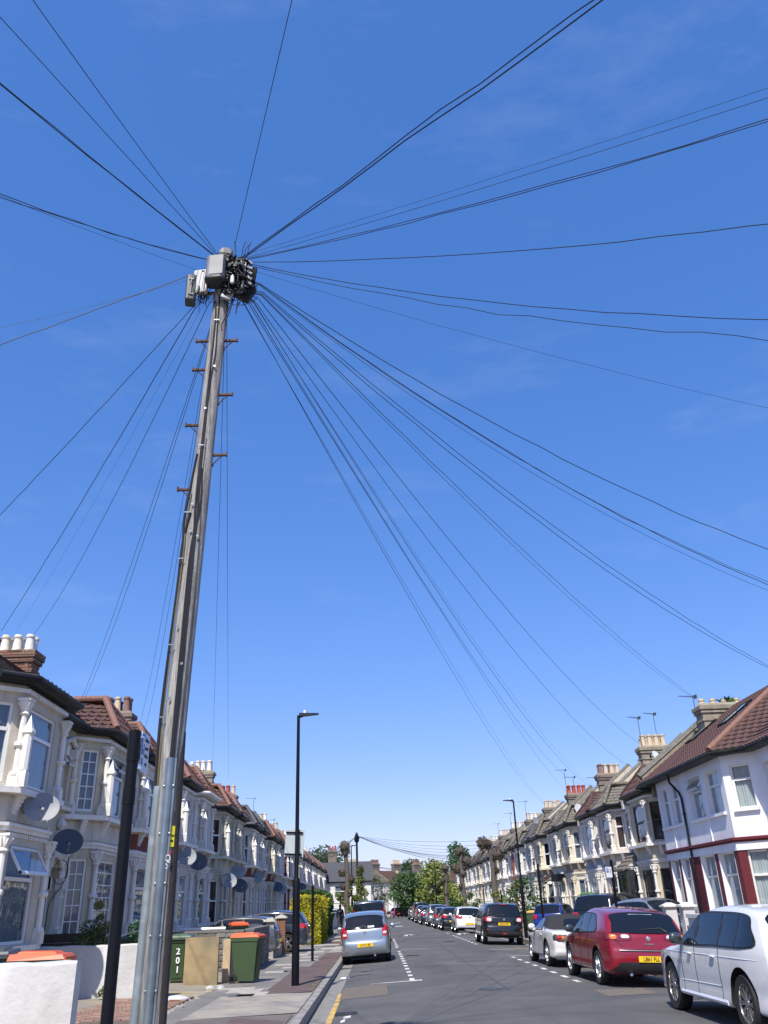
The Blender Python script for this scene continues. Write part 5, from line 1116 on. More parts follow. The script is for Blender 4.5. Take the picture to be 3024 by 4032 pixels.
CABLES = [
('thin black cable leaving the pole top for the upper left corner of the sky', (-1.912, 8.2, 9.479), (-7.6, -10.05, 5.7), 0.0, 0.006),
('steepest black cable running from the pole top to the upper left edge', (-1.926, 8.2, 9.546), (-7.6, -22.0, 5.7), 1.08, 0.006),
('thick black cable reaching the left edge well below the corner', (-1.899, 8.2, 9.422), (-7.6, -7.25, 5.7), 0.44, 0.009),
('thin black cable running alongside the thick upper left cable', (-1.917, 8.2, 9.453), (-7.6, -7.05, 5.7), 0.4, 0.006),
('upper of two close black cables sloping down to the pole from the left', (-1.935, 8.2, 9.358), (-7.6, -3.2, 5.7), 1.12, 0.006),
('lower of two close black cables crossing the left edge below the thick one', (-1.949, 8.2, 9.367), (-7.6, -0.65, 5.7), 0.5, 0.006),
('hair thin cable dropping to the white cabinet from the left edge', (-2.117, 8.2, 9.203), (-7.6, -0.8, 5.7), 0.28, 0.003),
('thick twisted black cable drooping from the pole to the left edge', (-1.977, 8.2, 9.238), (-7.6, 7.3, 5.7), 0.0, 0.008),
('hair thin pale cable beside the drooping twisted one on the left', (-2.186, 8.2, 9.065), (-7.6, 5.85, 5.7), 0.24, 0.003),
('straight black cable falling from the dark box to the left edge', (-2.151, 8.2, 8.594), (-7.6, 12.25, 5.7), 0.1, 0.007),
('thick black cable falling to the red pot of the brick chimney', (-2.123, 8.2, 8.569), (-9.5, 20.28, 8.38), 0.12, 0.009),
('hair thin grey cable ending at the middle cream chimney pots', (-2.062, 8.2, 8.507), (-9.8, 21.81, 8.89), 0.18, 0.003),
('black cable ending at the rightmost pots of the brick chimney', (-1.967, 8.2, 8.589), (-9.8, 22.93, 9.1), 0.45, 0.007),
('left cable of the pair landing on the red tiled bay roof', (-1.878, 8.2, 8.421), (-8.4, 23.52, 7.22), 0.28, 0.006),
('right cable of the pair landing on the red tiled bay roof', (-1.87, 8.2, 8.409), (-8.4, 23.73, 7.3), 0.53, 0.006),
('left cable of the pair that ends above the parking sign', (-1.894, 8.2, 8.27), (-7.6, 26.85, 7.11), 0.8, 0.005),
('right cable of the pair that ends above the parking sign', (-1.881, 8.2, 8.269), (-7.6, 27.23, 7.18), 1.5, 0.005),
('near vertical cable just right of the pole, left of two', (-1.73, 8.2, 8.345), (-8.3, 43.45, 7.98), 0.0, 0.006),
('near vertical cable just right of the pole, right of two', (-1.705, 8.2, 8.344), (-8.3, 48.33, 8.45), 0.12, 0.006),
('single black cable rising almost straight up from the pole top', (-1.66, 8.2, 9.649), (8.7, -25, 5.7), 0.1, 0.006),
('upper wavy black cable climbing to the top edge of the sky', (-1.543, 8.2, 9.421), (12.0, -7.15, 5.7), 0.1, 0.009),
('thick straight black cable climbing to the top edge beside the wavy one', (-1.536, 8.2, 9.399), (12.0, -6.6, 5.7), 0.0, 0.011),
('hair thin upper cable crossing the sky to the right edge', (-1.482, 8.2, 9.472), (12.0, -1.35, 5.7), 0.24, 0.003),
('hair thin lower cable crossing the sky to the right edge', (-1.502, 8.2, 9.403), (12.0, -1.3, 5.7), 0.3, 0.004),
('upper of the twin black cables rising to the right edge', (-1.521, 8.2, 9.381), (12.0, -1.7, 5.7), 0.7, 0.006),
('lower of the twin black cables rising to the right edge', (-1.514, 8.2, 9.364), (12.0, -1.65, 5.7), 0.7, 0.006),
('lone black cable rising very gently to the right edge', (-1.476, 8.2, 9.328), (12.0, 1.3, 5.7), 0.8, 0.007),
('upper black cable sagging almost level to the right edge', (-1.475, 8.2, 9.302), (12.0, 3.8, 5.7), 1.1, 0.007),
('kinked black cable sagging just below the level one on the right', (-1.474, 8.2, 9.276), (12.0, 4.8, 5.7), 1.0, 0.006),
('hair thin straight cable falling to the right edge', (-1.361, 8.2, 9.161), (12.0, 9.0, 5.7), 0.38, 0.003),
('topmost thick cable of the fan falling to the lower right edge', (-1.322, 8.2, 8.969), (12.0, 13.2, 5.7), 1.06, 0.008),
('main cable of the close triple in the lower right fan', (-1.314, 8.2, 8.948), (12.0, 14.75, 5.7), 1.14, 0.008),
('fine upper cable of the close triple in the lower right fan', (-1.308, 8.2, 8.939), (12.0, 14.2, 5.7), 1.28, 0.005),
('fine lower cable of the close triple in the lower right fan', (-1.307, 8.2, 8.922), (12.0, 14.5, 5.7), 1.32, 0.004),
('upper of two parallel cables ending at the edge above the red roof', (-1.268, 8.2, 8.821), (12.0, 20.1, 5.7), 0.74, 0.007),
('lower of two parallel cables ending at the edge above the red roof', (-1.274, 8.2, 8.8), (12.0, 19.8, 5.7), 0.94, 0.007),
('thick cable ending at the aerial by the rendered chimney', (-1.283, 8.2, 8.78), (14.6, 36.67, 9.61), 0.4, 0.008),
('thin cable ending at the aerial by the rendered chimney', (-1.289, 8.2, 8.768), (14.6, 36.77, 9.61), 0.53, 0.006),
('cable ending on the four pot chimney second from the right', (-1.312, 8.2, 8.698), (13.6, 41.95, 8.45), 0.75, 0.008),
('cable ending on the party wall roof left of the second chimney', (-1.343, 8.2, 8.637), (12.6, 40.85, 7.27), 1.0, 0.007),
('cable ending on the pale party wall ridge', (-1.376, 8.2, 8.659), (13.6, 51.87, 7.62), 1.25, 0.008),
('hair thin cable ending on the pale party wall ridge', (-1.382, 8.2, 8.651), (13.6, 51.5, 7.61), 1.1, 0.004),
('cable ending at the chimney with four buff pots in mid terrace', (-1.424, 8.2, 8.66), (14.6, 60.42, 9.02), 1.3, 0.007),
('cable ending at the aerials of the mid terrace chimney', (-1.456, 8.2, 8.661), (14.2, 62.55, 8.46), 0.58, 0.007),
('upper cable of the leftmost pair, ending at the red pots', (-1.487, 8.2, 8.621), (14.2, 71.71, 8.84), 1.05, 0.007),
('lower thin cable of the leftmost pair, ending at the red pots', (-1.493, 8.2, 8.609), (14.2, 71.52, 8.78), 0.73, 0.005)]
# ------------------------------------------------------------------ telegraph pole with its gear
WOOD = mat('weathered pole timber', (.34, .325, .30), .9, .35, 10, .6, 30, stretch=(6, 6, .5), col2=(.22, .205, .185), stain=((.07, .06, .05), .7, (9, 9, .35)))
WOODD = mat('dark tarred pole timber', (.045, .036, .03), .8, .3, 10, .5, 30, stretch=(6, 6, .5))
GALV = mat('galvanised steel', (.26, .30, .315), .38, .14, 10, metal=.75, col2=(.20, .235, .25))
GALVM = mat('mottled galvanised steel', (.21, .245, .255), .55, .12, 6, metal=.4, col2=(.29, .33, .34), c2lo=.56, c2hi=.60)
RUST = mat('rusty step iron', (.10, .06, .045), .8, .3, 20, metal=.3)
CABM = mat('black cable', (.012, .012, .016), .6, .1, 5)
CABG = mat('grey cable sheath', (.07, .075, .08), .6, .1, 5)
YEL = mat('yellow striped conduit', (.14, .12, .045), .6, .2, 5)
PX = lambda z: -1.975-.03*max(0, (3-z)/3)*0+.205*max(0, (z-3))/6.5+.0
PY = 8.2
def PR(z): return .118-.024*z/9.5
pole = thing('telegraph_pole', 'tall weathered wooden telegraph pole crowded with boxes and cables at its top', 'telegraph pole', (-1.97, PY, GZ))
def pl_(p): return (p[0]+1.97, p[1]-PY, p[2]-GZ)
zz = [0, 1, 2, 2.6, 3, 4, 5, 6, 7, 8, 9, 9.4, 9.5]
obj('pole_shaft', (lambda me: smooth_angle(me, 50))(MB().tube([pl_((PX(z), PY, z)) for z in zz], [PR(z) for z in zz], 20).mesh('pole_shaft')), WOOD, pole)
obj('tarred_base', smooth_angle(MB().tube([pl_((PX(z)+.024, PY+.012, z)) for z in (0.1, 1, 2, 2.9, 3.3)], [PR(1)*.93, PR(1)*.93, PR(2)*.93, PR(2)*.90, PR(3)*.8], 20).mesh('tarred_base'), 50), WOODD, pole)
stp = MB().box(0, .17, -.016, .016, -.012, .012).box(.155, .172, -.02, .02, -.016, .035).tube([(.11, 0, -.01), (0, 0, -.13)], .008, 5).lathe([(.022, -.01), (.022, .02)], 6, (-.0, 0, 0), ax='x').lathe([(.018, -.01), (.018, .02)], 6, (0, 0, -.13), ax='x').mesh('climbing_step')
for z, sg in ((8.06, 1), (7.26, 1), (6.43, 1), (8.06, -1), (7.63, -1), (6.84, -1), (5.99, -1)):
    obj('climbing_step', stp, RUST, pole, pl_((PX(z)+sg*(PR(z)-.01), PY, z)), 0 if sg > 0 else pi)
def guard(name, dx, w_, z0_, z1_, m, dy, flange=True):
    g = MB(); prof = [(-w_/2-.018, 0), (-w_/2, 0)] if flange else [(-w_/2, 0)]
    prof += [(w_/2*cos(pi-pi*i/8), -.045*sin(pi*i/8)-.0) for i in range(1, 8)]; prof += [(w_/2, 0), (w_/2+.018, 0)] if flange else [(w_/2, 0)]
    vs = []
    for z in (z0_, z1_):
        for a, b in prof: vs.append(pl_((PX(z)+dx[0 if z == z0_ else 1]+a, PY+dy+b, z)))
        for a, b in prof: vs.append(pl_((PX(z)+dx[0 if z == z0_ else 1]+a, PY+dy+b+.003, z)))
    n = len(prof); g.add(vs, [(i, i+1, 2*n+i+1, 2*n+i) for i in range(n-1)]+[(n+i+1, n+i, 3*n+i, 3*n+i+1) for i in range(n-1)]+[(2*n+i, 2*n+i+1, 3*n+i+1, 3*n+i) for i in range(n-1)])
    o = obj(name, smooth_angle(g.mesh(name), 50), m, pole)
    sc = MB().lathe([(.013, -.006), (.013, 0), (.006, .002), (.006, .006)], 10, ax='y')
    if flange:
        for z in [z0_+.15+.42*k for k in range(int((z1_-z0_)/.42)+1)]:
            for sg in (-1, 1):
                xx = lerp(dx[0], dx[1], (z-z0_)/(z1_-z0_)); obj('bolt', cached('bolt', lambda: MB().lathe([(.006, -.010), (.008, -.006), (.013, -.004), (.013, 0)], 10, ax='y').mesh('bolt')), GALV, o, pl_((PX(z)+xx+sg*(w_/2+.006), PY+dy-.002, z)))
    return o
guard('cable_guard', (-.005, .025), .075, .1, 3.03, GALV, -.112)
guard('cable_guard', (-.135, -.085), .085, .1, 2.78, GALVM, -.06, False)
# riser cables clipped to the shaft
def riser(pts, r, m):  # (z, dx, dy)
    P_ = dens3([Vector(pl_((PX(z)+dx, PY+dy, z))) for z, dx, dy in pts], 5); return obj('riser_cable', MB().tube(P_, r, 6), m, pole)
def dens3(p, k):
    r = []
    for i in range(len(p)-1):
        a, b, c_, d = p[max(i-1, 0)], p[i], p[i+1], p[min(i+2, len(p)-1)]
        for s in range(k): t = s/k; r.append(.5*((2*b)+(-a+c_)*t+(2*a-5*b+4*c_-d)*t*t+(-a+3*b-3*c_+d)*t**3))
    r.append(p[-1]); return r
riser([(2.7, -.105, -.07), (3.3, -.13, -.05), (3.9, -.135, -.04), (4.6, -.12, -.06), (5.2, -.11, -.06), (5.6, -.13, -.05), (6.0, -.10, -.06), (6.4, -.06, -.09)], .014, CABM)
riser([(2.7, -.085, -.09), (3.3, -.105, -.075), (3.9, -.11, -.065), (4.6, -.10, -.08), (5.2, -.09, -.08), (5.55, -.105, -.06), (5.9, -.075, -.085)], .007, YEL)
riser([(2.7, -.12, -.05), (3.4, -.145, -.03), (4.2, -.14, -.02), (4.8, -.125, -.04), (5.3, -.12, -.05), (5.65, -.06, -.10)], .013, CABM)
riser([(3.0, .03, -.118), (4, .02, -.116), (4.7, .01, -.114), (5.4, .005, -.112), (5.7, -.01, -.11), (6.3, -.015, -.11), (7.2, -.015, -.105), (8.3, -.02, -.10), (8.6, -.05, -.10)], .012, CABM)
riser([(3.0, .045, -.113), (4, .037, -.112), (5, .025, -.112), (5.6, .02, -.11), (6.3, .0, -.11), (7.3, .0, -.104), (7.8, .025, -.10), (8.3, .01, -.10), (8.7, .0, -.10)], .010, CABM)
riser([(2.9, .07, -.10), (4, .075, -.09), (5, .072, -.085), (5.6, .055, -.09), (6.1, .03, -.10), (6.6, .03, -.10)], .006, CABG)
riser([(3.0, .02, -.12), (4.2, .0, -.12), (5.2, -.01, -.116), (5.7, .04, -.105), (6.2, .02, -.108)], .009, CABM)
cl = MB().box(-.03, .03, -.008, 0, -.006, .006).mesh('cable_clip'); cr = MB().lathe([(.015, -.008), (.015, -.004), (.008, -.002), (.008, .008)], 12, ax='y').mesh('cable_clip')
for z, dx, k in ((8.62, .03, 1), (8.3, .0, 0), (7.6, .035, 1), (7.0, -.02, 1), (6.5, -.02, 0), (5.75, -.045, 1), (5.65, -.09, 0), (5.42, -.03, 1), (5.36, .05, 1), (5.1, -.10, 0), (4.35, -.06, 1), (4.15, -.10, 0), (3.95, .03, 1), (3.6, -.055, 1), (3.42, -.11, 0)):
    obj('cable_clip', cr if k else cl, GALV, pole, pl_((PX(z)+dx, PY-PR(z)-.012, z)))
tagp = MB().box(-.035, .035, -.003, 0, -.09, .09)
t1 = obj('warning_tag', tagp, mat('yellow tag', (.75, .65, .02), .5, .05, 5), pole, pl_((-1.90, PY-.085, 2.33)), .75)
for k, s_ in enumerate(('!', 'DO NOT', 'CLIMB')): obj('lettering', text_mesh(s_, .026, .6, .001), INK, t1, (0, -.005, .05-.045*k), (pi/2, 0, 0))
for s_, z, dx in (('Q', 2.14, .045), ('45', 2.08, .025)): obj('pole_number', text_mesh(s_, .085, .8, .003), mat('pale metal digits', (.6, .6, .58), .4, .1, 5), pole, pl_((PX(z)+dx+.022, PY-.118, z)), (pi/2, 0, .45))
obj('red_label', MB().box(-.02, .02, -.002, 0, -.02, .02), REDL, pole, pl_((-1.905, PY-.10, 2.19)), .6); obj('red_label', MB().box(-.012, .012, -.002, 0, -.05, .05), mat('faded red label', (.45, .1, .07)), pole, pl_((-1.91, PY-.10, 1.97)), .6)
# head gear
def rbox(w_, d, h, r=.02):
    m = MB(); n = 3; pts = []
    for cx_, cy_, a0 in ((w_/2-r, d/2-r, 0), (-w_/2+r, d/2-r, pi/2), (-w_/2+r, -d/2+r, pi), (w_/2-r, -d/2+r, 1.5*pi)):
        for k in range(n+1): a = a0+pi/2*k/n; pts.append((cx_+r*cos(a), cy_+r*sin(a)))
    sh = [(x*.93, y*.93) for x, y in pts]
    m.prism([(x, y, -h/2+.015) for x, y in pts], [(x, y, h/2-.015) for x, y in pts]); m.prism([(x, y, -h/2) for x, y in sh], [(x, y, -h/2+.016) for x, y in pts]); m.prism([(x, y, h/2-.016) for x, y in pts], [(x, y, h/2) for x, y in sh]); return m
CAB = mat('grey cabinet steel', (.15, .155, .16), .5, .1, 4, metal=0, col2=(.19, .20, .21)); DKG = mat('dark grey box plastic', (.03, .04, .045), .5, .1, 4); LTG = mat('light grey box plastic', (.30, .31, .32), .5, .06, 4)
gx = lambda x, y, z: pl_((x, y, z))
c1 = obj('distribution_cabinet', rbox(.24, .20, .38, .05), CAB, pole, gx(-1.835, PY-.20, 9.00), (0, 0, -.1)); obj('cabinet_rim', rbox(.26, .22, .05, .055), DKG, c1, (0, 0, -.17)); obj('cabinet_door', MB().box(-.07, .10, -.005, .003, -.13, .17), CAB, c1, (.01, -.101, 0))
c2 = obj('splitter_box', rbox(.19, .06, .36, .012), mat('off white box plastic', (.48, .47, .45), .5, .08, 4), pole, gx(-2.04, PY-.12, 8.90), (0, 0, -.15))
for dx, dz in ((.03, .15), (.0, -.14)): obj('bolt', cached('bolt', None), INK, c2, (dx, -.03, dz))
c3 = obj('splice_box', rbox(.13, .16, .40, .02), DKG, pole, gx(-2.165, PY-.08, 8.80), (0, 0, .2)); obj('box_latch', MB().box(-.03, .03, -.012, 0, -.13, -.11).box(-.03, .03, -.012, 0, .11, .13).tube([(0, -.02, -.12), (0, -.02, .12)], .006, 5), LTG, c3, (.0, -.08, 0))
c4 = obj('small_cover', rbox(.14, .05, .10, .01), LTG, pole, gx(-1.69, PY-.16, 8.63), (0, .35, .1))
obj('mounting_arm', MB().box(-.34, .42, -.02, .02, -.02, .02).box(-.30, .36, -.02, .02, -.36, -.33).box(-.02, .02, -.02, .10, -.36, .02), GALV, pole, gx(-1.78, PY-.04, 9.12))
obj('back_board', MB().box(-.16, .16, -.03, .03, -.3, .3), BLACKP, pole, gx(-1.62, PY-.10, 8.98), (0, 0, .1))
obj('side_frame', MB().box(-.01, .01, -.02, .02, -.28, .24).box(-.15, .01, -.02, .02, -.29, -.27), LTG, pole, gx(-1.49, PY-.15, 8.99), (0, .06, 0))
tb = smooth_angle(MB().lathe([(.016, 0), (.020, .01), (.020, .06), (.012, .075), (.008, .1)], 7, ax='x').mesh('terminal'), 40)
for i in range(11):
    for j in range(6):
        obj('terminal', tb, BLACKP if (i+j) % 4 else DKG, pole, gx(-1.73+.048*j+RND.uniform(-.01, .01), PY-.17-.03*RND.random(), 9.20-.053*i+RND.uniform(-.015, .015)), (RND.uniform(-.4, .4), RND.uniform(-.6, 1.3), RND.uniform(-1.6, .3)), RND.uniform(.6, .95))
for i in range(5): obj('terminal_strip', MB().box(-.035, .035, -.02, .02, -.016, .016), LTG if i % 2 else CAB, pole, gx(-1.43, PY-.12, 9.2-.085*i), (0, .5, .2))
obj('terminal_block', rbox(.09, .08, .22, .01), BLACKP, pole, gx(-1.40, PY-.05, 9.05), (0, .1, .2))
obj('white_capsule', smooth_angle(MB().lathe([(.008, .07), (.012, .05), (.024, .04), (.026, -.06), (.01, -.07)], 10).mesh('white_capsule'), 40), UPVC, pole, gx(-1.62, PY-.24, 8.83))
obj('side_terminal_box', rbox(.16, .14, .22, .03), BLACKP, pole, gx(-1.47, PY-.02, 8.80), (0, .5, 0))
lm = MB()
for i in range(70):   # loose loops and tails
    side = RND.choice((-1, 1, 1)); bx_, bz = (-1.60+RND.gauss(0, .13), 8.70+RND.random()*.28) if side > 0 else (-1.95+RND.gauss(0, .12), 8.66+RND.random()*.14); by = PY-.12+RND.gauss(0, .06); r = RND.uniform(.03, .11)
    a0 = RND.random()*6.28; sp = RND.uniform(2.2, 5.6); ax_ = RND.random()*pi; dr = RND.uniform(-.12, .02)
    pts = [(bx_+r*cos(a0+sp*t/9)*cos(ax_), by+r*cos(a0+sp*t/9)*sin(ax_)*.6, bz+r*sin(a0+sp*t/9)*1.2+dr*(t/9)**2) for t in range(10)]
    lm.tube([gx(*p) for p in pts], RND.choice((.003, .004, .006)), 4)
for i in range(16):   # turns round the top
    z_ = 9.38-.035*(i % 8); r = .12+.02*RND.random(); lm.tube([gx(PX(z_)+r*cos(t*pi/8), PY+r*sin(t*pi/8), z_+.02*sin(t*.8+i)) for t in range(17)], .006, 4)
for (x, z, dx) in ((-1.62, 9.45, -.03), (-1.55, 9.45, .05), (-1.48, 9.44, .05), (-1.53, 9.42, .09)): lm.tube([gx(x, PY-.1, z-.15), gx(x+dx*.4, PY-.1, z+.05), gx(x+dx, PY-.1, z+.14)], .005, 4)
for (x, z, l, dx) in ((-1.60, 8.62, .45, -.10), (-1.55, 8.62, .26, -.02), (-1.62, 8.60, .5, -.13), (-1.50, 8.62, .16, -.06)): lm.tube([gx(x, PY-.14, z), gx(x+dx*.5, PY-.14, z-l*.5), gx(x+dx*.9, PY-.14, z-l*.8), gx(x+dx*.85, PY-.15, z-l)], .008, 5)
lm.tube([gx(-1.52+.17*cos(t*.4+2.8)*1.2, PY-.1, 8.66-.13*sin(t*.4-.2)) for t in range(9)], .005, 4)
o = obj('loose_wires', lm, CABM, pole); o['kind'] = 'stuff'
# cables
for k, (lab, a, b, sag, r) in enumerate(CABLES):
    A_, B_ = Vector(a), Vector(b); n = 40; m = MB(); rr = random.Random(k); wob = .018 if 'wavy' in lab or 'kinked' in lab else .006
    pts = []
    for i in range(n+1):
        t = i/n; p = A_.lerp(B_, t); p.z -= 4*sag*t*(1-t)
        if 0 < i < n: p.z += rr.gauss(0, wob)*min(1, 6*t)*(.5 if r < .005 else 1)
        pts.append(p)
    # join to the gear
    hub = Vector((max(-2.05, min(-1.45, a[0]*.6-1.7*.4)), PY-.06, min(9.35, max(8.75, a[2]))))
    tag(obj('overhead_cable', m.tube([hub-A_, Vector((0, 0, 0))]+[p-A_ for p in pts[1:]], r*.68, 5), CABG if 'pale' in lab or 'grey' in lab else CABM, None, a), lab, 'cable', 'overhead cables fanning out from the telegraph pole')

# ------------------------------------------------------------------ satellite dishes and aerials
DISHM = mat('weathered grey dish', (.20, .22, .235), .55, .15, 4, col2=(.26, .27, .27)); DISHD = mat('dark grey dish mesh', (.06, .075, .09), .6, .1, 4)
def dish(lab, loc, r, face, m=DISHM, lod=0):
    t = thing('satellite_dish', lab, 'satellite dish', loc, 0, 'satellite dishes on the house fronts')
    d = MB(); n = 28; pr = [(0, .0), (.4, .02), (.8, .075), (1, .12), (1.02, .12), (1, .105), (.8, .06), (.4, .006), (0, -.015)]
    vs = []; 
    for q, z in pr[1:-1]:
        for k in range(n): a = 2*pi*k/n; vs.append((q*r*cos(a), z*r, q*r*.92*sin(a)))
    c0 = len(vs); vs += [(0, 0, 0), (0, -.015*r, 0)]; N = len(pr)-2
    fs = [(j*n+k, j*n+(k+1) % n, (j+1)*n+(k+1) % n, (j+1)*n+k) for j in range(N-1) for k in range(n)]+[(c0, (k+1) % n, k) for k in range(n)]+[(c0+1, (N-1)*n+k, (N-1)*n+(k+1) % n) for k in range(n)]
    me = cached(('dish', r), lambda: smooth_angle(MB().add(vs, fs).mesh('reflector'), 50))
    D = obj('reflector', me, m, t, rot=(radians(24), 0, face))
    obj('feed_arm', cached(('arm', r), lambda: MB().tube([(0, .0, -.80*r), (0, .75*r, -.62*r)], .014, 5).lathe([(.028, -.06), (.03, .04)], 8, (0, .78*r, -.55*r), ax='y').mesh('feed_arm')), mat('dish arm', (.25, .26, .24), .6), t, rot=(radians(24), 0, face))
    obj('bracket', MB().tube([(0, 0, 0), (-.28, 0, -.02)], .02, 6).box(-.32, -.27, -.06, .06, -.1, .08), BLACKP, t)
    return t
# face: dishes look to the south east, i.e. towards the road and the camera
FA = radians(-155)
dish('grey satellite dish below the sill of the left edge house', (-6.62, 17.15, 3.66), .33, FA)
t = dish('dark satellite dish on the wall between the first two left houses', (-7.1, 20.25, 3.25), .33, FA, DISHD)
obj('dish_cable', MB().tube(dens3([Vector(p) for p in ((.05, .05, -.3), (.0, .1, -.8), (-.2, .1, -1.1), (-.3, .15, -1.25), (-.32, .15, -1.7), (-.34, .15, -2.0))], 5), .010, 5).tube([(-.12+.17*sin(t_*.6), .1, -.62+.26*cos(t_*.6)) for t_ in range(11)], .008, 4), CABM, t)
for lab, p, m in (('left of two overlapping dishes on the tan band right of the pole', (-6.75, 31.3, 3.50), DISHM), ('right of two overlapping dishes on the tan band right of the pole', (-6.75, 33.4, 3.42), DISHD),
        ('dish on the peeling panel of the shabby cream house', (-6.7, 40.3, 2.95), DISHM), ('upper dish at the sill between shabby and small paned houses', (-6.75, 43.2, 3.42), DISHM), ('dark lower dish below the one between shabby and small paned houses', (-6.65, 43.4, 2.8), DISHD),
        ('dish on the brick band of the slate roofed white house', (-6.75, 50.7, 3.4), DISHM), ('green grey dish beyond the slate roofed house', (-6.75, 60.5, 3.1), DISHD), ('small pale dish beside the green grey one', (-6.75, 63.5, 3.0), DISHM),
        ('pale dish on the far part of the left terrace above the hedge', (-6.75, 73, 3.6), DISHM), ('dark dish on the far part of the left terrace above the hedge', (-6.75, 80, 3.5), DISHD), ('far dish near the end of the left terrace', (-6.75, 92, 3.1), DISHD), ('white dish at the very end of the left terrace', (-6.7, 104, 2.9), DISHM)):
    dish(lab, p, .36 if p[1] > 30 else .33, FA, m)
dish('white dish on the bay roof of the right terrace', (11.9, 50.4, 6.35), .42, FA+.2, mat('white dish', (.6, .62, .62), .5))
dish('small white dish below the right mid terrace chimneys', (13.6, 74, 7.8), .38, FA+.2, DISHM)
dish('small dish on the rendered chimney of the right terrace', (14.3, 42.6, 8.1), .3, FA+.2, mat('white dish', (.6, .62, .62), .5))
def aerial(lab, loc, h, rot=0):
    t = thing('tv_aerial', lab, 'aerial', loc, rot, 'television aerials on the roofs')
    obj('mast', MB().tube([(0, 0, 0), (0, 0, h)], .018, 5), CABG, t)
    m = MB().tube([(-.75, 0, h-.05), (.25, 0, h-.05)], .012, 4)
    for i in range(9): m.tube([(-.7+.09*i, -.10-.012*i, h-.05), (-.7+.09*i, .10+.012*i, h-.05)], .006, 3)
    m.box(.12, .14, -.10, .10, h-.12, h+.04); obj('antenna', m, CABG, t)
for lab, p, h, r in (('tv aerial where the left near vertical cable lands', (-8.9, 43.4, 7.2), 1.1, .3), ('tv aerial on the far left chimney with near vertical cable', (-9.6, 50.4, 7.6), 1.5, .2), ('tall aerial in the middle of the left terrace', (-10.6, 75, 8.4), 2.2, .2), ('aerial beyond the middle of the left terrace', (-10.6, 90, 8.3), 1.9, .3),
        ('left tv aerial on the four pot rendered chimney', (14.5, 45.2, 9.0), 1.6, .5), ('right tv aerial on the four pot rendered chimney', (15.6, 45.8, 9.0), 1.9, .5), ('aerial cluster left of the big rendered chimney', (14.0, 35.6, 8.3), 1.25, .3), ('taller aerial beside the mid terrace chimney', (14.2, 63.5, 8.6), 1.9, .2), ('shorter aerial beside the mid terrace chimney', (14.5, 62.2, 8.6), 1.2, .2),
        ('aerial at the pale coping ridge of the right terrace', (13.4, 51.2, 7.4), .9, .2), ('aerial at the far right chimney with buff pots', (14.4, 83, 8.6), 1.8, .1), ('aerial left of the grey far chimney', (14.4, 93, 8.6), 1.7, .1), ('small aerial on the farthest right chimneys', (14.4, 103, 8.5), 1.6, .1)):
    aerial(lab, p, h, r)

# ------------------------------------------------------------------ street lamps and sign posts
HEADM = mat('dark lamp head', (.03, .033, .036), .4, .1, 5)
def lamp(lab, x, y, h, arm, lod=0):
    t = thing('street_lamp', lab, 'street lamp', (x, y, GZ), 0, 'black street lamps along the kerbs')
    me = cached(('lamp', h), lambda: smooth_angle(MB().lathe([(.088, 0), (.088, 1.55), (.088, 2.15), (.072, 2.2), (.052, 2.26), (.045, h*.7), (.038, h-.02), (.038, h)], 16).mesh('post'), 40)); p = obj('post', me, BLACKP, t)
    obj('access_door', MB().box(-.05, .05, -.092, -.08, .45, 1.0), BLACKP, p)
    obj('arm', MB().tube([(0, 0, h-.05), (arm*.14, 0, h)], .032, 8), BLACKP, t)
    hd = obj('lamp_head', MB().prism([(arm*.02, -.07, h-.035), (arm*.02, .07, h-.035), (arm*.52, .05, h+.005), (arm*.52, -.05, h+.005)][::int(arm)], [(arm*.02, -.085, h+.05), (arm*.02, .085, h+.05), (arm*.52, .06, h+.035), (arm*.52, -.06, h+.035)][::int(arm)]), HEADM, t)
    obj('photocell', MB().lathe([(.035, 0), (.035, .06), (.02, .08)], 10, (arm*.16, 0, h+.045)), UPVC, hd); return t
L1 = lamp('tall black street lamp on the left footway carrying a grey sign back', -1.93, 21.3, 6.07, 1)
sp = thing('road_sign', 'pale grey back of a rectangular sign clamped to the left street lamp', 'sign', (-2.0, 21.42, 3.14), (radians(2), radians(4), radians(-8)))
obj('sign_plate', MB().box(-.235, .235, -.003, .003, -.31, .31), mat('grey sign back', (.40, .46, .45), .5, .06, 3), sp)
for dz in (-.25, .24): cl_ = obj('sign_clamp', MB().box(-.22, .20, -.035, -.003, dz-.018, dz+.018).box(-.22, .20, -.045, -.030, dz-.006, dz+.006), BLACKP, sp)
obj('sticker', MB().box(.13, .17, -.006, -.003, -.18, -.13), UPVC, sp)
lamp('second black street lamp on the left, beside the pollarded tree', -2.17, 75, 6.3, 1)
lamp('black street lamp on the right footway by the black crossover', 6.95, 43.4, 6.15, -1)
lamp('far black street lamp on the right by the yellow green tree', 6.65, 103, 6.1, -1)
lamp('farthest black lamp on the left, just right of the second pollard', -1.9, 108, 5.2, 1)
def signpost(lab, x, y, h, r=.038, lean=(0, 0)):
    t = thing('sign_post', lab, 'sign post', (x, y, GZ), 0); obj('post', MB().tube([(0, 0, 0), (lean[0], lean[1], h)], r, 18).lathe([(r*.6, h), (r*.3, h+.01)], 10, (lean[0], lean[1], 0)), BLACKP, t); return t
P1 = signpost('black post with parking sign standing left of the telegraph pole', -1.605, 5.6, 2.67, .0375)
obj('post_band', MB().lathe([(.041, 2.47), (.041, 2.66)], 16), BLACKP, P1); obj('post_band', MB().lathe([(.041, 2.20), (.041, 2.30)], 16), BLACKP, P1)
ps = thing('parking_sign', 'white resident parking sign with blue P on the black post', 'sign', (-1.563, 5.73, 2.545+.13), (0, 0, pi/2))
obj('sign_plate', MB().box(-.10, .10, -.002, .002, -.128, .128), mat('white sign face', (.62, .64, .66), .4, .05, 5), ps)
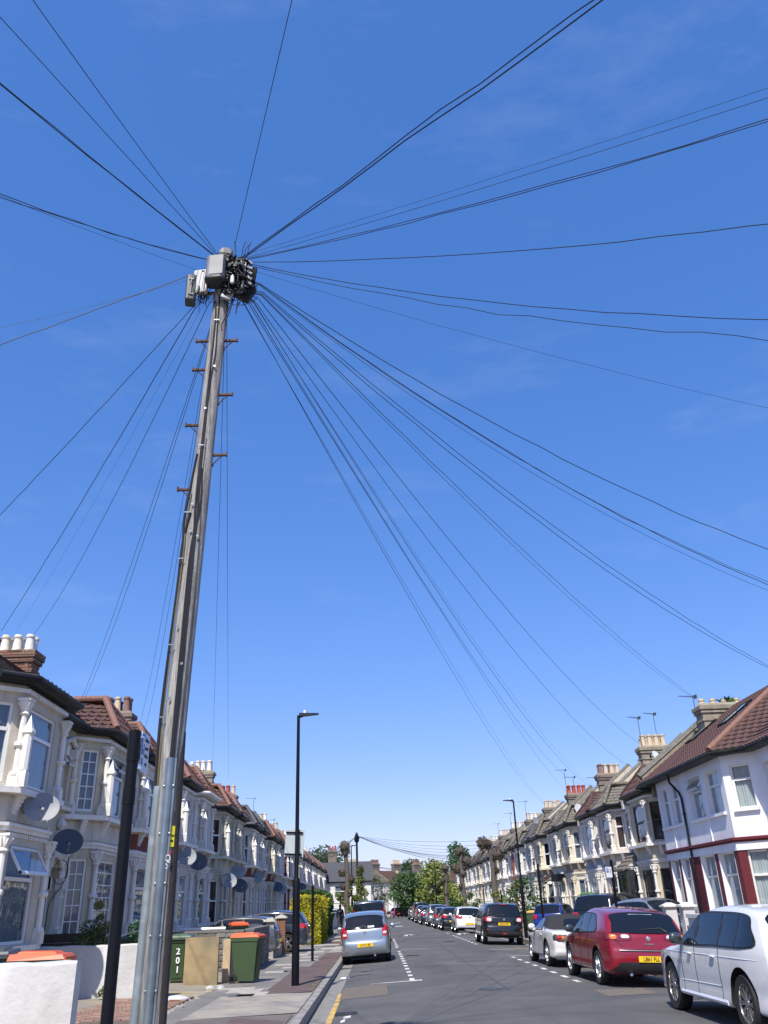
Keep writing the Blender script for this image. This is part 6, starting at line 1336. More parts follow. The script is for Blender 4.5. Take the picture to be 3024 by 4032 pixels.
obj('blue_panel', MB().box(-.093, -.035, -.005, -.0025, -.02, .115), mat('blue sign film', (.02, .10, .42), .4, .05, 5), ps); obj('lettering', text_mesh('P', .11, .8, .001), UPVC, ps, (-.064, -.006, .05), (pi/2, 0, 0))
obj('permit_symbol', MB().box(-.078, -.052, -.005, -.0025, -.085, -.045), mat('blue sign film', (.02, .10, .42)), ps)
for i, s_ in enumerate(('Resident', 'permit', 'holders', 'only')): obj('lettering', text_mesh(s_, .033, .85, .001), INK, ps, (.030, -.004, .085-.052*i), (pi/2, 0, 0))
for dz in (.095, -.105): obj('clip', MB().box(-.125, -.10, -.004, .004, dz-.012, dz+.012).box(-.13, -.12, -.02, .004, dz-.016, dz-.008), CHROME, ps)
signpost('thin black post on the left footway just past the tall lamp', -2.24, 30.9, 2.28, .045)
signpost('short black post by the person on the left footway', -2.5, 60, 2.3, .04)
signpost('black post at the white wall beyond the left pollard', -2.05, 79, 2.2, .045)
P2 = signpost('black leaning post with a small parking sign, before the porch house on the right', 7.30, 27.9, 2.62, .045, (0, -.25))
ps2 = thing('parking_sign', 'small pale parking sign on the leaning right hand post', 'sign', (7.18, 27.6, 2.42), (0, 0, .35))
obj('sign_plate', MB().box(-.12, .10, -.003, .003, -.16, .14), mat('white sign face', (.62, .64, .66)), ps2); obj('blue_panel', MB().box(-.09, -.02, -.008, -.004, -.02, .10), mat('blue sign film', (.02, .10, .42)), ps2); obj('lettering', text_mesh('P', .08, .8, .001), UPVC, ps2, (-.055, -.009, .045), (pi/2, 0, 0))
for i, s_ in enumerate(('Permit', 'holders', 'only')): obj('lettering', text_mesh(s_, .028, .8, .001), INK, ps2, (.04, -.006, .07-.05*i), (pi/2, 0, 0))
signpost('black post with round cap between roadster and lamp on the right', 7.15, 39.6, 3.05, .05)
signpost('black post before the white bays beyond the right lamp', 8.2, 70, 2.75, .045); signpost('short black post near the first right pollard', 7.1, 52, 2.2, .045)

# ------------------------------------------------------------------ garden walls, fences, bins
WHR = mat('white rough wall render', (.52, .51, .49), .9, .06, 2.5, .5, 14, col2=(.45, .435, .405), c2lo=.5, c2hi=.62, stain=((.42, .38, .33), .4, (2, 2, 1.2)))
def bumpy(x0, x1, y0, y1, z0, z1, n=14, amp=.012, seed=1):
    m = MB(); r = random.Random(seed); vs = []
    for i in range(n+1):
        x = lerp(x0, x1, i/n); a = r.uniform(-amp, amp); vs += [(x, y0+r.uniform(-amp, amp)*.5, z0), (x, y0+r.uniform(-amp, amp), z1-.03+a), (x, y0+.025, z1+a), (x, y1-.02, z1+r.uniform(-amp, amp)), (x, y1, z0)]
    m.add(vs, [(5*i+k, 5*i+5+k, 5*i+6+k, 5*i+k+1) for i in range(n) for k in range(4)]+[(4, 3, 2, 1, 0), tuple(5*n+k for k in range(5))]); return m
tag(obj('garden_wall', bumpy(-7.5, -3.72, 11.45, 11.68, .1, 1.20, 20), WHR), 'nearest white rendered wall at the bottom left corner', 'wall', 'white rendered garden walls')
tag(obj('garden_wall', bumpy(-7.9, -4.52, 19.35, 19.58, .05, 1.15, 20, seed=4).add([(-4.5, 19.33, .1), (-4.44, 19.36, .1), (-4.44, 19.6, .1), (-4.5, 19.6, .1), (-4.5, 19.33, 1.14), (-4.46, 19.36, 1.12), (-4.46, 19.6, 1.12), (-4.5, 19.6, 1.14)], [(0, 1, 5, 4), (1, 2, 6, 5), (2, 3, 7, 6), (4, 5, 6, 7)]), WHR), 'longer white rendered wall behind the posts, shrub above it', 'wall', 'white rendered garden walls')
fc = thing('garden_fence', 'low dark brown board fence above the longer white wall', 'fence', (-7.9, 20.6, .2)); FW = mat('brown stained timber', (.075, .05, .032), .8, .2, 5, .3, 20, stretch=(1, 6, 6))
for k in range(3): obj('fence_board', MB().box(0, 1.75, -.012, .012, .62+.185*k, .80+.185*k), FW, fc)
for x in (0, 1.7): obj('fence_post', MB().box(x-.03, x+.05, 0, .06, 0, 1.17), FW, fc)
TANW = mat('blotchy tan cement render', (.34, .25, .13), .92, .15, 3, .4, 30, col2=(.20, .165, .10), c2lo=.42, c2hi=.62)
tag(obj('garden_wall', MB().box(-4.66, -3.86, 22.2, 22.32, .1, 1.16), TANW), 'blotchy tan rendered wall panel right of bin 201', 'wall')
tag(obj('garden_wall', MB().box(-3.86, -3.68, 22.85, 25.5, .1, 1.06), mat('pale peach render', (.52, .39, .24), .92, .15, 3, .3, 30)), 'pale peach wall end between tan panel and orange lidded bin', 'wall')
ed = thing('broken_edging', 'broken concrete edging of the forecourt beside the footway', 'edging', (0, 0, 0))
for k in range(34):
    y = 14+k*.24+RND.uniform(-.05, .05); s = RND.uniform(.06, .12)
    obj('concrete_lump', MB().lathe([(s, 0), (s*RND.uniform(.8, 1), s*.3), (s*.4, s*.42), (0, s*.44)], RND.choice((5, 6, 7)), sy=RND.uniform(.9, 1.6)), (CONC, GARD, KERBM)[k % 3], ed, (-3.78+RND.gauss(0, .05), y, .125), RND.random()*3)
rb = thing('rubble', 'broken brick and white painted lumps at the end of the longer white wall', 'rubble', (-4.2, 18.2, .13))
for k in range(3): obj('brick', MB().box(-.105, .105, -.05, .05, 0, .07), BRICKS[1] if k else WHR, rb, (-.1+.22*k-.1, -.1+.06*k, 0), (0, .05, .1*k))
obj('paint_lump', MB().lathe([(.3, 0), (.26, .06), (.12, .10), (0, .11)], 7, (.15, .5, 0), sy=1.3), WHR, rb); obj('paint_lump', MB().lathe([(.12, 0), (.1, .05), (0, .08)], 6, (.35, 3.1, 0)).lathe([(.1, 0), (.08, .06), (0, .08)], 6, (.6, 3.0, 0)), WHR, rb)
STN = [mat('grey walling stone %d' % i, c, .9, .2, 6, .5, 30) for i, c in enumerate(((.16, .15, .14), (.125, .12, .115), (.20, .185, .165), (.14, .125, .105)))]
def stonewall(lab, p0, p1, h, th=.22, zb=.12, lim=150):
    t = thing('stone_wall', lab, 'wall', (p0[0], p0[1], zb), atan2(p1[1]-p0[1], p1[0]-p0[0])); L = hypot(p1[0]-p0[0], p1[1]-p0[1]); obj('wall_core', MB().box(0, L, -th/2, th/2, 0, h-.02), MORTAR, t)
    z = 0; n = 0; r = random.Random(int(L*100))
    while z < h-.05:
        ch = .145; x = r.uniform(-.1, 0)
        while x < L and n < lim:
            w_ = r.choice((.22, .30, .38)); a, b = max(0, x), min(L, x+w_)
            if b-a > .06:
                d = r.uniform(.015, .04); me = MB().prism([(a+.006, -th/2-.006, z+.006), (b-.006, -th/2-.006, z+.006), (b-.006, th/2+.006, z+.006), (a+.006, th/2+.006, z+.006)], [(a+.006, -th/2-.006, z+ch), (b-.006, -th/2-.006, z+ch), (b-.006, th/2+.006, z+ch), (a+.006, th/2+.006, z+ch)])
                for sy in (-1, 1): y = sy*(th/2); me.add([(a+.01, y, z+.01), (b-.01, y, z+.01), (b-.01, y, z+ch-.006), (a+.01, y, z+ch-.006), (a+.035, y+sy*d, z+.03), (b-.035, y+sy*d*.9, z+.03), (b-.04, y+sy*d, z+ch-.03), (a+.04, y+sy*d, z+ch-.03)], [(4, 5, 6, 7), (0, 1, 5, 4), (1, 2, 6, 5), (2, 3, 7, 6), (3, 0, 4, 7)])
                obj('stone', me, STN[r.randrange(4)], t); n += 1
            x += w_
        z += ch+.004
    obj('coping_stone', MB().box(-.02, L+.02, -th/2-.03, th/2+.03, h-.02, h+.035), STN[0], t); return t
stonewall('dark pitched stone wall running along the footway behind the orange bin', (-3.75, 26.6), (-3.85, 31.2), 1.08)
stonewall('dark stone dividing wall between forecourts, rising above the tan panel', (-6.9, 26.9), (-3.9, 26.6), 1.06)
stonewall('low stone wall with black railing under the white bays', (-6.9, 29.6), (-4.6, 29.6), .95, lim=80)
tag(obj('handrail', MB().tube([(-6.3, 29.3, 1.22), (-4.9, 29.3, 1.22)], .05, 6), UPVC), 'white rail lying along the low stone wall top', 'rail')
gp1 = thing('gate_pier', 'grey concrete gate pier with sloping cap before the dark hatchback', 'gate pier', (-3.95, 33.3, .1)); obj('pier', MB().box(-.14, .14, -.14, .14, 0, 1.22), CONC, gp1); obj('cap', MB().prism([(-.24, -.22, 1.22), (.2, -.22, 1.22), (.2, .22, 1.22), (-.24, .22, 1.22)], [(-.1, -.1, 1.34), (.1, -.1, 1.36), (.1, .1, 1.36), (-.1, .1, 1.34)]), CONC, gp1)
tag(obj('garden_wall', MB().box(-3.98, -3.78, 33.5, 35.8, .1, .85), CONC), 'low grey wall between concrete pier and brick pier', 'wall')
gp2 = thing('gate_pier', 'orange brick gate pier with pale cap beside the dark hatchback', 'gate pier', (-3.85, 36.1, .1)); obj('pier', MB().box(-.16, .16, -.16, .16, 0, 1.30), MORTAR, gp2)
for z in range(17):
    for k in range(2):
        obj('brick', cached(('pb', k, z % 2), lambda: (MB().box(-.17, .17, -.172, -.02, 0, .064) if (k + z) % 2 else MB().box(-.172, -.02, -.17, .17, 0, .064)).mesh('brick')), BRICKS[1], gp2, (0, 0, .02+.075*z)); obj('brick', cached(('pc', k, z % 2), lambda: (MB().box(-.17, .17, .02, .172, 0, .064) if (k + z) % 2 else MB().box(.02, .172, -.17, .17, 0, .064)).mesh('brick')), BRICKS[1], gp2, (0, 0, .02+.075*z))
obj('cap', MB().prism([(-.24, -.24, 1.3), (.24, -.24, 1.3), (.24, .24, 1.3), (-.24, .24, 1.3)], [(-.2, -.2, 1.36), (.2, -.2, 1.36), (.2, .2, 1.36), (-.2, .2, 1.36)]).prism([(-.2, -.2, 1.36), (.2, -.2, 1.36), (.2, .2, 1.36), (-.2, .2, 1.36)], [(-.02, -.02, 1.44), (.02, -.02, 1.44), (.02, .02, 1.44), (-.02, .02, 1.44)]), SLABM, gp2)
BING = mat('green bin plastic', (.045, .078, .032), .5, .08, 4); BINL = mat('green bin lid plastic', (.07, .11, .06), .4, .08, 4); BINO = mat('orange bin lid plastic', (.62, .10, .02), .45, .08, 4); BINK = mat('grey black bin plastic', (.05, .055, .06), .45, .08, 4)
def bin_(lab, loc, rot, bodym, lidm, num=None, lidopen=0, label2=None):
    t = thing('wheelie_bin', lab, 'wheelie bin', loc, rot, 'wheelie bins in the front gardens')
    bd = cached('binb', lambda: smooth_angle(MB().prism([(-.20, -.24, .05), (.20, -.24, .05), (.22, .22, .05), (-.22, .22, .05)], [(-.27, -.33, .92), (.27, -.33, .92), (.27, .33, .92), (-.27, .33, .92)]).box(-.285, .285, -.35, .345, .90, .99).prism([(-.13, -.262, .12), (.13, -.262, .12), (.13, -.2, .12), (-.13, -.2, .12)], [(-.15, -.338, .80), (.15, -.338, .80), (.15, -.2, .80), (-.15, -.2, .80)]).mesh('body'), 25)); obj('body', bd, bodym, t)
    ld = cached('binl', lambda: smooth_angle(MB().prism([(-.295, -.37, .985), (.295, -.37, .985), (.295, .36, .985), (-.295, .36, .985)], [(-.27, -.33, 1.04), (.27, -.33, 1.04), (.27, .34, 1.06), (-.27, .34, 1.06)]).prism([(-.20, -.25, 1.04), (.20, -.25, 1.04), (.20, .28, 1.05), (-.20, .28, 1.05)], [(-.17, -.2, 1.075), (.17, -.2, 1.075), (.17, .25, 1.085), (-.17, .25, 1.085)]).box(-.29, .29, -.385, -.36, .96, 1.01).mesh('lid'), 25)); obj('lid', ld, lidm, t)
    obj('handle', cached('binh', lambda: MB().tube([(-.2, .40, 1.0), (.2, .40, 1.0)], .016, 6).box(-.2, -.17, .34, .41, .96, 1.02).box(.17, .2, .34, .41, .96, 1.02).mesh('handle')), bodym, t)
    for sg in (-1, 1): wo = obj('wheel', cached('binw', lambda: MB().lathe([(.10, -.025), (.105, -.015), (.105, .015), (.10, .025)], 20, ax='x').mesh('wheel')), RUBBER, t, (sg*.26, .27, .105)); obj('hub', cached('binhub', lambda: MB().lathe([(.055, -.03), (.055, .03)], 8, ax='x').mesh('hub')), BLACKP, wo)
    if num:
        for i, ch in enumerate(num): obj('painted_digit', text_mesh(ch, .20, 1.0, .002), WINK, t, (0, -.338+.0+.018*(i), .70-.20*i), (pi/2-.085, 0, 0))
    return t
bin_('green bin painted 201, closed green lid, against the tan wall', (-4.98, 23.2, .15), .05, BING, BINL, '201')
bin_('green bin with orange lid alone on the footway', (-3.24, 22.75, GZ), pi/2-.2, BING, BINO)
bin_('green bin with orange lid behind the stone wall', (-4.75, 31.0, .30), .3, BING, BINO)
bin_('grey bin right of the bin behind the stone wall', (-4.35, 31.9, .2), .3, BINK, BINK); bin_('grey bin with orange lid beside the grey car', (-4.3, 34.5, .25), .2, BINK, BINO)
bin_('grey lidded bin behind the nearest white wall at the left edge', (-5.2, 12.5, .27), .15, BING, BINK)
bin_('orange lidded bin behind the nearest white wall, between the wall and the posts', (-4.52, 12.45, .215), pi/2+.08, BING, BINO)
bin_('half hidden green bin between the posts above the white wall', (-5.75, 21.6, .2), .1, BING, BINL)
bin_('green bin with yellow orange lid beside the blue car on the right', (8.8, 51.5, .12), 1.2, BING, mat('yellow bin lid', (.62, .30, .03), .45))
GRYW = mat('pale grey wall render', (.52, .52, .54), .9, .1, 3, .4, 20, col2=(.62, .62, .62))
tag(obj('garden_wall', MB().box(8.95, 9.12, 15, 26.35, .1, 1.10).box(8.9, 9.17, 15, 26.35, 1.10, 1.2), GRYW), 'pale grey wall with white coping in front of the nearest right house', 'wall')
for nme, y in (('nearer', 26.75), ('farther', 28.35)):
    g = thing('gate_pier', '%s white gate pier with stepped cap beside the iron gate' % nme, 'gate pier', (9.1, y, .1)); obj('pier', MB().box(-.17, .17, -.17, .17, 0, 1.28), WHR, g); obj('cap', MB().prism([(-.24, -.24, 1.28), (.24, -.24, 1.28), (.24, .24, 1.28), (-.24, .24, 1.28)], [(-.24, -.24, 1.33), (.24, -.24, 1.33), (.24, .24, 1.33), (-.24, .24, 1.33)]).prism([(-.2, -.2, 1.33), (.2, -.2, 1.33), (.2, .2, 1.33), (-.2, .2, 1.33)], [(-.06, -.06, 1.40), (.06, -.06, 1.40), (.06, .06, 1.40), (-.06, .06, 1.40)]), WHITE, g)
tag(obj('garden_wall', MB().box(9.0, 9.15, 28.55, 30.2, .1, 1.0), GRYW), 'short wall stub left of the farther white gate pier', 'wall')
gt = thing('iron_gate', 'ornate black wrought iron gate between the white piers', 'gate', (9.1, 26.95, .15), pi/2)
obj('gate_frame', MB().box(0, .03, -.015, .015, 0, 1.1).box(.6, .63, -.015, .015, 0, 1.0).box(0, .62, -.012, .012, .08, .11).box(0, .62, -.012, .012, .8, .83), BLACKP, gt)
for k in range(4): obj('gate_bar', MB().tube([(.12+.12*k, 0, .1), (.12+.12*k, 0, 1.0)], .008, 5), BLACKP, gt)
for k in range(5): obj('gate_scroll', MB().tube([(.12+.1*k+.05*(1-t/14)*cos(t*.8), 0, .45+.1*(k % 2)+.25*(k % 3)*.6+.05*(1-t/14)*sin(t*.8)) for t in range(13)], .006, 4), BLACKP, gt)
tag(obj('garden_wall', MB().box(8.7, 8.9, 46, 52.5, .1, .95), mat('brown red boundary brick', (.16, .075, .06), .9, .2, 5, .3, 20, stretch=(3, 3, 14))), 'brown red brick boundary wall right of the right lamp', 'wall')
tag(obj('garden_wall', MB().box(8.7, 8.95, 36.6, 40, .1, 1.15), WHR), 'short white wall hiding the front of the blue hatchback', 'wall')
tag(obj('garden_wall', MB().box(-4.35, -3.75, 73, 86, .1, 1.35), WHR), 'white wall behind the walking person on the left', 'wall'); tag(obj('gate_post', MB().box(-3.65, -3.5, 46.4, 46.55, .1, 1.5), mat('raw timber', (.30, .22, .13))), 'raw timber post at the end of the yellow hedge', 'post')

# ------------------------------------------------------------------ plants
def leafmat(n, c, c2, tr=.25):
    m = mat(n, c, .6, .35, 2.0, col2=c2, c2lo=.42, c2hi=.58); b = m.node_tree.nodes['Principled BSDF']; l = m.node_tree.links
    o = m.node_tree.nodes['Material Output']; t = m.node_tree.nodes.new('ShaderNodeBsdfTranslucent'); mxs = m.node_tree.nodes.new('ShaderNodeMixShader'); mxs.inputs[0].default_value = tr
    src = b.inputs['Base Color'].links[0].from_socket; l.new(src, t.inputs[0]); l.new(b.outputs[0], mxs.inputs[1]); l.new(t.outputs[0], mxs.inputs[2]); l.new(mxs.outputs[0], o.inputs[0]); return m
LF = dict(yellow=leafmat('golden privet leaves', (.66, .52, .015), (.34, .34, .03)), hedge=leafmat('dark hedge leaves', (.06, .14, .025), (.035, .085, .018)), dark=leafmat('dark tree leaves', (.05, .105, .03), (.085, .15, .045)), yg=leafmat('yellow green leaves', (.30, .32, .075), (.16, .22, .05)),
          conif=leafmat('deep green foliage', (.035, .10, .03), (.055, .14, .035)), willow=leafmat('grey green foliage', (.12, .15, .05), (.07, .10, .035)), back=leafmat('distant green foliage', (.05, .095, .04), (.075, .12, .045)), poll=leafmat('fresh pollard shoots', (.22, .28, .05), (.12, .16, .03)), brown=leafmat('brown bud clusters', (.16, .12, .06), (.09, .07, .045)), shrub=leafmat('shrub leaves', (.16, .18, .05), (.05, .08, .03)))
BARK = mat('knobbly grey bark', (.10, .085, .07), .95, .35, 12, .8, 20)
def leaves(m, c, n, s, rnd, spread=1.0, flat=.5):
    for _ in range(n):
        p = Vector((rnd.gauss(0, 1), rnd.gauss(0, 1), rnd.gauss(0, 1))); p.normalize(); p *= rnd.random()**.4; p = Vector((c[0]+p.x*c[3], c[1]+p.y*c[3], c[2]+p.z*c[4]))
        a = Vector((rnd.gauss(0, 1), rnd.gauss(0, 1), rnd.gauss(0, flat))).normalized(); b = a.cross(Vector((rnd.gauss(0, 1), rnd.gauss(0, 1), rnd.gauss(0, 1)))).normalized(); q = s*rnd.uniform(.6, 1.3)
        m.add([p-a*q, p+b*q*.5, p+a*q, p-b*q*.5], [(0, 1, 2, 3)])
def blobtree(name, lab, x, y, z0, h, w_, th, lm, n=26, per=60, ls=.22, seed=1, shape=1.0, trunkr=.16, cat='tree', group=None):
    t = thing(name, lab, cat, (x, y, z0), 0, group); r = random.Random(seed); m = MB(); tr = MB()
    tr.tube([(0, 0, 0), (.05, 0, th), (0, 0, th+(h-th)*.5)], [trunkr, trunkr*.8, trunkr*.35], 8)
    cz = (h+th)/2; rz = (h-th)/2
    for k in range(n):
        u = r.uniform(-1, 1); a = r.random()*2*pi; rr_ = sqrt(max(0, 1-abs(u)**(1.6*shape)))*r.uniform(.55, .95)*w_/2; c = (rr_*cos(a), rr_*sin(a), cz+u*rz*.86)
        s = r.uniform(.16, .30)*w_; leaves(m, (c[0], c[1], c[2], s, s*.75), per, ls, r)
        if k % 3 == 0: tr.tube([(0, 0, th), (c[0]*.5, c[1]*.5, lerp(th, c[2], .5)), (c[0]*.9, c[1]*.9, c[2])], [trunkr*.5, trunkr*.25, .02], 5)
    obj('trunk', tr, BARK, t); obj('crown', m, lm, t); return t
def hedge(lab, x0, x1, y0, y1, z1, lm, n, seed, ls=.05):
    t = thing('hedge', lab, 'hedge', ((x0+x1)/2, (y0+y1)/2, .12)); r = random.Random(seed); m = MB(); cx_, cy_ = (x1-x0)/2, (y1-y0)/2; H = z1-.12
    def surf():
        f = r.random(); 
        if f < .42: return Vector((r.uniform(-cx_, cx_), -cy_, r.uniform(0, H))), Vector((0, -1, 0))
        if f < .72: return Vector((cx_, r.uniform(-cy_, cy_), r.uniform(0, H))), Vector((1, 0, 0))
        if f < .8: return Vector((-cx_, r.uniform(-cy_, cy_), r.uniform(0, H))), Vector((-1, 0, 0))
        return Vector((r.uniform(-cx_, cx_), r.uniform(-cy_, cy_), H)), Vector((0, 0, 1))
    import mathutils
    for _ in range(n):
        p, nn = surf(); bul = .22*mathutils.noise.noise(p*1.3+Vector((seed, 0, 0)))+.12*mathutils.noise.noise(p*3.1)+r.uniform(-.07, .03)
        e = max(0, p.z/H-.75)*.8; p = Vector((p.x*(1-e*.35), p.y*(1-e*.12), p.z))+nn*bul
        a = (nn*.6+Vector((r.gauss(0, 1), r.gauss(0, 1), r.gauss(0, 1)))).normalized(); b = a.cross(Vector((r.gauss(0, 1), r.gauss(0, 1), r.gauss(0, 1)))).normalized(); q = ls*r.uniform(.6, 1.4)
        m.add([p-a*q, p+b*q*.55, p+a*q, p-b*q*.55], [(0, 1, 2, 3)])
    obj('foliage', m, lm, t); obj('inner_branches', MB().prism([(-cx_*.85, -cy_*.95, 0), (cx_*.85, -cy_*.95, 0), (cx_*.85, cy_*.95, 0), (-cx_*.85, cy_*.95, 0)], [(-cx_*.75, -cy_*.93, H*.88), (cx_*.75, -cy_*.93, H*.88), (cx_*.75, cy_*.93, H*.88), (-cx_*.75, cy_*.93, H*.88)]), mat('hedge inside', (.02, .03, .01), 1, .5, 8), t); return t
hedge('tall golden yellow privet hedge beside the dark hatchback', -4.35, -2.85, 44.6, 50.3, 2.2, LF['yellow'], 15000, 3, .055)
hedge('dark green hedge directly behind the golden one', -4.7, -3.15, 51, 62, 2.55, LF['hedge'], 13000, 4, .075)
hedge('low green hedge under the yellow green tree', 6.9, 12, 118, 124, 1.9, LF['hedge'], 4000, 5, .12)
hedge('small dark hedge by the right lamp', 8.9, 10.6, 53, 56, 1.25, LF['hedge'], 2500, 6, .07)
# shrub above the white wall
sh = thing('shrub', 'variegated shrub with a topknot growing behind the longer white wall', 'shrub', (-6.15, 20.0, .2)); r = random.Random(9); m = MB(); st = MB()
for (cx_, cz, s, n) in ((0, 1.72, .13, 150), (-.12, 1.25, .25, 260), (.2, 1.28, .18, 170), (.0, 1.05, .36, 380), (.32, 1.05, .2, 150), (-.3, 1.0, .2, 150), (.06, 1.48, .09, 60)): leaves(m, (cx_, r.uniform(-.08, .08), cz, s, s*.8), n, .038, r)
st.tube([(0, 0, 0), (.02, 0, 1.0), (.02, 0, 1.7)], [.02, .014, .008], 5); obj('stems', st, BARK, sh); obj('foliage', m, LF['shrub'], sh)
wd = thing('weed', 'leafy weed at the foot of the longer white wall by the nearest wall', 'weed', (-5.55, 19.1, .14)); m = MB(); leaves(m, (0, 0, .16, .16, .16), 130, .045, r); obj('foliage', m, LF['shrub'], wd)
wd = thing('plant', 'dark leafy plant seen between the posts', 'plant', (-5.55, 21.0, .2)); m = MB(); leaves(m, (0, 0, 1.15, .22, .28), 220, .045, r); obj('foliage', m, LF['conif'], wd)
gs = MB()
for k in range(260):
    x, y = ((-1.47+RND.gauss(0, .05), RND.uniform(20, 31)) if k % 2 else (-3.72+RND.gauss(0, .08), RND.uniform(13, 25))); z = GZ; q = RND.uniform(.02, .05)
    gs.add([(x, y, z), (x+.008, y, z), (x+RND.uniform(-.02, .02), y+RND.uniform(-.02, .02), z+q)], [(0, 1, 2)])
o = obj('grass_tufts', gs, LF['poll']); o['kind'] = 'stuff'; o['label'] = 'sparse grass tufts in the footway joints'; o['category'] = 'grass'
# pollarded street trees
def pollard(lab, x, y, h, lean, knobs, lm, seed, shoots=()):
    t = thing('pollarded_tree', lab, 'tree', (x, y, GZ), 0, 'pollarded street trees'); r = random.Random(seed); tr = MB(); z = 0; n = 12; P_ = []
    for i in range(n+1): q = i/n; P_.append(Vector((lean[0]*q+.06*sin(q*9+seed), lean[1]*q, h*.93*q)))
    tr.tube(P_, [lerp(.26, .15, i/n)*r.uniform(.9, 1.15) for i in range(n+1)], 10)
    import bmesh
    def knob(c, s):
        bm = bmesh.new(); bmesh.ops.create_icosphere(bm, subdivisions=2, radius=1); vs = [v.co.copy() for v in bm.verts]; fs = [tuple(v.index for v in f.verts) for f in bm.faces]; bm.free()
        tr.add([Vector(c)+Vector((v.x*s, v.y*s, v.z*s*1.1))*(1+.25*r.uniform(-1, 1)) for v in vs], fs)
    cr = MB()
    for (q, dx, s) in knobs:
        p = P_[min(n, int(q*n))]; c = p+Vector((dx, r.uniform(-.15, .15), s*.8 if q < 1 else s*.5))
        if abs(dx) > .1: tr.tube([p, p+Vector((dx*.6, 0, s*.1)), c], [.12, .11, .10], 7)
        knob(c, s); leaves(cr, (c.x, c.y, c.z, s*1.4, s*1.35), int(330*s/.3), .07, r)
    obj('trunk', smooth_angle(tr.mesh('trunk'), 60), BARK, t); obj('bud_clusters', cr, LF['brown'], t)
    if shoots:
        sm = MB()
        for (q, dx, s) in shoots: p = P_[min(n, int(q*n))]; leaves(sm, (p.x+dx, p.y, p.z, s, s), int(240*s/.4), .10, r)
        obj('leafy_shoots', sm, lm, t)
    return t
pollard('tall pollarded tree with brown fist at top, before the slate roofed white house', -2.35, 70, 6.2, (-.1, 0), ((1, -.05, .36), (.95, .0, .3), (.68, -.45, .24), (.66, .28, .24), (.55, -.3, .2), (.45, .2, .18)), LF['poll'], 2, ((.42, -.55, .38), (.40, -.15, .3), (.55, .2, .25), (.32, .25, .3), (.22, .35, .2), (.62, .15, .2)))
pollard('leafy pollarded tree wrapped in bright shoots, right of the left lamp', -1.75, 85, 5.1, (.05, 0), ((1, 0, .25), (.8, -.2, .2)), LF['poll'], 5, ((1, 0, .45), (.9, .1, .45), (.8, -.1, .4), (.7, .1, .4), (.62, .5, .4), (.5, -.2, .45), (.42, .5, .4), (.35, -.5, .45), (.25, .3, .5), (.2, -.4, .4), (.55, -.5, .3)))
pollard('nearest right pollarded tree with big brown fist leaning left', 7.75, 58, 5.3, (-.35, 0), ((1, -.35, .36), (1, -.1, .26), (.85, .38, .34), (.88, .55, .25), (.7, .2, .16), (.55, -.1, .15)), LF['poll'], 7, ((.42, .0, .28), (.35, .2, .25), (.2, .1, .3), (.1, .1, .25)))
pollard('middle right pollarded tree with two side fists', 7.35, 77, 5.9, (-.1, 0), ((1, -.1, .34), (.85, .5, .34), (.8, -.45, .3), (.68, .15, .25), (.55, -.2, .18)), LF['poll'], 11, ((.35, -.2, .35), (.28, .1, .3)))
pollard('farthest right pollarded tree with small round fist', 7.2, 95, 5.2, (.05, 0), ((1, 0, .34), (.8, .1, .26), (.78, -.35, .28), (.55, 0, .25)), LF['poll'], 13, ((.3, .2, .3),))
blobtree('leafy_tree', 'dark green round tree in the middle distance left of the yellow green one', 4.7, 148, -.1, 6.6, 5.6, 1.0, LF['dark'], 40, 90, .28, 21, 1.6)
blobtree('leafy_tree', 'second dark green tree overlapping the right side of the round one', 7.2, 147, -.1, 6.0, 4.6, 1.2, LF['dark'], 26, 80, .26, 22, 1.4)
blobtree('leafy_tree', 'pale yellow green tree behind the right hand cars', 8.4, 132, -.1, 7.7, 5.2, 1.6, LF['yg'], 44, 80, .24, 23, 1.1)
blobtree('leafy_tree', 'lower yellow green bush at the foot of the right pollards', 10.3, 124, -.1, 4.2, 3.2, .8, LF['yg'], 14, 70, .2, 24)
blobtree('evergreen_tree', 'tall pointed dark evergreen behind the right pollards', 12.6, 137, -.1, 10.6, 4.6, .8, LF['conif'], 60, 90, .25, 25, .55)
blobtree('willowy_tree', 'loose grey green tree right of the second telegraph pole', -.6, 128, -.1, 5.7, 4.0, 1.2, LF['willow'], 24, 60, .16, 26)
blobtree('background_tree', 'broad green tree crown above the far end of the left terrace', -10.2, 168, 0, 11.9, 8.6, 3, LF['back'], 44, 90, .4, 27, 2.0)
blobtree('background_tree', 'distant green tree above the far chimneys', 8.6, 226, 0, 11.6, 8.5, 3, LF['back'], 36, 80, .45, 28, 1.6)
blobtree('background_tree', 'small distant tree right of the broad crown', -5.0, 185, 0, 9.8, 5, 3, LF['back'], 20, 60, .35, 29, 1.6)
blobtree('leafy_bush', 'bright green bush in front of the grey and white right houses', 9.95, 61, .1, 3.0, 2.5, .3, LF['dark'], 26, 80, .10, 30, 1.6, .05, 'bush')
blobtree('leafy_bush', 'small green bush left of the right lamp foot', 9.2, 66, .1, 2.0, 1.4, .2, LF['dark'], 12, 60, .09, 31, 1.6, .04, 'bush')
blobtree('leafy_bush', 'dark bush between the far right white bays', 9.4, 92, .1, 2.6, 1.8, .2, LF['conif'], 14, 60, .12, 32, 1.6, .04, 'bush')

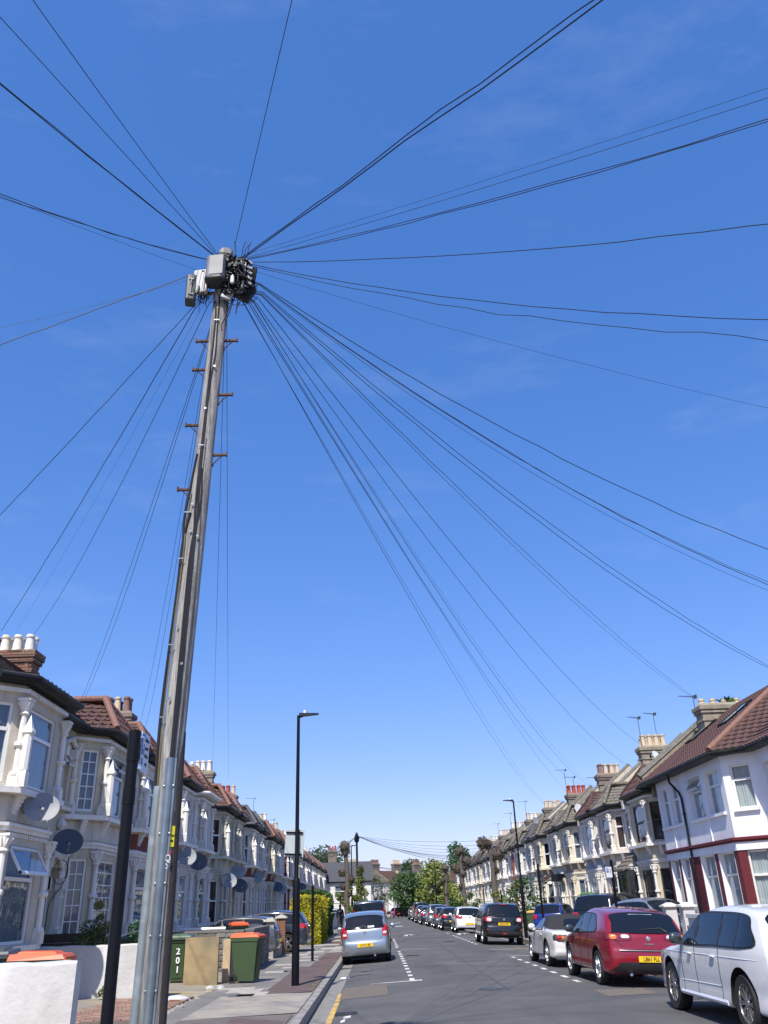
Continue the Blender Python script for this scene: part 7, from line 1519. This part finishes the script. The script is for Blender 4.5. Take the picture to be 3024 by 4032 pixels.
# ------------------------------------------------------------------ far poles, far house, far terrace
def farpole(lab, x, y, h, ends):
    t = thing('telegraph_pole', lab, 'telegraph pole', (x, y, GZ)); obj('pole_shaft', MB().tube([(0, 0, 0), (0, 0, h)], [.15, .11], 10), WOODD, t); obj('terminal_cluster', MB().lathe([(.12, h-.95), (.24, h-.85), (.26, h-.5), (.2, h-.3), (.14, h-.15)], 8).box(-.3, .3, -.05, .05, h-.6, h-.5), BLACKP, t)
    for k, (lb, e, s) in enumerate(ends):
        a = Vector((x, y, GZ+h-.35)); b = Vector(e); pts = [Vector((0, 0, 0)).lerp(b-a, i/16)-Vector((0, 0, 4*s*(i/16)*(1-i/16))) for i in range(17)]
        tag(obj('overhead_cable', MB().tube(pts, .012, 4), CABG, None, a), lb, 'cable', 'overhead cables of the second telegraph pole')
E1 = []
for k, (yy, s) in enumerate(((60, 1.2), (64, .9), (69, 1.0), (73, .7), (78, .9), (83, .5), (87, .7), (96, .5), (101, .4))): E1.append(('%s far cable falling left from the second pole to the left terrace' % ordn[k], (-7.6, yy, 5.9), s))
for k, (yy, s) in enumerate(((64, .5), (68, .7), (73, .8), (78, .9), (82, 1.0), (87, .9), (92, .8), (97, .8), (101, .6), (106, .7), (112, .5))): E1.append(('%s far cable falling right from the second pole to the right terrace' % ordn[k], (12.1, yy, 6.0), s))
farpole('second telegraph pole with dark cable cluster beyond the left pollard', -2.04, 90, 8.5, E1)
E2 = [('%s thin cable falling right from the third pole' % ordn[k], (12.5, yy, 5.8), .6) for k, yy in enumerate((112, 117, 121, 126, 131))]+[('%s thin cable falling left from the third pole' % ordn[k], (-8, yy, 5.8), .5) for k, yy in enumerate((112, 119))]
farpole('third telegraph pole far off, shorter than the second', -2.0, 138, 7.9, E2)
fh = thing('end_house', 'white rendered house with grey slate roof closing the left side of the street', 'house', (0, 118, 0))
FW_ = MB(); wallholes(FW_, (-8.2, 0), (-.9, 0), 0, 4.85, .3, [(2.55, 4.25, 2.95, 4.3), (5.6, 6.5, 2.95, 4.3)]); FW_.box(-8.2, -.9, .3, 8, 0, 4.85)
obj('wall', FW_, HW['white'], fh); obj('roof', tiled([(-8.3, -.3, 4.8), (-.7, -.3, 4.8), (-.7, 4.2, 7.35), (-8.3, 4.2, 7.35)])[0], SLATE, fh); obj('gable', MB().prism([(-.95, 0, 4.85), (-.9, 0, 4.85), (-.9, 8, 4.85), (-.95, 8, 4.85)], [(-.95, 4.1, 7.2), (-.9, 4.1, 7.2), (-.9, 4.3, 7.2), (-.95, 4.3, 7.2)]), HW['white'], fh)
for (u, w_) in ((2.55, 1.7), (5.6, .9)): window(fh, face_frame((-8.2, 0), (-.9, 0)) @ Matrix.Translation((u, -.1, 2.95)), w_, 1.35, 'sash', UPVC, CURTG, far=True)
obj('fascia', MB().box(-8.3, -.8, -.32, -.22, 4.68, 4.84), BLACKP, fh); obj('string_course', MB().box(-8.2, -.9, -.05, 0, 2.25, 2.35), HW['grey'], fh)
nb = thing('end_house', 'red tiled house with brick chimney left of the slate roofed one', 'house', (-8.8, 124, 0)); obj('wall', MB().box(-5, .4, 0, 8, 0, 5.3), HW['pale'], nb); obj('roof', tiled([(-5.2, -.3, 5.2), (.6, -.3, 5.2), (.6, 4.2, 7.9), (-5.2, 4.2, 7.9)])[0], TILERD, nb); chimney(nb, 2.5, 1.0, 5.5, 9.1, SOOT, 3, 1.2, .7, potm=[POTR], two=False)
# terrace across the bend: one thing per house
for k in range(9):
    x0 = -2.6+k*4.4; y0 = 172+k*4.2
    hc = ('white', 'cream', 'pale', 'white', 'grey', 'white', 'cream', 'pale', 'white')[k]
    ft = thing('far_house', '%s far house, %s from the left in the terrace closing the view' % (hc, ordn[k]), 'house', (x0, y0, 0), .76, 'far terrace across the bend')
    Wd_ = 6.0; fw = MB(); wallholes(fw, (0, 0), (Wd_, 0), 0, 5.9, .3, [(.6, 1.5, 3.9, 5.3), (1.9, 2.7, 3.9, 5.3), (4.2, 5.0, 3.9, 5.3), (.6, 2.7, 1.0, 2.8), (4.2, 5.0, .1, 2.5)]); fw.box(0, Wd_, .3, 8, 0, 5.9)
    obj('wall', fw, HW[hc], ft); obj('roof', tiled([(0, -.3, 5.85), (Wd_, -.3, 5.85), (Wd_, 4, 8.2), (0, 4, 8.2)])[0], (TILEGR, TILERD, SLATE)[k % 3], ft)
    for (u, z_, w_, h_) in ((.6, 3.9, .9, 1.4), (1.9, 3.9, .8, 1.4), (4.2, 3.9, .8, 1.4), (.6, 1.0, 2.1, 1.8)): window(ft, face_frame((0, 0), (Wd_, 0)) @ Matrix.Translation((u, -.1, z_)), w_, h_, 'sash', UPVC, CURTG, far=True)
    obj('bay', MB().prism([(.3, 0, 0), (3.0, 0, 0), (2.5, -.7, 0), (.8, -.7, 0)][::-1], [(.3, 0, 3.4), (3.0, 0, 3.4), (2.5, -.7, 3.4), (.8, -.7, 3.4)][::-1]), HW['white'], ft)
    chimney(ft, .4, 3.8, 6.5, 9.6, SOOT, 5, 2.0, .8, potm=[(BUFF, TERRA)[k % 2]], h=.7)
    pwm = MB().prism([(-.15, -.4, 5.9), (.15, -.4, 5.9), (.15, 4, 8.2), (-.15, 4, 8.2)], [(-.15, -.4, 6.3), (.15, -.4, 6.3), (.15, 4, 8.6), (-.15, 4, 8.6)]); obj('party_wall', pwm, (HW['cream'], SOOT)[k % 2], ft)

# ------------------------------------------------------------------ people
SKIN = mat('skin', (.22, .12, .08), .6, .1, 10)
def person(lab, loc, rot, top, legs, hairm, pose, cat='person'):
    """joints as a tree; grown with a skin modifier into one continuous body"""
    t = thing('person', lab, cat, loc, rot)
    J = dict(pelvis=(0, 0, .95, .13, .10), waist=(0, .0, 1.08, .13, .10), chest=(0, .01, 1.30, .17, .12), neck=(0, .02, 1.47, .06, .06), head0=(0, .04, 1.56, .07, .08), head1=(0, .05, 1.68, .085, .1), head2=(0, .045, 1.76, .055, .07))
    for s_, n in ((-1, 'l'), (1, 'r')):
        st_ = pose*s_
        J['sh'+n] = (s_*.19, .01, 1.40, .065, .065); J['el'+n] = (s_*.25, -.03-.12*st_, 1.13, .048, .048); J['wr'+n] = (s_*.23, .10-.16*st_, .90, .032, .036); J['ha'+n] = (s_*.22, .13-.17*st_, .82, .036, .024); J['fi'+n] = (s_*.22, .14-.17*st_, .755, .022, .016)
        J['hip'+n] = (s_*.10, 0, .86, .10, .10); J['kn'+n] = (s_*.11, .05+.16*st_, .49, .062, .065); J['an'+n] = (s_*.11, -.02+.24*st_, .10, .04, .045); J['to'+n] = (s_*.12, .14+.25*st_, .035, .04, .03)
    E_ = [('pelvis', 'waist'), ('waist', 'chest'), ('chest', 'neck'), ('neck', 'head0'), ('head0', 'head1'), ('head1', 'head2')]
    for n in 'lr': E_ += [('chest', 'sh'+n), ('sh'+n, 'el'+n), ('el'+n, 'wr'+n), ('wr'+n, 'ha'+n), ('ha'+n, 'fi'+n), ('pelvis', 'hip'+n), ('hip'+n, 'kn'+n), ('kn'+n, 'an'+n), ('an'+n, 'to'+n)]
    K = list(J); me = bpy.data.meshes.new('sk'); me.from_pydata([J[k][:3] for k in K], [(K.index(a), K.index(b)) for a, b in E_], [])
    o = bpy.data.objects.new('sk', me); COL.objects.link(o); o.modifiers.new('s', 'SKIN'); sk = o.data.skin_vertices[0].data if o.data.skin_vertices else None
    if sk is None: o.data.attributes; return t
    for i, k in enumerate(K): sk[i].radius = (J[k][3]*1.3, J[k][4]*1.3); sk[i].use_root = k == 'pelvis'
    sb = o.modifiers.new('b', 'SUBSURF'); sb.levels = 2; sb.render_levels = 2
    dg = bpy.context.evaluated_depsgraph_get(); bm_ = bpy.data.meshes.new_from_object(o.evaluated_get(dg)); bpy.data.objects.remove(o)
    bm_.materials.clear(); mi = []
    for p in bm_.polygons:
        c = p.center; mi.append(2 if c.z > 1.49 else (3 if (abs(c.x) > .17 and c.z < .90 and c.z > .68) else (4 if c.z < .09 else (1 if c.z < .93 and abs(c.x) < .2 else 0))))
    bm_.polygons.foreach_set('material_index', mi); bm_.polygons.foreach_set('use_smooth', [True]*len(mi))
    obj('body', bm_, [top, legs, SKIN, SKIN, BLACKP], t)
    obj('hair', smooth_angle(MB().lathe([(.06, -.10), (.098, -.05), (.105, .02), (.085, .085), (.04, .115), (0, .12)], 14, (0, .03, 1.70), sy=1.12).mesh('hair'), 70), hairm, t)
    obj('face', MB().lathe([(.012, -.02), (.016, 0), (.006, .03)], 6, (0, .148, 1.655)).box(-.04, -.022, .128, .138, 1.685, 1.695).box(.022, .04, .128, .138, 1.685, 1.695).box(-.025, .025, .128, .136, 1.605, 1.612), mat('dark skin detail', (.1, .05, .035)), t)
    return t
HAIR = mat('black hair', (.012, .01, .01), .7, .2, 30)
pd = person('person in dark navy clothes walking away on the left footway, white patch on back', (-3.0, 71, GZ), .1, mat('navy jacket', (.012, .016, .035), .8, .1, 10), mat('navy trousers', (.014, .018, .035), .8, .1, 10), HAIR, 1)
obj('back_patch', MB().box(-.10, .10, -.135, -.125, 1.28, 1.38), UPVC, pd)
pw = person('person in a pale top with a dark shoulder strap behind the black crossover', (9.1, 62.5, .1), 2.6, mat('pale shirt', (.62, .58, .50), .8, .05, 10), mat('dark trousers', (.03, .03, .035), .8), HAIR, -1)
obj('shoulder_strap', MB().tube([(-.14, .10, 1.44), (.0, .15, 1.25), (.16, .1, 1.02)], .014, 5).tube([(-.14, .10, 1.44), (-.02, -.13, 1.3), (.16, -.1, 1.02)], .014, 5), BLACKP, pw); obj('shoulder_bag', MB().box(.14, .3, -.1, .12, .84, 1.04), REDPAINT, pw)
# litter
lt = tag(obj('litter', MB().lathe([(.13, 0), (.10, .025), (.05, .035), (0, .03)], 6, sy=.5), UPVC, None, (-.95, 25.2, roadz(-.95)+.004)), 'crumpled white litter in the gutter behind the silver blue hatchback', 'litter')
